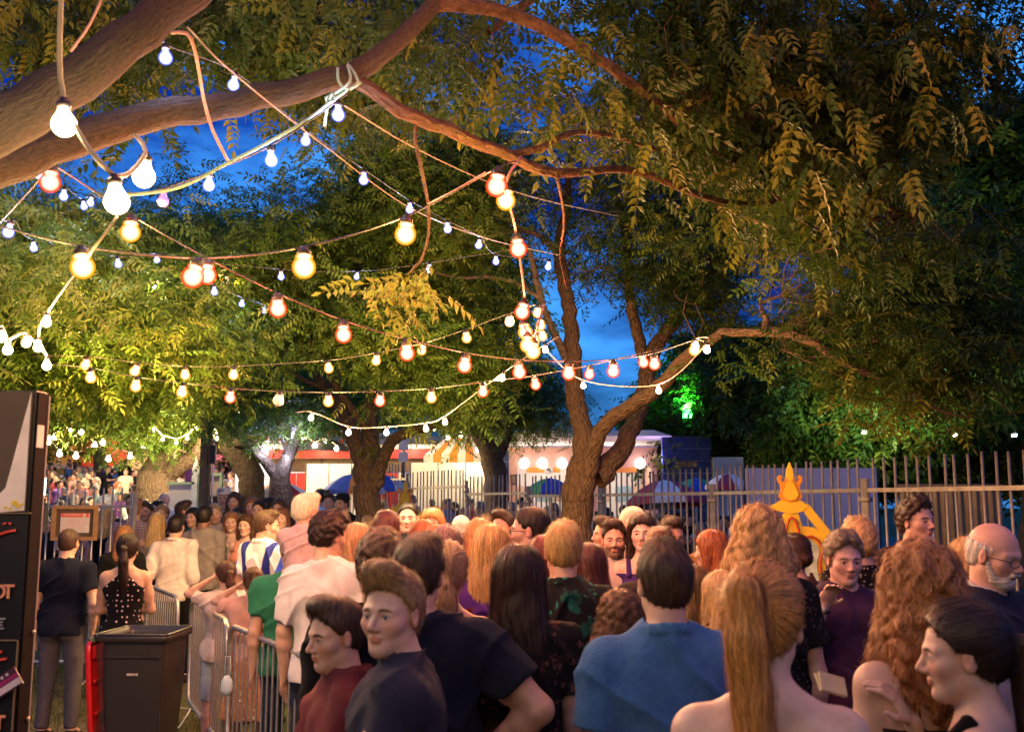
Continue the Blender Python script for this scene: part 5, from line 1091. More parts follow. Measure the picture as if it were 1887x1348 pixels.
def top_mesh(kind, J, sp, q, seed):
    bs = .0078 if q == 0 else .013 if q == 1 else .022
    pts = np.array([J[a + b] for a in ('sh', 'el', 'wr') for b in 'LR'])
    lo = np.minimum(pts.min(0) - .09, [-.27, -.22, .7]); hi = np.maximum(pts.max(0) + .09, [.27, .24, 1.56]); lo[2] = .40 if kind == 'dress' else .72; hi[2] = max(1.56, pts[:, 2].max() + .09)
    F = Field(lo, hi, bs)
    tight = kind in ('tank', 'halter', 'strapless', 'camisole')
    g = .010 if tight else .016; loose = 0.0 if tight else .014
    torso(F, J, g, loose)
    hem = {'dress': .5, 'tank': .90, 'halter': .9, 'strapless': .9, 'camisole': .88, 'tuck': .98}.get(kind, .86)
    if kind == 'dress': F.cap((0, -.01, 1.0), (0, -.01, .45), .16, .25, .05)
    elif not tight: F.cap((0, -.005, 1.02), (0, -.005, hem - .05), .135, .155, .05)
    slv = {'tee': .62, 'polo': .62, 'shirt': .72, 'long': 2.0, 'rolled': 1.25, 'jacket': 2.0, 'tuck': .62, 'dress': .25}.get(kind, 0)
    if sp.get('slv') is not None: slv = sp['slv']
    if not tight:
        for s, n in ((-1, 'L'), (1, 'R')):
            sh, el, wr = J['sh' + n], J['el' + n], J['wr' + n]; kk = sp.get('limb', 1.0)
            e = sh + (el - sh) * min(slv, 1.0); wgap = .012 if kind in ('long', 'jacket') else .020
            F.cap(sh - (el - sh) * .0, e, .053 * kk + g, .044 * kk + wgap + .004, .03, flat=slv < 1)
            if slv > 1: F.cap(el, el + (wr - el) * min(1.0, (slv - 1)), .044 * kk + wgap, .034 * kk + wgap, .02, flat=True)
    folds(F, seed, .0035 if tight else .0150)
    F.cut(lambda X, Y, Z: (hem + .008 * np.sin(12 * X + seed) - Z) + 0 * Y)
    nk = J['neck']
    if tight or kind == 'dress':
        zt = {'strapless': 1.275, 'halter': 1.36, 'tank': 1.37, 'camisole': 1.30, 'dress': 1.40}[kind]
        def cutf(X, Y, Z):
            z = zt + np.clip(-.25 * (Y < 0) * 0, -1, 1)
            d = Z - z + (0.9 * np.abs(X) if kind == 'halter' else 0.0) * np.where(Y < 0, 1, .4) - (.10 if kind == 'halter' else 0)
            d = np.maximum(d, -.001 - (.30 - np.abs(X)))
            return d + 0 * Y
        if kind != 'dress': F.cut(cutf)
        r = .014
        if kind in ('tank', 'camisole'):
            r = .016 if kind == 'tank' else .006
            for s in (-1, 1):
                a = (s * .085, .100 if J['f'] else .09, zt - .01); b = (s * .095, .0, 1.475); c = (s * .085, -.115, 1.36); d = (s * .075, -.125, zt - .02)
                for u, v in ((a, b), (b, c), (c, d)): F.cap(u, v, r, r, .006)
        if kind == 'halter':
            for s in (-1, 1): F.cap((s * .05, .09, 1.40), (s * .045, -.04, 1.50), .012, .012, .006)
            F.cap((-.045, -.045, 1.50), (.045, -.045, 1.50), .012, .012, .006)
        if kind == 'dress': F.cap(nk + (0, .02, .12), nk + (0, .035, -.055), .085, .095, .005, 's')
    else:
        F.cap(nk + (0, -.015, .14), nk + (0, .012, -.025), .066, .070, .006, 's')
        if kind in ('shirt', 'polo', 'rolled', 'jacket'):
            for i in range(14):
                a0, a1 = i / 14 * 2 * pi, (i + 1) / 14 * 2 * pi
                pt = lambda a: nk + np.array([.078 * sin(a), -.012 - .074 * cos(a) , .024 - .030 * (1 - cos(a)) * .5])
                if i in (6, 7): continue
                F.cap(pt(a0), pt(a1), .0115, .0115, .004); F.cap(pt(a0) + (0, 0, .016), pt(a1) + (0, 0, .016), .0085, .0085, .006)
        else:
            for i in range(16):
                a0, a1 = i / 16 * 2 * pi, (i + 1) / 16 * 2 * pi
                pt = lambda a: nk + np.array([.070 * sin(a), -.010 - .066 * cos(a), -.004 - .034 * (1 - cos(a)) * .5])
                F.cap(pt(a0), pt(a1), .0105, .0105, .006)
    V, Q = F.mesh(); return relax(V, Q, 1 if q else 1), Q
def bottom_mesh(kind, J, q, seed):
    bs = .014 if q == 0 else .02 if q == 1 else .028
    pts = np.array([J[a + b] for a in ('hp', 'kn', 'an') for b in 'LR'])
    lo = np.minimum(pts.min(0) - .13, [-.25, -.2, .02]); hi = np.maximum(pts.max(0) + .13, [.25, .2, 1.06]); hi[2] = 1.06
    F = Field(lo, hi, bs); f = J['f']; b = J.get('belly', 0)
    F.ell((0, -.012, .955), ((.168 if f else .162) + .012, .128 + b * .5, .15), k=0)
    for s in (-1, 1): F.ell((s * .08, -.072, .90), (.085, .08, .09), k=.03)
    if kind == 'skirt': F.cap((0, -.01, .95), (0, 0, .50), .165, .23, .04, flat=True)
    else:
        for n in 'LR':
            F.cap(J['hp' + n], J['kn' + n], .096, .070, .03, flat=kind == 'shorts')
            if kind != 'shorts': F.cap(J['kn' + n], J['an' + n] + (0, 0, .01), .068, .055, .02, flat=True)
    folds(F, seed, .004)
    F.cut(lambda X, Y, Z: (Z - 1.0) + 0 * X + 0 * Y)
    V, Q = F.mesh(); return relax(V, Q, 1), Q
def shoe_mesh(J, n, q):
    a = J['an' + n]; F = Field(a + (-.08, -.10, -.11), a + (.08, .24, .05), .012 if q < 2 else .02)
    F.cap(a + (0, -.02, -.055), a + (0, .15, -.065), .042, .038, .02); F.cap(a + (0, 0, -.01), a + (0, .06, -.045), .040, .036, .02)
    z = a[2] - .088; F.cut(lambda X, Y, Z: z - Z + 0 * X + 0 * Y)
    return F.mesh()

SKINM = None
def skinmat():
    global SKINM
    if SKINM: return SKINM
    m = N('skin'); a = m.n('ShaderNodeAttribute'); a.attribute_name = 'col'
    nz = m.noise(38, 6, .7); col = m.mix(.42, a.outputs['Color'], m.ramp(nz.outputs[0], [(.32, (.80, .58, .52)), (.62, (1, 1, 1))]).outputs[0], 'MULTIPLY')
    m.base(col, .48, 0, .35); m.b.inputs['Subsurface Weight'].default_value = 0.0
    m.bump(m.noise(240, 3).outputs[0], .12, .002)
    SKINM = m.m; return SKINM
def hairmat(c):
    k = 'hair_%d_%d_%d' % tuple(int(x * 999) for x in c)
    if k in MAT: return MAT[k]
    m = N(k); a = m.n('ShaderNodeAttribute'); a.attribute_name = 'tint'
    r = m.ramp(a.outputs['Fac'], [(.0, [x * .35 for x in c]), (.5, c), (1, [min(1, x * 1.9) for x in c])])
    m.base(r.outputs[0], .5, 0, .35); m.b.inputs['Anisotropic'].default_value = .4
    MAT[k] = m.m; return m.m
def cloth(c, pat=None, c2=None, rough=.85):
    k = 'cloth_%s_%s_%s' % (pat or 'plain', '_'.join('%d' % (x * 999) for x in c), '_'.join('%d' % (x * 999) for x in (c2 or ())))
    if k in MAT: return MAT[k]
    m = N(k); nz = m.noise(9, 5)
    col = m.ramp(nz.outputs[0], [(.3, [x * .82 for x in c]), (.7, [min(1, x * 1.12) for x in c])]).outputs[0]
    co = m.n('ShaderNodeTexCoord').outputs['Object']
    if pat == 'dots':
        v = m.n('ShaderNodeTexVoronoi', Scale=24, Randomness=.35); m.l(co, v.inputs[0]); col = m.mix(m.ramp(v.outputs['Distance'], [(.19, (1, 1, 1)), (.23, (0, 0, 0))]).outputs[0], col, c2)
    elif pat in ('floral', 'palm'):
        v = m.noise(12 if pat == 'floral' else 9, 3, .7); w = m.noise(22, 2)
        col = m.mix(m.ramp(v.outputs[0], [(.54, (0, 0, 0)), (.60, (1, 1, 1))]).outputs[0], col, c2); col = m.mix(m.ramp(w.outputs[0], [(.62, (0, 0, 0)), (.66, (1, 1, 1))]).outputs[0], col, tuple(min(1, x * 2.2) for x in c2))
    elif pat == 'speck':
        v = m.n('ShaderNodeTexVoronoi', Scale=45); m.l(co, v.inputs[0]); col = m.mix(m.ramp(v.outputs['Distance'], [(.2, (1, 1, 1)), (.3, (0, 0, 0))]).outputs[0], col, c2)
    elif pat == 'multi':
        v = m.noise(9, 2, .5); col = m.ramp(v.outputs['Color'], [(.35, c), (.45, c2), (.55, (.75, .7, .5)), (.65, (.05, .3, .35))]).outputs[0]
        m.t.nodes.remove(v) if False else None
    elif pat == 'plaid':
        for d in ('X', 'Z'):
            w = m.n('ShaderNodeTexWave', Scale=10.0, Distortion=.3); w.bands_direction = d; m.l(co, w.inputs[0]); col = m.mix(m.ramp(w.outputs[0], [(.78, (0, 0, 0)), (.86, (.75, .75, .75))]).outputs[0], col, c2)
    elif pat == 'stripe':
        w = m.n('ShaderNodeTexWave', Scale=7.0); w.bands_direction = 'Z'; m.l(co, w.inputs[0]); col = m.mix(m.ramp(w.outputs[0], [(.45, (0, 0, 0)), (.55, (1, 1, 1))]).outputs[0], col, c2)
    elif pat == 'denim':
        v = m.noise(35, 6, .8); w = m.noise(4, 4, .6); col = m.mix(m.ramp(v.outputs[0], [(.35, (0, 0, 0)), (.65, (.6, .6, .6))]).outputs[0], col, c2); col = m.mix(m.ramp(w.outputs[0], [(.4, (0, 0, 0)), (.7, (.45, .45, .45))]).outputs[0], col, c2)
    m.base(col, rough, 0, .12); m.b.inputs['Sheen Weight'].default_value = .02
    ad = m.n('ShaderNodeMath', _operation='ADD'); m.l(m.noise(300, 2).outputs[0], ad.inputs[0]); ml = m.n('ShaderNodeMath', _operation='MULTIPLY'); ml.inputs[1].default_value = 3.5; m.l(m.noise(7, 3, .55, 'Object', (1, 1, .7)).outputs[0], ml.inputs[0]); m.l(ml.outputs[0], ad.inputs[1]); m.bump(ad.outputs[0], .8, .012)
    MAT[k] = m.m; return m.m

MESHCACHE = {}
def put(name, key, builder, mat, root, M=None, kind=None):
    """child object; mesh data shared between equal keys, material held by the object"""
    me = MESHCACHE.get(key) if key else None
    if me is None:
        r = builder()
        if r is None: return None
        o = mk(name, r['parts'], r.get('mat', mat), root, True, r.get('attrs'), mi=r.get('mi'), mats=r.get('mats'))
        if key: MESHCACHE[key] = o.data
    else:
        o = bpy.data.objects.new(name, me); COL.objects.link(o); o.parent = root
    if mat is not None and not (me is None and not key):
        o.material_slots[0].link = 'OBJECT'; o.material_slots[0].material = mat
    return o
def eye_parts():
    prof = [(.0005, .0118), (.0022, .01165), (.0023, .0116), (.0055, .0106), (.0057, .0104), (.0085, .0083), (.0112, .004), (.0118, 0), (.0085, -.008), (.0005, -.0118)]
    V, F = lathe(prof, 14); V = V @ rotx(-pi / 2).T   # pole looks along +y
    mi = np.repeat([0, 0, 1, 1, 2, 2, 2, 2, 2], 14)
    return V, F, mi
EYEM = [plain('pupil_black', (.004, .004, .004), .1), plain('iris_brown', (.05, .035, .02), .15), plain('eye_white', (.55, .5, .46), .2)]
EYEG = [EYEM[0], plain('iris_grey_blue', (.10, .13, .15), .15), EYEM[2]]
def add_eyes(root, J, look=(0, 0), light=False):
    V, F, mi = eye_parts(); key = 'eye_light' if light else 'eye'
    for s in (-1, 1):
        me = MESHCACHE.get(key)
        if me is None:
            o = mk('eye', (V, F), None, root, True, mi=mi, mats=EYEG if light else EYEM); MESHCACHE[key] = o.data
        else: o = bpy.data.objects.new('eye', me); COL.objects.link(o); o.parent = root
        from mathutils import Matrix
        R = J['Rh'] @ rotz(radians(look[0])) @ rotx(radians(look[1]))
        M = Matrix([list(R[i] * J['hs'] * 1.08) + [0] for i in range(3)] + [[0, 0, 0, 1]])
        p = J['head'] + J['Rh'] @ (np.array([s * .031, .0695, .0055]) * J['hs']); M.translation = p
        o.matrix_local = M
def place(o, J):
    from mathutils import Matrix
    M = Matrix([list(J['Rh'][i] * J['hs']) + [0] for i in range(3)] + [[0, 0, 0, 1]]); M.translation = J['head']
    o.matrix_local = M
def person(px, py, Y, yaw, label, hair='short', hc=(.05, .03, .018), top=('tee', (.1, .1, .1)), bottom=('trousers', (.03, .03, .04)), q=1, group='people in the crowd', seed=None, root_z=None, H=None, cache=None, **sp):
    sp['hc'] = hc; J = skeleton(sp); J['belly'] = sp.get('belly', 0)
    p = P(px, py, Y); zg = ground(p[0], Y) if root_z is None else root_z
    topz = 1.612 + (.132 + {'short': .015, 'quiff': .05, 'messy': .02, 'bun': .03}.get(hair, .008)) * J['hs']
    sc = (H / 1.76) if H else (p[2] - zg) / topz
    seed = seed if seed is not None else int(px * 7 + py)
    if H and root_z is None: pass
    if H and root_z == 'top': zg = p[2] - topz * sc
    root = empty('person', (p[0], Y, zg), radians(yaw), label, 'person', group)
    root.scale = (sc, sc, sc)
    if sp.get('lean'): root.rotation_euler = (radians(sp['lean'][0]), radians(sp['lean'][1]), radians(yaw))
    K = (lambda t: (cache, t)) if cache else (lambda t: None)
    def b():
        V, Q = body_mesh(sp, J, q); return dict(parts=(V, Q), attrs={'col': skin_colors(V, J, sp)})
    o = put('body', K('body'), b, None, root)
    if not o.data.materials: o.data.materials.append(skinmat())
    if hair:
        def hb():
            r = hair_mesh(hair, J['hs'], seed, q, sp.get('strands', {0: 3600, 1: 900, 2: 0}[q]))
            return None if r is None else dict(parts=r[0], attrs={'tint': np.clip(r[1], 0, 1)})
        o = put('hair', (('hair', hair, q, seed % 3) if q else None), hb, hairmat(hc), root)
        if o: place(o, J)
        if o and not o.data.materials: o.data.materials.append(hairmat(hc))
    for nm, spec, fn in (('top', top, top_mesh), ('bottom', bottom, bottom_mesh)):
        if not spec: continue
        kind, c = spec[0], spec[1]; m = cloth(c, *spec[2:])
        name = {'trousers': 'trousers', 'shorts': 'shorts', 'skirt': 'skirt', 'tee': 'tshirt', 'dress': 'dress', 'jacket': 'jacket', 'polo': 'polo_shirt'}.get(kind, 'shirt' if nm == 'top' else kind)
        def cb():
            V, Q = (top_mesh(kind, J, sp, q, seed) if nm == 'top' else bottom_mesh(kind, J, q, seed)); return dict(parts=(V, Q))
        put(name, K((nm, kind)), cb, m, root) if K(1) else mk(name, cb()['parts'], m, root, True)
    if bottom:
        sm = cloth(sp.get('shoes', (.03, .025, .02)))
        for n in 'LR':
            def sb(): V, Q = shoe_mesh(J, n, q); return dict(parts=(V, Q))
            put('shoe', K(('shoe', n)), sb, sm, root) if K(1) else mk('shoe', sb()['parts'], sm, root, True)
    if q == 0 or sp.get('eyes'): add_eyes(root, J, sp.get('look', (0, 0)), sp.get('lighteyes'))
    root['_'] = 0; del root['_']
    return root, J
def on_head(root, J, name, parts, mat, smooth=True):
    o = mk(name, parts, mat, root, smooth); place(o, J); return o
def glasses(root, J, dark=False, top=False):
    c = plain('spectacle_frame', (.02, .018, .016), .3, .5); z0, y0 = (.085, .075) if top else (.004, .103); pr = []
    for s in (-1, 1):
        a = np.linspace(0, 2 * pi, 17); pr += tubes(np.stack([s * .033 + .024 * np.cos(a), y0 - .012 * np.abs(np.cos(a) * s + 1) * .5 + 0 * a, z0 + .017 * np.sin(a)], 1), .0016, 5, caps=False)
        pr += tubes([(s * .057, y0 - .014, z0 + .005), (s * .074, .03, z0 + .004), (s * .080, -.02, z0)], .0016, 5)
    pr += tubes([(-.010, y0, z0 + .003), (0, y0 + .003, z0 + .006), (.010, y0, z0 + .003)], .0015, 5)
    g = on_head(root, J, 'glasses', pr, c)
# ================================================================== the people of the queue
import time as _t; _t0 = _t.time()
DK, BR, LB, BL, RD, GY, WH = (.014, .009, .007), (.048, .027, .016), (.14, .085, .045), (.38, .28, .16), (.20, .055, .02), (.25, .21, .18), (.6, .56, .5)
BLK, NVY, JEAN, WHT, GRY = (.006, .0055, .006), (.008, .010, .028), (.03, .04, .075), (.62, .58, .55), (.22, .20, .18)
Q = 'people waiting in the queue'; WLK = 'people on the walkway at the left'
# --- nearest, seen large -------------------------------------------------------------------
person(732, 1020, 3.0, 98, 'teenage boy with swept-up sandy quiff in grey-navy t-shirt looking back over his shoulder', 'quiff', (.26, .16, .075), ('tee', (.022, .023, .045)), ('trousers', JEAN), 0, Q, head=(56, 2), look=(6, 0), young=True, lighteyes=True, skin=(0.50, 0.33, 0.25), arms=('rail', 'rail'), limb=.92, brow=(.12, .07, .035), wide=.95)
person(626, 1096, 3.4, 108, 'younger boy with short dark hair in maroon collared shirt, face in profile', 'short', BR, ('shirt', (.13, .025, .03)), ('trousers', JEAN), 0, Q, head=(22, -6), young=True, skin=(0.48, 0.31, 0.22), arms=('rail', 'rail'), limb=.85, wide=.88)
person(1778, 1108, 2.55, 60, 'dark-haired woman in profile at the lower right corner, hand raised under her chin', 'ponylow', (.022, .012, .009), ('tank', BLK), ('trousers', BLK), 0, Q, sex='f', head=(14, -4), arms=('down', 'mouth'), fine_hands='R', skin=(0.46, 0.31, 0.24), strands=5000)
person(1405, 1035, 2.3, -6, 'woman with long strawberry-blonde ponytail and bare shoulders seen from behind', 'ponytail', (.40, .185, .05), ('strapless', (.02, .02, .03)), ('trousers', NVY), 0, Q, sex='f', head=(-22, 0), roll=0, skin=(0.50, 0.35, 0.27), strands=7500)
person(1695, 998, 2.85, 4, 'woman with thick curly reddish-blonde hair and a thin black shoulder strap', 'curlylong', (.30, .13, .045), ('camisole', BLK), ('trousers', JEAN), 0, Q, sex='f', head=(-6, 0), skin=(0.44, 0.29, 0.22), strands=7500, hs=1.06)
person(1222, 995, 3.35, 4, 'man in blue denim shirt with dark cropped hair seen from behind', 'short', BR, ('shirt', (.035, .12, .30), 'denim', (.09, .22, .44)), ('trousers', JEAN), 0, Q, head=(8, 2), wide=1.08, skin=(0.46, 0.30, 0.22), strands=4200)
person(955, 1003, 3.9, 3, 'woman with very long straight dark hair in black floral-flecked blouse', 'longsleek', (.030, .013, .009), ('tee', BLK, 'floral', (.05, .02, .015)), ('trousers', BLK), 0, Q, sex='f', strands=6000, hs=1.02)
person(772, 984, 3.6, 4, 'heavy-armed man in dark navy t-shirt with his hand on his hip', 'short', BR, ('tee', (.008, .010, .024)), ('trousers', JEAN), 0, Q, wide=1.15, belly=.05, arms=('down', 'hip'), fine_hands='R', limb=1.2, head=(-14, 0))
person(700, 976, 3.95, 10, 'man with bushy brown hair behind the boy with the quiff', 'messy', (.075, .035, .016), ('jacket', BLK), ('trousers', JEAN), 0, Q)
person(1143, 1086, 4.0, 14, 'short person with tousled brown bob in mauve-blue denim jacket', 'wavybob', (.12, .055, .022), ('jacket', (.13, .11, .20), 'denim', (.2, .17, .3)), ('trousers', JEAN), 0, Q, sex='f', strands=2600)
person(823, 998, 4.25, 2, 'woman with grey-blonde hair tied in a white scrunchie', 'scrunchie', (.36, .22, .12), ('tank', (.16, .03, .03)), ('skirt', BLK), 0, Q, sex='f', strands=2800)
person(1396, 930, 4.45, 2, 'tall woman with crimped blonde bob in black patterned top', 'wavybob', (.46, .27, .11), ('tee', BLK, 'speck', (.08, .06, .05)), ('trousers', BLK), 0, Q, sex='f', hs=1.05, strands=3600)
person(606, 938, 6.0, -12, 'man with thick dark hair in white t-shirt seen from behind', 'messy', (.025, .012, .009), ('tee', (.66, .60, .60)), ('trousers', (.02, .025, .045)), 0, Q, head=(-32, -8), strands=2600, slv=.8)
person(905, 966, 4.95, -6, 'woman with smooth blonde hair on her shoulders in purple top', 'long', (.50, .27, .10), ('tee', (.07, .015, .16)), ('trousers', NVY), 0, Q, sex='f', strands=3400)
person(1037, 960, 4.9, 2, 'man with short two-tone blond hair in dark palm-print shirt', 'short', (.40, .25, .09), ('shirt', (.014, .012, .014), 'palm', (.015, .10, .075)), ('trousers', BLK), 0, Q, strands=3000)
person(657, 963, 6.4, 14, 'woman with highlighted blonde and red hair in tan jacket', 'long', (.50, .27, .12), ('jacket', (.26, .11, .03)), ('trousers', JEAN), 0, Q, sex='f', strands=2600)
r, J = person(1553, 975, 5.1, 176, 'grey-haired person in dark purple t-shirt holding a hand to the mouth', 'messy', (.22, .17, .12), ('tee', (.055, .022, .06)), ('trousers', JEAN), 0, Q, arms=('down', 'mouth'), fine_hands='R', head=(4, -6), skin=(0.48, 0.30, 0.25), strands=2600)
w = J['wrR']; d = nrm(J['wrR'] - J['elR']); from mathutils import Vector as _V
Rw = np.array(_V(d).to_track_quat('Z', 'Y').to_matrix())
wt = mk('watch', xf([lathe([(.034, -.009), (.037, -.006), (.037, .006), (.034, .009)], 18)], Rw, w - d * .02), plain('watch_strap', (.03, .015, .01), .5), r, True)
mk('watch_face', xf([lathe([(.001, .004), (.017, .004), (.018, 0), (.018, -.004), (.001, -.004)], 16, (0, 0, 0), roty(pi / 2))], Rw, w - d * .02 + Rw @ np.array([.0, .0, 0]) + np.array([0.01, .038, .0])), plain('watch_dial', (.6, .55, .4), .25, .4), wt, True)
r, J = person(1822, 958, 4.2, -140, 'balding old man with white beard and glasses in navy jacket with white collar', 'balding', WH, ('jacket', (.015, .016, .035)), ('trousers', BLK), 0, Q, head=(-4, -14), skin=(0.50, 0.29, 0.22), brow=(.5, .45, .4), strands=1500)
glasses(r, J)
F = Field((-.09, -.02, -.14), (.09, .13, .0), .004)
F.ell((0, .036, -.080), (.052, .056, .042), k=0)
for s_ in (-1, 1): F.cap((s_ * .062, .012, -.02), (s_ * .046, .035, -.075), .013, .016, .02)
F.cap((-.022, .088, -.046), (.022, .088, -.046), .008, .008, .008); F.ell((0, .093, -.043), (.03, .010, .007), k=.01); F.cut(lambda X, Y, Z: np.maximum(.0 + .1 * np.abs(X) - Y, Z + .034 - .5 * np.clip(np.abs(X) - .03, 0, 1))); F.ell((0, .10, -.056), (.02, .016, .004), k=.003, mode='s')
F.add(lambda X, Y, Z: .0025 * np.sin(160 * X + 4 * np.sin(90 * Z)) * np.sin(150 * Z)); bm_ = F.mesh(); o = mk('beard', bm_, hairmat((.42, .36, .30)), r, True, attrs={'tint': np.full(len(bm_[0]), .5)}); place(o, J)
F = Field((-.10, -.13, 1.38), (.10, .12, 1.58), .007); F.cap((0, -.03, 1.44), (0, -.03, 1.515), .078, .072, 0); F.cap((0, -.03, 1.3), (0, -.03, 1.6), .064, .060, .003, 's'); F.cut(lambda X, Y, Z: np.maximum(1.43 - Z, Z - 1.512 + .35 * (Y + .03)) + 0 * X); mk('collar', F.mesh(), cloth((.7, .66, .62)), r, True)
r, J = person(980, 932, 6.0, 82, 'man with dark-rimmed glasses in profile, grey-purple t-shirt, taller than those around', 'crop', DK, ('tee', (.10, .06, .08)), ('trousers', JEAN), 0, Q, skin=(0.46, 0.29, 0.24), strands=2200, stubble=.15); glasses(r, J)
person(1132, 956, 7.1, 174, 'bearded man in pale pink shirt facing the camera', 'short', BR, ('shirt', (.62, .50, .48)), ('trousers', JEAN), 0, Q, stubble=.75, skin=(0.50, 0.31, 0.25), strands=1600)
person(1184, 944, 7.0, 168, 'pale woman with long dark hair in purple strappy dress facing the camera', 'long', (.028, .014, .010), ('tank', (.05, .02, .16)), ('skirt', (.05, .02, .16)), 0, Q, sex='f', skin=(0.60, 0.44, 0.37), strands=2000)
person(1685, 913, 6.4, 198, 'young man with swept dark hair in dark patterned shirt gazing to the right', 'messy', BR, ('shirt', (.03, .012, .014), 'speck', (.25, .12, .10)), ('trousers', BLK), 0, Q, head=(8, 3), skin=(0.48, 0.30, 0.22), strands=1800)
# --- further back in the queue --------------------------------------------------------------
person(1783, 988, 5.6, 10, 'woman with tied-back blonde hair behind the old man in glasses', 'bob', (.42, .23, .09), ('tee', (.1, .06, .05)), ('trousers', BLK), 1, Q, sex='f')
person(1582, 953, 5.9, 12, 'person with frizzy blond hair directly behind the grey-haired person', 'messy', (.48, .28, .12), ('shirt', BLK, 'speck', (.3, .25, .2)), ('trousers', BLK), 1, Q, strands=1400)
person(1463, 985, 6.3, 20, 'woman with dark hair in a knot beside the yellow ornate sign', 'lowbun', (.05, .02, .012), ('tee', (.12, .05, .04)), ('trousers', BLK), 1, Q, sex='f')
r, J = person(1312, 975, 6.4, 52, 'red-haired woman with sunglasses pushed up on her head', 'long', (.28, .075, .02), ('jacket', BLK), ('trousers', BLK), 1, Q, sex='f'); glasses(r, J, top=True)
person(1276, 1040, 4.7, 4, 'person with long brown and blonde streaked hair right of the man in denim', 'long', (.20, .11, .04), ('tee', (.03, .02, .02)), ('trousers', BLK), 1, Q, sex='f', strands=2000)
person(1330, 1050, 4.4, 12, 'person with light blonde long hair between the ponytail and the man in denim', 'long', (.44, .27, .11), ('tee', (.02, .02, .02)), ('trousers', BLK), 1, Q, sex='f', strands=2000)
person(1086, 1000, 5.5, 20, 'woman with long dark auburn hair beside the man in palm-print shirt', 'long', (.06, .014, .01), ('tee', (.05, .02, .03)), ('trousers', BLK), 1, Q, sex='f', strands=1500)
person(1166, 928, 7.9, 60, 'shaven-headed man looking left behind the woman in purple dress', None, BR, ('shirt', (.35, .2, .15), 'plaid', (.5, .3, .25)), ('trousers', BLK), 1, Q, skin=(0.56, 0.36, 0.28))
person(1120, 950, 8.0, 100, 'dark-haired man with sideburns behind the bearded man', 'short', BR, ('shirt', (.3, .1, .08), 'plaid', (.5, .35, .25)), ('trousers', BLK), 1, Q)
person(1236, 948, 7.7, 196, 'dark-haired man with his head bowed right of the woman in purple', 'short', BR, ('tee', (.3, .14, .05)), ('trousers', BLK), 1, Q, head=(0, -18), eyes=True)
person(1216, 970, 5.5, 2, 'man with short reddish-brown hair just beyond the man in denim', 'short', (.11, .04, .018), ('tee', (.04, .03, .03)), ('trousers', BLK), 1, Q)
person(822, 966, 5.2, 4, 'man with close-cropped greying hair behind the woman with the scrunchie', 'crop', (.20, .11, .11), ('tee', (.08, .04, .05)), ('trousers', BLK), 1, Q, strands=1800)
person(712, 936, 6.4, 10, 'man with a reddish shaven head in front of the rough-barked trunk', 'buzz', (.09, .03, .025), ('tee', (.02, .02, .03)), ('trousers', BLK), 1, Q, skin=(0.50, 0.30, 0.24), buzz=True)
person(753, 924, 9.2, 178, 'short-haired man in dark t-shirt facing the camera by the rough-barked tree', 'crop', DK, ('tee', (.03, .032, .05)), ('trousers', BLK), 0, Q, skin=(0.56, 0.39, 0.32), strands=700)
person(798, 936, 8.6, 172, 'person with side-swept blond fringe facing the camera', 'fringe', (.48, .26, .09), ('tee', (.3, .2, .15)), ('trousers', BLK), 1, Q, eyes=True, sex='f')
person(781, 957, 6.6, 8, 'person with straight copper-red bob in front of the navy-shirted man', 'bob', (.34, .11, .035), ('tee', (.1, .05, .05)), ('trousers', BLK), 1, Q, sex='f')
person(808, 968, 6.1, 10, 'second copper-haired person, right of the straight red bob', 'bob', (.26, .09, .03), ('tee', (.1, .05, .05)), ('trousers', BLK), 1, Q, sex='f')
person(850, 946, 8.4, 182, 'bald pale man looking down between blond heads', None, BR, ('tee', (.12, .08, .07)), ('trousers', BLK), 1, Q, skin=(0.62, 0.48, 0.40), head=(0, -20), eyes=True)
person(884, 955, 6.6, -4, 'woman with long light-brown hair behind the blonde in purple', 'long', (.40, .20, .08), ('tee', (.1, .05, .05)), ('trousers', BLK), 1, Q, sex='f')
person(928, 938, 8.2, 150, 'dark-haired man partly hidden left of the man in glasses', 'short', BR, ('tee', (.2, .03, .03)), ('trousers', BLK), 1, Q, eyes=True)
person(898, 945, 9.6, 170, 'person with dark fringe farther back left of the man in glasses', 'fringe', BR, ('tee', (.2, .1, .1)), ('trousers', BLK), 1, Q, sex='f', eyes=True)
person(1003, 985, 5.6, 4, 'person with dark red hair between the glasses man and the palm shirt', 'bob', (.12, .02, .015), ('tee', (.05, .02, .03)), ('trousers', BLK), 1, Q, sex='f')
person(598, 942, 9.0, 15, 'balding man just visible behind the dark-haired man in white', 'balding', BR, ('tee', (.2, .12, .08)), ('trousers', BLK), 1, Q)
# --- toddler on shoulders --------------------------------------------------------------------
person(542, 975, 6.7, 4, 'adult in green t-shirt carrying the toddler on the shoulders', 'short', BR, ('tee', (.03, .20, .10)), ('trousers', JEAN), 1, Q, strands=600)
c = P(533, 930, 5.66)
r, J = person(564, 893, 6.57, -14, 'toddler with white-blond hair in pale pink top riding on shoulders', 'short', (.74, .60, .42), ('long', (.66, .42, .42)), ('shorts', (.5, .4, .45)), 0, Q, H=1.20, root_z=.80, legs='sit', hs=1.32, head=(-25, -4), limb=1.15, arms=('fwd', 'fwd'), young=True, strands=2600, shoes=(.5, .4, .4))
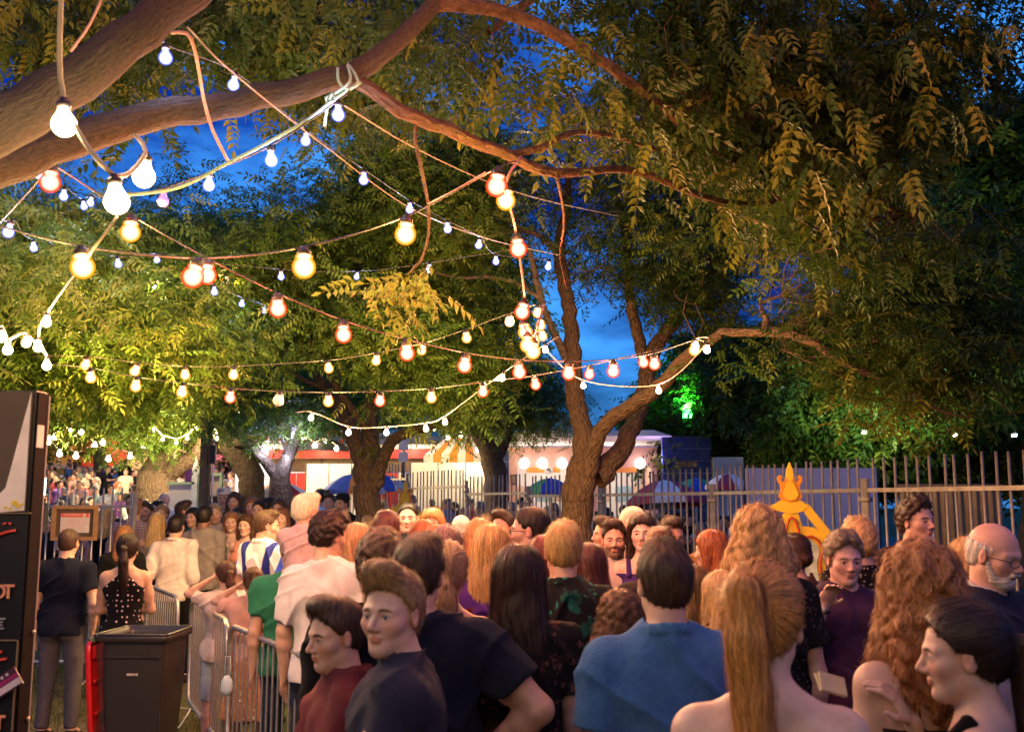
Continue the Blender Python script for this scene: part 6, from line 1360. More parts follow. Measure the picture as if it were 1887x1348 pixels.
# --- walkway at the left ------------------------------------------------------------------------
person(127, 972, 8.7, 0, 'man in navy t-shirt and grey-purple jeans with his back to us', 'buzz', (.06, .03, .018), ('tee', (.005, .007, .020)), ('trousers', (.07, .075, .085), 'denim', (.15, .115, .12)), 0, WLK, buzz=True, arms=('down', 'pocket'), strands=1500, wide=1.05, skin=(0.50, 0.31, 0.22), shoes=(.02, .02, .03))
person(236, 984, 8.3, 8, 'woman in black polka-dot halter top with long dark ponytail', 'ponylow', (.022, .011, .008), ('halter', BLK, 'dots', (.75, .55, .55)), ('shorts', BLK), 0, WLK, sex='f', arms=('cross', 'cross'), skin=(0.42, 0.26, 0.18), strands=1500, shoes=(.4, .38, .38))
person(229, 968, 10.4, 14, 'woman with auburn hair in black jacket behind the polka-dot top', 'long', (.24, .11, .045), ('jacket', BLK), ('trousers', BLK), 1, WLK, sex='f')
person(325, 946, 11.3, -4, 'man with dark hair in white shirt with rolled sleeves walking away', 'short', DK, ('rolled', (.72, .62, .58)), ('trousers', BLK), 1, WLK, legs='walk', arms=('swing', 'down'), strands=900, skin=(0.45, 0.28, 0.20))
person(377, 929, 12.0, -6, 'man in grey long-sleeved sweater walking away', 'crop', DK, ('long', (.26, .23, .21)), ('trousers', BLK), 1, WLK, legs='walk', skin=(.18, .09, .055))
person(248, 917, 13.4, 0, 'tall man in pink checked shirt with sandy hair', 'short', (.26, .12, .05), ('long', (.42, .32, .36), 'plaid', (.16, .08, .16)), ('trousers', NVY), 1, WLK, strands=900)
person(289, 944, 12.6, 0, 'woman with long blonde hair in sleeveless grey top', 'long', (.48, .32, .14), ('tank', (.22, .18, .17)), ('skirt', BLK), 1, WLK, sex='f', arms=('hip', 'down'))
gd, J = person(491, 938, 9.3, -28, 'security guard in white polo shirt with dark blue side panels', 'short', (.09, .052, .028), ('polo', (.70, .66, .70)), ('trousers', BLK), 0, WLK, head=(-42, -6), strands=1500, arms=('down', 'down'))
def guard_polo():
    m = N('cloth_guard_polo'); co = m.n('ShaderNodeTexCoord'); sx = m.n('ShaderNodeSeparateXYZ'); m.l(co.outputs['Object'], sx.inputs[0]); ab = m.n('ShaderNodeMath', _operation='ABSOLUTE'); m.l(sx.outputs[0], ab.inputs[0])
    add = m.n('ShaderNodeMath', _operation='MULTIPLY_ADD'); m.l(sx.outputs[2], add.inputs[0]); add.inputs[1].default_value = -.22; add.inputs[2].default_value = .30; sub = m.n('ShaderNodeMath', _operation='ADD'); m.l(ab.outputs[0], sub.inputs[0]); m.l(add.outputs[0], sub.inputs[1])
    r_ = m.ramp(sub.outputs[0], [(.0, (.70, .66, .70)), (.095, (.70, .66, .70)), (.10, (.02, .03, .22)), (.165, (.02, .03, .22)), (.17, (.70, .66, .70)), (.235, (.70, .66, .70)), (.24, (.03, .07, .5)), (1, (.03, .07, .5))])
    m.base(r_.outputs[0], .8, 0, .2); m.bump(m.noise(16, 4, .6).outputs[0], .3, .008); return m.m
[c for c in gd.children if c.name.startswith('polo')][0].data.materials[0] = guard_polo()
mk('lanyard', tubes([(-.05, .02, 1.47), (-.03, .12, 1.36), (0, .15, 1.22), (.03, .12, 1.36), (.05, .02, 1.47)], .004, 5) + [box((0, .155, 1.17), (.05, .01, .08))], plain('lanyard_black', (.02, .02, .025), .6), gd)
person(466, 1044, 7.5, 6, 'girl with long brown ponytail in peach top, hand behind her ear, leaning on the barrier', 'ponytail', (.10, .045, .02), ('tee', (.66, .36, .28)), ('skirt', (.6, .25, .12), 'floral', (.7, .5, .3)), 0, Q, sex='f', young=True, arms=('ear', 'rail'), head=(14, 0), strands=2400, limb=.85, fine_hands='L')
person(416, 1034, 8.2, 24, 'girl with loose dark bun in white top leaning on the barrier', 'ponyshort', (.07, .03, .015), ('tee', (.6, .5, .45)), ('shorts', (.4, .5, .55)), 0, Q, sex='f', young=True, arms=('ear', 'rail'), head=(10, -5), strands=1800, limb=.85)
MID = [  # px, py, Y, yaw, hair, hair colour, top, bottom, sex, label
 (338, 921, 14.6, -75, 'short', BR, ('long', (.30, .34, .40), 'plaid', (.2, .25, .3)), 'm', 'man in blue-grey checked shirt turned to the right'),
 (272, 924, 15.6, 172, 'short', DK, ('tee', (.45, .38, .30)), 'm', 'dark-haired man facing us between the checked shirt and the blonde'),
 (300, 930, 15.0, 178, 'lowbun', (.30, .18, .08), ('tank', BLK), 'f', 'woman with pulled-back fair hair in black vest facing us'),
 (292, 921, 17.0, 150, 'long', DK, ('tee', (.6, .55, .5)), 'f', 'woman with black fringe holding a phone to her face'),
 (303, 905, 18.5, 182, 'balding', GY, ('shirt', (.55, .55, .6)), 'm', 'older man in white shirt in front of the broad trunk'),
 (357, 934, 13.9, 165, 'long', DK, ('tee', (.03, .08, .10)), 'f', 'woman with dark hair in teal-black top beside the booth'),
 (398, 927, 14.2, 190, 'short', GY, ('shirt', (.62, .58, .56)), 'm', 'grey-haired man in white shirt looking down'),
 (427, 942, 12.9, 188, 'long', (.22, .10, .04), ('tank', (.7, .65, .45), 'floral', (.04, .28, .30)), 'f', 'woman in yellow and teal floral dress walking towards us'),
 (413, 900, 17.2, 184, 'short', GY, ('tee', (.6, .55, .55)), 'm', 'man in white peaked cap and white t-shirt with lanyard'),
 (433, 906, 16.2, 175, 'curlylong', BR, ('tee', (.05, .05, .08)), 'f', 'woman with curly brown bob right of the white cap'),
 (466, 915, 15.4, 180, 'long', (.20, .09, .04), ('tank', (.7, .45, .35)), 'f', 'woman in pale peach sleeveless top by the leaning tree'),
 (478, 921, 14.4, 176, 'crop', DK, ('tee', (.6, .45, .38)), 'm', 'close-cropped man peering over others near the leaning tree'),
 (492, 916, 15.6, -40, 'short', DK, ('long', (.62, .6, .58)), 'm', 'dark-haired man in white jumper near the slim forked tree'),
 (439, 934, 13.5, 30, 'long', DK, ('dress', BLK), 'f', 'woman with long black hair and black dress behind the floral dress'),
 (197, 933, 14.0, 0, 'long', (.50, .36, .18), ('tank', BLK), 'f', 'blonde woman in black top right of the notice board'),
 (455, 946, 11.8, 170, 'long', (.07, .03, .015), ('tank', (.5, .2, .15)), 'f', 'tanned woman with an arm raised left of the guard'),
 (520, 934, 12.6, 176, 'long', (.12, .05, .03), ('tank', (.4, .2, .15)), 'f', 'woman with sunglasses on her hair behind the guard'),
 (515, 918, 15.0, 170, 'long', BR, ('tee', (.6, .4, .3)), 'f', 'woman in pink top under the slim forked tree'),
 (632, 910, 16.5, 150, 'short', DK, ('tee', BLK), 'm', 'man in dark cap and black t-shirt left of the rough-barked trunk'),
 (608, 908, 17.5, 175, 'short', BR, ('tee', (.03, .03, .03)), 'm', 'dark-haired man in black two along from the rough-barked trunk'),
 (560, 915, 15.0, 10, 'short', BR, ('tee', (.02, .02, .03)), 'm', 'man in black seen from behind beyond the toddler'),
 (588, 900, 19.0, 0, 'short', DK, ('tee', (.25, .5, .6)), 'm', 'man in light turquoise t-shirt seen from behind near the hoarding'),
 (600, 902, 20.0, 5, 'short', BR, ('tee', (.5, .4, .35)), 'm', 'man in beige shirt next to the turquoise t-shirt'),
]
for (px, py, Y, yaw, h, hc, top, sx, lab) in MID:
    k = 'mid_%s_%s' % (top[0], sx); r, J = person(px, py, Y, yaw, lab, h, hc, top, ('skirt' if sx == 'f' and px % 2 else 'trousers', BLK), 1, WLK, sex=sx, cache=k, strands=500, skin=(0.50, 0.33, 0.26), eyes=yaw > 100 and Y < 14.8)
    if 'peaked cap' in lab or 'dark cap' in lab:
        m = cloth((.7, .68, .66) if 'white' in lab else (.02, .02, .025)); on_head(r, J, 'cap', [lathe([(.098, .07), (.10, .10), (.085, .145), (.04, .165), (.001, .168)], 18, (0, -.012, 0)), (np.array([(-.06, .07, .085), (.06, .07, .085), (.045, .155, .07), (-.045, .155, .07), (-.06, .07, .092), (.06, .07, .092), (.045, .155, .077), (-.045, .155, .077)]), np.array([[0, 3, 2, 1], [4, 5, 6, 7], [0, 1, 5, 4], [1, 2, 6, 5], [2, 3, 7, 6], [3, 0, 4, 7]]))], m)
# --- the far crowd: sharing bodies, each with its own clothes, size and turn -----------------------
CR = random.Random(99)
TOPC = [('pale', (.60, .55, .50)), ('white', (.72, .68, .66)), ('black', (.015, .014, .016)), ('navy', (.02, .025, .07)), ('blue', (.06, .12, .36)), ('red', (.30, .05, .04)), ('pink', (.5, .30, .28)), ('orange', (.45, .20, .08)), ('grey', (.2, .19, .19)), ('purple', (.16, .06, .24)), ('green', (.05, .10, .06)), ('light blue', (.3, .40, .5)), ('black', (.012, .012, .012)), ('black', (.01, .01, .014)), ('pale', (.5, .42, .36))]
USED = set()
def far_person(px, Y, where, group, yaw, back):
    for _try in range(12):
        sx = CR.choice('mf'); st = CR.choice(['long', 'bob', 'ponylow', 'long']) if sx == 'f' else CR.choice(['short', 'crop', 'short', 'messy']); hc = CR.choice([DK, BR, BR, LB, BL, DK, GY, RD] if sx == 'f' else [DK, BR, DK, BR, LB, GY])
        nm, tc_ = CR.choice(TOPC); tk = CR.choice(['tee', 'tee', 'long', 'tank'] if sx == 'f' else ['tee', 'tee', 'long', 'shirt']); x = P(px, 930, Y)[0]
        h = CR.uniform(1.62, 1.86) if sx == 'm' else CR.uniform(1.52, 1.74); z = ground(x, Y) + h
        py = 930 - 0; root_x = x
        hn = {DK: 'black', BR: 'dark brown', LB: 'light brown', BL: 'blond', GY: 'grey', RD: 'red'}[hc]; hs_ = {'long': 'long', 'bob': 'bobbed', 'ponylow': 'tied-back', 'short': 'short', 'crop': 'cropped', 'messy': 'bushy'}[st]
        f_ = abs((yaw + 180) % 360 - 180); fc = 'back view' if f_ < 50 else 'facing us' if f_ > 130 else 'turned left' if (yaw % 360) < 180 else 'turned right'
        lab = '%s, %s %s hair, %s top, %s, %s' % ('man' if sx == 'm' else 'woman', hs_, hn, nm, fc, where(px, Y) if callable(where) else where)
        c0 = P(px, 930, Y)
        if lab not in USED: break
    USED.add(lab)
    r, J = person(px, 930, Y, yaw, lab, st, hc, (tk, tuple(v * CR.uniform(.8, 1.15) for v in tc_)), (CR.choice(['trousers', 'trousers', 'shorts', 'skirt']) if sx == 'f' else CR.choice(['trousers', 'shorts']), CR.choice([BLK, NVY, JEAN, GRY])), 2, group, seed=CR.randint(0, 2), H=h, root_z=ground(x, Y), cache='far_%s_%s' % (sx, CR.choice(['down', 'hip', 'fwd'])), sex=sx, arms=CR.choice(['down', 'hip', 'fwd']), skin=CR.choice([(.5, .29, .2), (.44, .25, .16)]))
    return r
taken = []
def free(x, y, d):
    for a, b in taken:
        if (a - x) ** 2 + (b - y) ** 2 < d * d: return False
    taken.append((x, y)); return True
TRK = [(P(290, 900, 27)[0], 27), (P(460, 900, 21)[0], 21), (P(517, 900, 19)[0], 19), (P(684, 900, 15)[0], 15), (0, 0), (P(912, 900, 26)[0], 26), (P(358, 930, 20.5)[0], 20.5), (P(373, 930, 19)[0], 19), (P(428, 930, 19.5)[0], 19.5)]
taken += TRK
nA = 0; tries = 0
while nA < 140 and tries < 4000:
    tries += 1; Y = 16.5 + 36 * CR.random() ** 1.15; px = CR.uniform(62, 470 if Y > 21 else 400); x = P(px, 930, Y)[0]
    if not free(x, Y, .62): continue
    far_person(px, Y, lambda a, d: ('high slope' if d > 33 else 'mid-slope' if d > 24 else 'slope foot') + (', by poster board' if a < 150 else ', behind notice board' if a < 240 else ', by broad trunk' if a < 340 else ', by booth'), 'far crowd under the left trees', CR.choice([180, 180, 0, 90, -90]) + CR.gauss(0, 30), 0); nA += 1
nB = 0; tries = 0
while nB < 78 and tries < 4000:
    tries += 1; px = CR.uniform(540, 1345); ymin = np.interp(px, [540, 700, 760, 960, 1120, 1345], [18, 22.8, 22.6, 20.0, 18, 16.2]); Y = ymin + CR.uniform(.4, 7.5); x = P(px, 930, Y)[0]
    if Y > 27.3 or not free(x, Y, .55): continue
    far_person(px, Y, lambda a, d: 'beyond railings ' + ('by rough-barked tree' if a < 740 else 'by white hoarding' if a < 900 else 'left of forked tree' if a < 1050 else 'right of forked tree' if a < 1200 else 'by blue panel'), 'crowd behind the steel railings', CR.choice([180, 0, 90, -90]) + CR.gauss(0, 30), 0); nB += 1
nC = 0; tries = 0
while nC < 14 and tries < 500:
    tries += 1; px = CR.uniform(560, 780); Y = CR.uniform(11.5, 14.2) if px < 640 or px > 720 else CR.uniform(10, 12.6); x = P(px, 930, Y)[0]
    if not free(x, Y, .6): continue
    far_person(px, Y, lambda a, d: 'near the rough-barked tree' if a > 660 else 'beyond the toddler', 'people standing round the rough-barked tree', CR.choice([0, 160, 90]) + CR.gauss(0, 25), 0); nC += 1
print('people', _t.time() - _t0, nA, nB, nC)
# ================================================================== barriers, bin, boards, ornate signs
_bars = {}
def barrier(A, B, label, h=1.1, sp=.115, feet=True, mat=GALV):
    A, B = np.array(A, float), np.array(B, float); d = B - A; L = np.linalg.norm(d); a = atan2(d[1], d[0]); root = empty('crowd_barrier', (A[0], A[1], 0), a, label, 'barrier', 'steel crowd barriers')
    e = .10
    fr = [(e, 0, .22), (.02, 0, .32), (.0, 0, h - .14), (.03, 0, h - .04), (.13, 0, h), (L - .13, 0, h), (L - .03, 0, h - .04), (L, 0, h - .14), (L - .02, 0, .32), (L - e, 0, .22), (e, 0, .22)]
    p = np.array(fr, float); q = [p[0]]
    for i in range(len(p) - 1): k = max(1, int(np.linalg.norm(p[i + 1] - p[i]) / .3)); q += [p[i] + (p[i + 1] - p[i]) * t / k for t in range(1, k + 1)]
    mk('frame', tubes(q, .019, 10, caps=False), mat, root, True); n = int((L - .1) / sp); f = None
    for i in range(1, n):
        x = .05 + i * (L - .1) / n
        if f is None: f = mk('bar', tubes([(0, 0, .22), (0, 0, h)], .0078, 8, caps=False), mat, root, True); o = f
        else: o = linkcopy(f, root)
        o.location = (x, 0, 0)
    for x in (.35, L - .35): mk('foot', tubes([(x, -.28, .01), (x, -.1, .05), (x, 0, .22), (x, .1, .05), (x, .28, .01)], .014, 6), mat, root, True)
    return root
def G(px, py, h=1.1):   # where a rail of height h seen at this pixel stands
    Y = (CZ - h) * FOC / max(1e-3, (py - 930)) ; p = P(px, py, Y)
    for _ in range(3): Y *= (CZ - h) / (CZ - p[2]); p = P(px, py, Y)
    return p[:2]
pA, pB, pC, pD, pE = G(272, 1077), G(345, 1102), G(416, 1149), G(592, 1222), G(735, 1310)
barrier(pB + (-.10, .06), pA, 'crowd barrier furthest up the walkway, beside the polka-dot woman'); barrier(pC + (-.02, .12), pB + (.06, -.05), 'crowd barrier behind the wheelie bin where the girls lean')
barrier(pD + (-.02, .03), pC + (.05, -.06), 'crowd barrier in the middle, right of the wheelie bin'); barrier(pE, pD + (.03, -.06), 'nearest crowd barrier, behind the two boys')
barrier((-6.2, 11.4), (-4.35, 11.5), 'crowd barrier in front of the notice board', h=1.12); barrier((-4.3, 11.9), (-2.9, 13.5), 'crowd barrier right of the notice board, angled away')
barrier(G(390, 1000), G(428, 1003), 'short crowd barrier beyond the man in grey sweater')
barrier(G(1500, 1188), G(1640, 1215), 'barrier with a pinkish rail among the people on the right', mat=plain('painted_rail_pink', (.5, .2, .2), .5))
def pool_fence():
    A, B = np.array(P(68, 930, 12.6)[:2]), np.array(P(245, 930, 12.4)[:2]); d = B - A; L = np.linalg.norm(d); root = empty('fence_panel', (A[0], A[1], 0), atan2(d[1], d[0]), 'galvanised open bar fence panel behind the man in navy', 'fence')
    for z in (1.93, .3): mk('rail', [box((L / 2, 0, z), (L, .03, .035))], GALV, root)
    f = None
    for i in range(11):
        if f is None: f = mk('bar', tubes([(0, 0, .05), (0, 0, 2.16)], .012, 8), GALV, root, True); o = f
        else: o = linkcopy(f, root)
        o.location = (.03 + i * (L - .06) / 10, 0, 0)
    mk('post', tubes([(L + .02, 0, 0), (L + .02, 0, 2.1)], .03, 10), GALV, root, True)
    n = empty('notice_board', P(141, 930, 12.3) * (1, 1, 0), 0, 'framed notice with red heading hung on the bar fence', 'notice board'); m = 12.3 / FOC
    def Z(py): return P(141, py, 12.3)[2]
    x0, x1, z0, z1 = -41 * m, 41 * m, Z(995), Z(931); cx, cz = 0, (z0 + z1) / 2; W, H = x1 - x0, z1 - z0
    wood = plain('notice_frame_wood', (.34, .19, .08), .6, 0, .25, 20); t = .042
    mk('frame', [box((0, -.02, z1 - t / 2), (W, .05, t)), box((0, -.02, z0 + t / 2), (W, .05, t)), box((x0 + t / 2, -.02, cz), (t, .05, H - 2 * t)), box((x1 - t / 2, -.02, cz), (t, .05, H - 2 * t))], wood, n)
    mk('backboard', [box((0, 0, cz), (W - 2 * t, .02, H - 2 * t))], plain('notice_backing', (.10, .07, .05), .8), n); pw, ph = W * .64, H * .56; mk('sheet', [box((0, -.018, cz), (pw, .006, ph))], WHITE, n)
    rp = plain('print_red', (.75, .10, .04), .6); mk('heading', [box((-.0, -.024, cz + ph * .40), (pw * .96, .003, ph * .19))], rp, n); mk('heading_letters', [box((-pw * .38 + i * pw * .07, -.027, cz + ph * .42), (pw * .04, .002, ph * .06)) for i in range(9)] + [lathe([(.0, 0), (.02, 0), (.02, .003), (.0, .003)], 10, (pw * .32, -.026, cz + ph * .4), rotx(pi / 2))], WHITE, n)
    g = random.Random(4); mk('printed_lines', [box((-pw * .44 + u * pw * .9 + 0, -.0235, cz + ph * (.24 - .105 * i)), (g.uniform(.04, .11) * pw, .002, ph * .030)) for i in range(7) for u in [k / 8 + .05 for k in range(8)] if g.random() < .92], plain('print_pale_red', (.70, .25, .2), .6), n)
    s = empty('sign_board', P(78, 930, 12.3) * (1, 1, 0), 0, 'dark grey sign board at the left end of the bar fence', 'sign'); mk('board', [box((0, 0, (Z(979) + Z(932)) / 2), (22 * m, .03, Z(932) - Z(979)))], plain('sign_grey', (.10, .09, .08), .6), s); mk('bracket', [box((0, .03, Z(955)), (.03, .04, .5))], DARKM, s)
    l = empty('light_box', P(74, 930, 20) * (1, 1, 0), 0, 'glowing white screen left of the far crowd', 'screen'); a, b = P(58, 912, 20), P(84, 880, 20); mk('screen', [box(((a[0] + b[0]) / 2 - l.location[0], 0, (a[2] + b[2]) / 2), (b[0] - a[0], .05, b[2] - a[2]))], glow('screen_white', (1, .97, .95), 6), l); mk('stand', [box(((a[0] + b[0]) / 2 - l.location[0], .06, b[2] / 2), (.08, .06, b[2]))], DARKM, l)
pool_fence()
# wheelie bin
def wheelie_bin():
    m = plain('bin_dark_plastic', (.022, .018, .016), .42, 0, .12, 8, .05, 120, .5); red = plain('bin_red_plastic', (.42, .012, .015), .25, 0, .1, 5, 0, 60, .5)
    Yb = 7.0; c = P(282, 930, Yb); root = empty('wheelie_bin', (c[0], Yb, 0), radians(-2), 'dark grey wheelie bin with its red lid hanging open beside the barrier', 'bin')
    def ring(w, d, z, r=.05, n=4):
        out = []
        for k, (sx, sy) in enumerate(((1, 1), (-1, 1), (-1, -1), (1, -1))):
            for i in range(n + 1):
                a = (k + i / n) * pi / 2; out.append((sx * (w / 2 - r) + r * cos(a), sy * (d / 2 - r) + r * sin(a), z))
        return out
    def loft(rs, cap0=True, cap1=False):
        n = len(rs[0]); V = np.array([p for r_ in rs for p in r_]); F = [[i * n + j, i * n + (j + 1) % n, (i + 1) * n + (j + 1) % n, (i + 1) * n + j] for i in range(len(rs) - 1) for j in range(n)]; parts = [(V, np.array(F))]
        if cap0: V2 = np.vstack([rs[0], [np.mean(rs[0], 0)]]); parts.append((V2, np.array([[n, (j + 1) % n, j] for j in range(n)])))
        if cap1: V2 = np.vstack([rs[-1], [np.mean(rs[-1], 0)]]); parts.append((V2, np.array([[n, j, (j + 1) % n] for j in range(n)])))
        return parts
    root.scale = (.72, .66, 1.03)
    mk('body', loft([ring(.47, .52, .08), ring(.50, .56, .30), ring(.575, .66, .95), ring(.585, .67, 1.02), ring(.66, .745, 1.025), ring(.665, .75, 1.045), ring(.66, .745, 1.065), ring(.60, .69, 1.07), ring(.585, .675, 1.02), ring(.56, .64, .7), ring(.46, .50, .12)], True, True), m, root, True)
    mk('rim', tubes(ring(.655, .74, 1.068) + ring(.655, .74, 1.068)[:1], .010, 6, caps=False), m, root, True)
    mk('rib', [box((0, -.345, .93), (.50, .012, .012)), box((-.26, -.29, .55), (.012, .012, .7), rotx(-.06)), box((.26, -.29, .55), (.012, .012, .7), rotx(-.06))], m, root)
    mk('stamp', [box((-.04 + .018 * i, -.334 + .0, .82), (.012, .006, .016 if i % 2 else .012)) for i in range(6)], plain('bin_stamp_white', (.5, .45, .4), .6), root)
    for y in (-.22, .22): mk('wheel', [lathe([(.001, -.03), (.09, -.03), (.10, -.02), (.10, .02), (.09, .03), (.001, .03)], 20, (-.24, y, .10), rotx(pi / 2))], DARKM, root, True)
    mk('handle', tubes([(-.36, -.25, 1.05), (-.40, -.25, 1.05), (-.40, .25, 1.05), (-.36, .25, 1.05)], .016, 8), m, root, True)
    lid = loft([ring(.60, .72, 0, .08), ring(.62, .74, -.015, .08), ring(.62, .74, -.045, .08), ring(.60, .72, -.05, .08), ring(.56, .68, -.02, .08), ring(.45, .5, -.055, .08), ring(.3, .3, -.06, .08)], False, True)
    R = rotz(radians(8)) @ roty(radians(-97)); L_ = mk('lid', xf(lid, R, (-.455, 0, .715)), red, root, True)
    mk('lid_rib', xf([box((dx, 0, -.058), (.02, .60, .02)) for dx in (-.15, .05, .2)] + [box((.24, 0, -.05), (.06, .5, .03))], R, (-.455, 0, .715)), red, L_)
    mk('hinge', tubes([(-.42, -.3, 1.03), (-.42, .3, 1.03)], .022, 8), plain('hinge_green_grey', (.08, .10, .07), .5), root, True)
wheelie_bin()
# poster column
def poster_column():
    Yp = 3.3; m = Yp / FOC
    def X(px): return P(px, 1000, Yp)[0]
    def Z(py): return P(0, py, Yp)[2]
    root = empty('poster_board', (X(-150), Yp, 0), 0, 'black poster board cut off by the left edge of the picture, with orange letters', 'poster board'); ox = X(-150)
    dark = plain('poster_black', (.014, .011, .009), .35, 0, .2, 3); wood = plain('poster_top_brown', (.09, .055, .035), .6, 0, .15, 4); z_top = Z(718)
    mk('core', [box((X(-58) - ox, .059, z_top / 2), (X(44) - X(-160), .078, z_top))], dark, root)
    mk('edge_strip', [box((X(44) - ox + .004, .058, z_top / 2 - .0), (.006, .072, z_top - .01))], plain('edge_dark_brown', (.008, .004, .004), .85, 0, .35, 12, 0, 60, .1), root)
    mk('edge_trim', [box((X(44) - ox + .004, .099, z_top / 2), (.010, .004, z_top - .02))], plain('edge_pale', (.45, .32, .26), .6), root)
    mk('brown_sheet', [box((X(-60) - ox, .016, (z_top + Z(945)) / 2), (X(37) - X(-160), .006, z_top - Z(945) - .01))], wood, root)
    def flat(poly, y, mat, name): mk(name, prism([(X(a) - ox, Z(b)) for a, b in poly][::-1], y, y + .003), mat, root)
    flat([(36, 722), (37, 940), (-40, 946), (-40, 1010 - 70), (0, 898), (18, 810)], .010, plain('poster_cream', (.80, .66, .55), .6), 'cream_shape')
    yb = plain('poster_yellow', (.75, .52, .03), .6)
    for cx, cy, r in ((20, 926, 6), (26, 932, 4), (33, 929, 3), (3, 934, 3), (12, 937, 3)): flat([(cx + r * cos(t), cy + r * .8 * sin(t)) for t in np.linspace(0, 2 * pi, 12, endpoint=False)], .006, yb, 'yellow_blob')
    og, rd, gw = plain('letter_orange', (.80, .30, .14), .6), plain('letter_red', (.75, .07, .04), .6), plain('letter_shadow_red', (.25, .02, .01), .6)
    for y in (1091, 1333):
        mk('letter', ttext('O', .046, (X(1) - ox, .008, Z(y)), og), og, root); mk('letter', ttext('T', .046, (X(19) - ox, .008, Z(y)), og), og, root)
    g = random.Random(6)
    for (ya) in (965, 1202):
        for k in range(3):
            pts = [[(0, -8), (6, -9)], [(11, -9), (15, -8)], [(24, 4), (8, 7), (-6, 12), (-20, 16)]][k]; mk('painted_mark', tubes(resample([(X(u) - ox, .009, Z(ya + 8 + v)) for u, v in pts], .01)[0], .0045, 6), rd, root, True)
    mk('small_print', [box((X(7) - ox + g.uniform(-.004, .004), .012, Z(1140 + 6 * k)), (.022 + g.uniform(-.008, .008), .004, .006)) for k in range(4)], plain('print_grey', (.3, .28, .26), .6), root)
    mk('frame_line', [box((X(42) - ox, .010, (Z(1180) + Z(1348)) / 2), (.004, .006, Z(1180) - Z(1348))), ], plain('frame_line_tan', (.2, .13, .06), .6), root)
    for yy, xx in ((1180, -40), (945, -60)): mk('frame_line', [box((X(0) - ox, .012, Z(yy)), (X(40) - X(xx), .008, .004))], MAT['frame_line_tan'], root)
    R = roty(radians(-33)); c = (X(22) - ox, -.004, Z(1262))
    mk('sticker', xf([box((0, 0, 0), (.125, .004, .062))], R, c), plain('sticker_dark', (.07, .02, .04), .4), root); mk('sticker_band', xf([box((0, -.003, .004), (.12, .003, .012))], R, c), plain('sticker_magenta', (.35, .02, .12), .4), root)
    mk('sticker_white', xf([box((.0, -.003, -.016), (.12, .003, .020))] + [box((-.04 + .018 * i, -.003, .020), (.008, .003, .008)) for i in range(5)], R, c), plain('sticker_pale', (.65, .5, .5), .4), root)
    mk('tag', [box((X(44) - ox + .009, .045, Z(802)), (.003, .045, .075))], plain('tag_pale', (.6, .48, .42), .6), root)
    mk('bolt', [lathe([(0, 0), (.007, 0), (.007, .006), (0, .008)], 10, (X(44) - ox + .008, .085, Z(y)), roty(pi / 2)) for y in (1170, 1334)], plain('bolt_pale', (.6, .45, .35), .4, .5), root, True)
def ttext(body, size, loc, mat):
    c = bpy.data.curves.new('t', 'FONT'); c.body = body; c.size = size * 1.35; c.extrude = .002; c.offset = .0012; c.align_x = 'CENTER'; c.align_y = 'CENTER'; o = bpy.data.objects.new('t', c); COL.objects.link(o)
    me = bpy.data.meshes.new_from_object(o); bpy.data.objects.remove(o); V = np.array([v.co[:] for v in me.vertices]) @ rotx(pi / 2).T + np.array(loc); tri = []
    for p in me.polygons:
        v = list(p.vertices); tri += [[v[0], v[i], v[i + 1]] for i in range(1, len(v) - 1)]
    bpy.data.meshes.remove(me); return [(V, np.array(tri))]
poster_column()
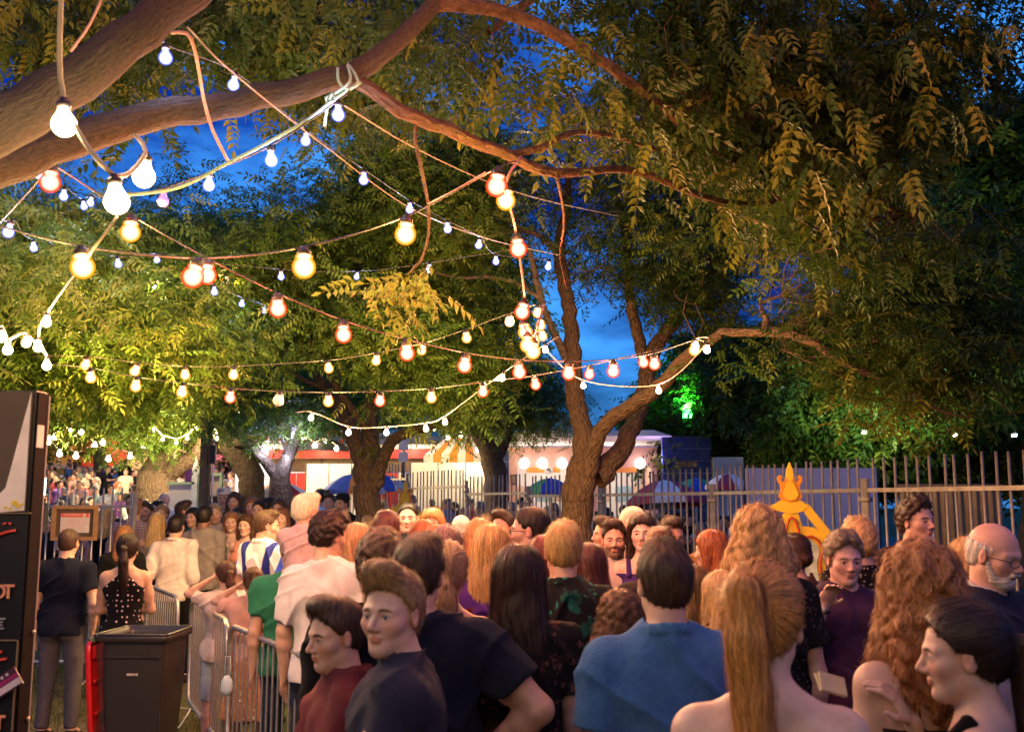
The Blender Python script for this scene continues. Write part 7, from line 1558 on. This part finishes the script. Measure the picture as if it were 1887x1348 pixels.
# yellow ornate signs
def ornate(px, py, Y, s, label):
    """py = tip of the finial; s = metres per drawn unit (1 unit = the photo pixel of the big one)"""
    p = P(px, py, Y); root = empty('ornate_sign', (p[0], Y, 0), 0, label, 'ornate sign', 'yellow ornate fairground signs'); T = np.array([0, 0, p[2]])
    yl, am, rdm, pale = plain('sign_yellow', (.80, .50, .03), .5, 0, .1, 8), plain('sign_amber', (.70, .26, .02), .5, 0, .1, 8), plain('sign_red_trim', (.45, .05, .02), .5), plain('sign_picture', (.45, .50, .40), .5, 0, .35, 9)
    def pz(pts): return [(x * s, -y * s) for x, y in pts]
    def add(name, pts, y, th, mat): mk(name, xf(prism(pz(pts)[::-1], y, y + th), None, T), mat, root)
    mir = lambda pts: pts + [(-x, y) for x, y in pts[::-1]]
    add('finial', mir([(0, 0), (5, 12), (7, 24), (4, 34)]), 0, .03, yl)
    add('lily', mir([(0, 22), (8, 26), (9, 36), (14, 36), (17, 31), (14, 28), (17, 23), (22, 26), (23, 34), (18, 42), (17, 54), (22, 62), (16, 70), (0, 74)]), .006, .03, am)
    add('lily_core', mir([(0, 34), (6, 38), (11, 50), (14, 60), (8, 68), (0, 70)]), -.012, .03, yl)
    add('neck', mir([(0, 66), (20, 70), (32, 80), (20, 90), (0, 94)]), .01, .03, yl)
    for sg in (-1, 1):
        add('strut', [(sg * 24, 74), (sg * 34, 78), (sg * 84, 142), (sg * 78, 152), (sg * 70, 150), (sg * 20, 86)][::sg], .018, .03, yl)
    add('arch', mir([(0, 88), (14, 94), (20, 116), (40, 118), (58, 128), (66, 146), (66, 168), (60, 190), (62, 215)]), .03, .03, yl)
    a = lambda pts, r, n, m: mk(n, tubes(resample([T + np.array([x * s, -.006, -y * s]) for x, y in pts], .04)[0], r, 6), m, root, True)
    a([(-14, 142), (-10, 118), (-5, 104), (0, 100), (5, 104), (10, 118), (14, 142)], .014, 'red_loop', rdm)
    for sg in (-1, 1): a([(0, 152), (sg * 12, 142), (sg * 34, 134), (sg * 48, 144), (sg * 54, 160), (sg * 48, 182), (sg * 52, 212)], .014, 'red_trim', rdm)
    add('picture', mir([(0, 158), (14, 146), (34, 140), (46, 150), (49, 164), (43, 186), (46, 214)]), .012, .03, pale)
    for pts in ([(-4, 170), (-14, 162), (-22, 168)], [(4, 176), (16, 164), (26, 162), (30, 170)], [(-10, 196), (4, 188), (20, 192)]): a(pts, .008, 'painted_scroll', plain('sign_green', (.06, .22, .14), .5))
    add('post', [(-4, 214), (4, 214), (4, 214 + 0 + (p[2] / s - 214)), (-4, p[2] / s)], .02, .03, am)
ornate(1455, 851, 10.9, 10.9 / FOC, 'yellow ornate lily-topped sign in front of the railings on the right')
ornate(747, 884, 20.5, 20.5 / FOC * .62, 'smaller yellow ornate sign right of the rough-barked trunk')
ornate(1052, 930, 15.6, 15.6 / FOC * .75, 'yellow ornate sign mostly hidden behind the forked tree trunk')
# things held
p = P(1530, 1262, 2.75); r = empty('folded_programme', p, radians(10), 'cream folded leaflet held between the ponytail woman and the curly red-haired woman', 'leaflet')
mk('sheet', xf([box((0, 0, 0), (.10, .05, .004)), box((0, .0, .010), (.10, .05, .003), rotx(.2))], rotx(.9) @ roty(.45)), plain('leaflet_cream', (.6, .52, .30), .6), r)
p = P(418, 1262, 6.6); bag = lathe([(.001, -.09), (.05, -.08), (.07, -.03), (.06, .04), (.03, .08), (.001, .09)], 12); bag = (bag[0] * (1, .6, 1.2), bag[1]); o = mk('bag', xf([(bag[0] * .6, bag[1])] + tubes([(-.02, 0, .05), (-.015, 0, .18), (.015, 0, .18), (.02, 0, .05)], .004, 5), None, p), plain('bag_pale_blue', (.4, .48, .52), .5), None, True); tag(o, 'small pale blue and white bag hanging at the barrier by the girls', 'bag')
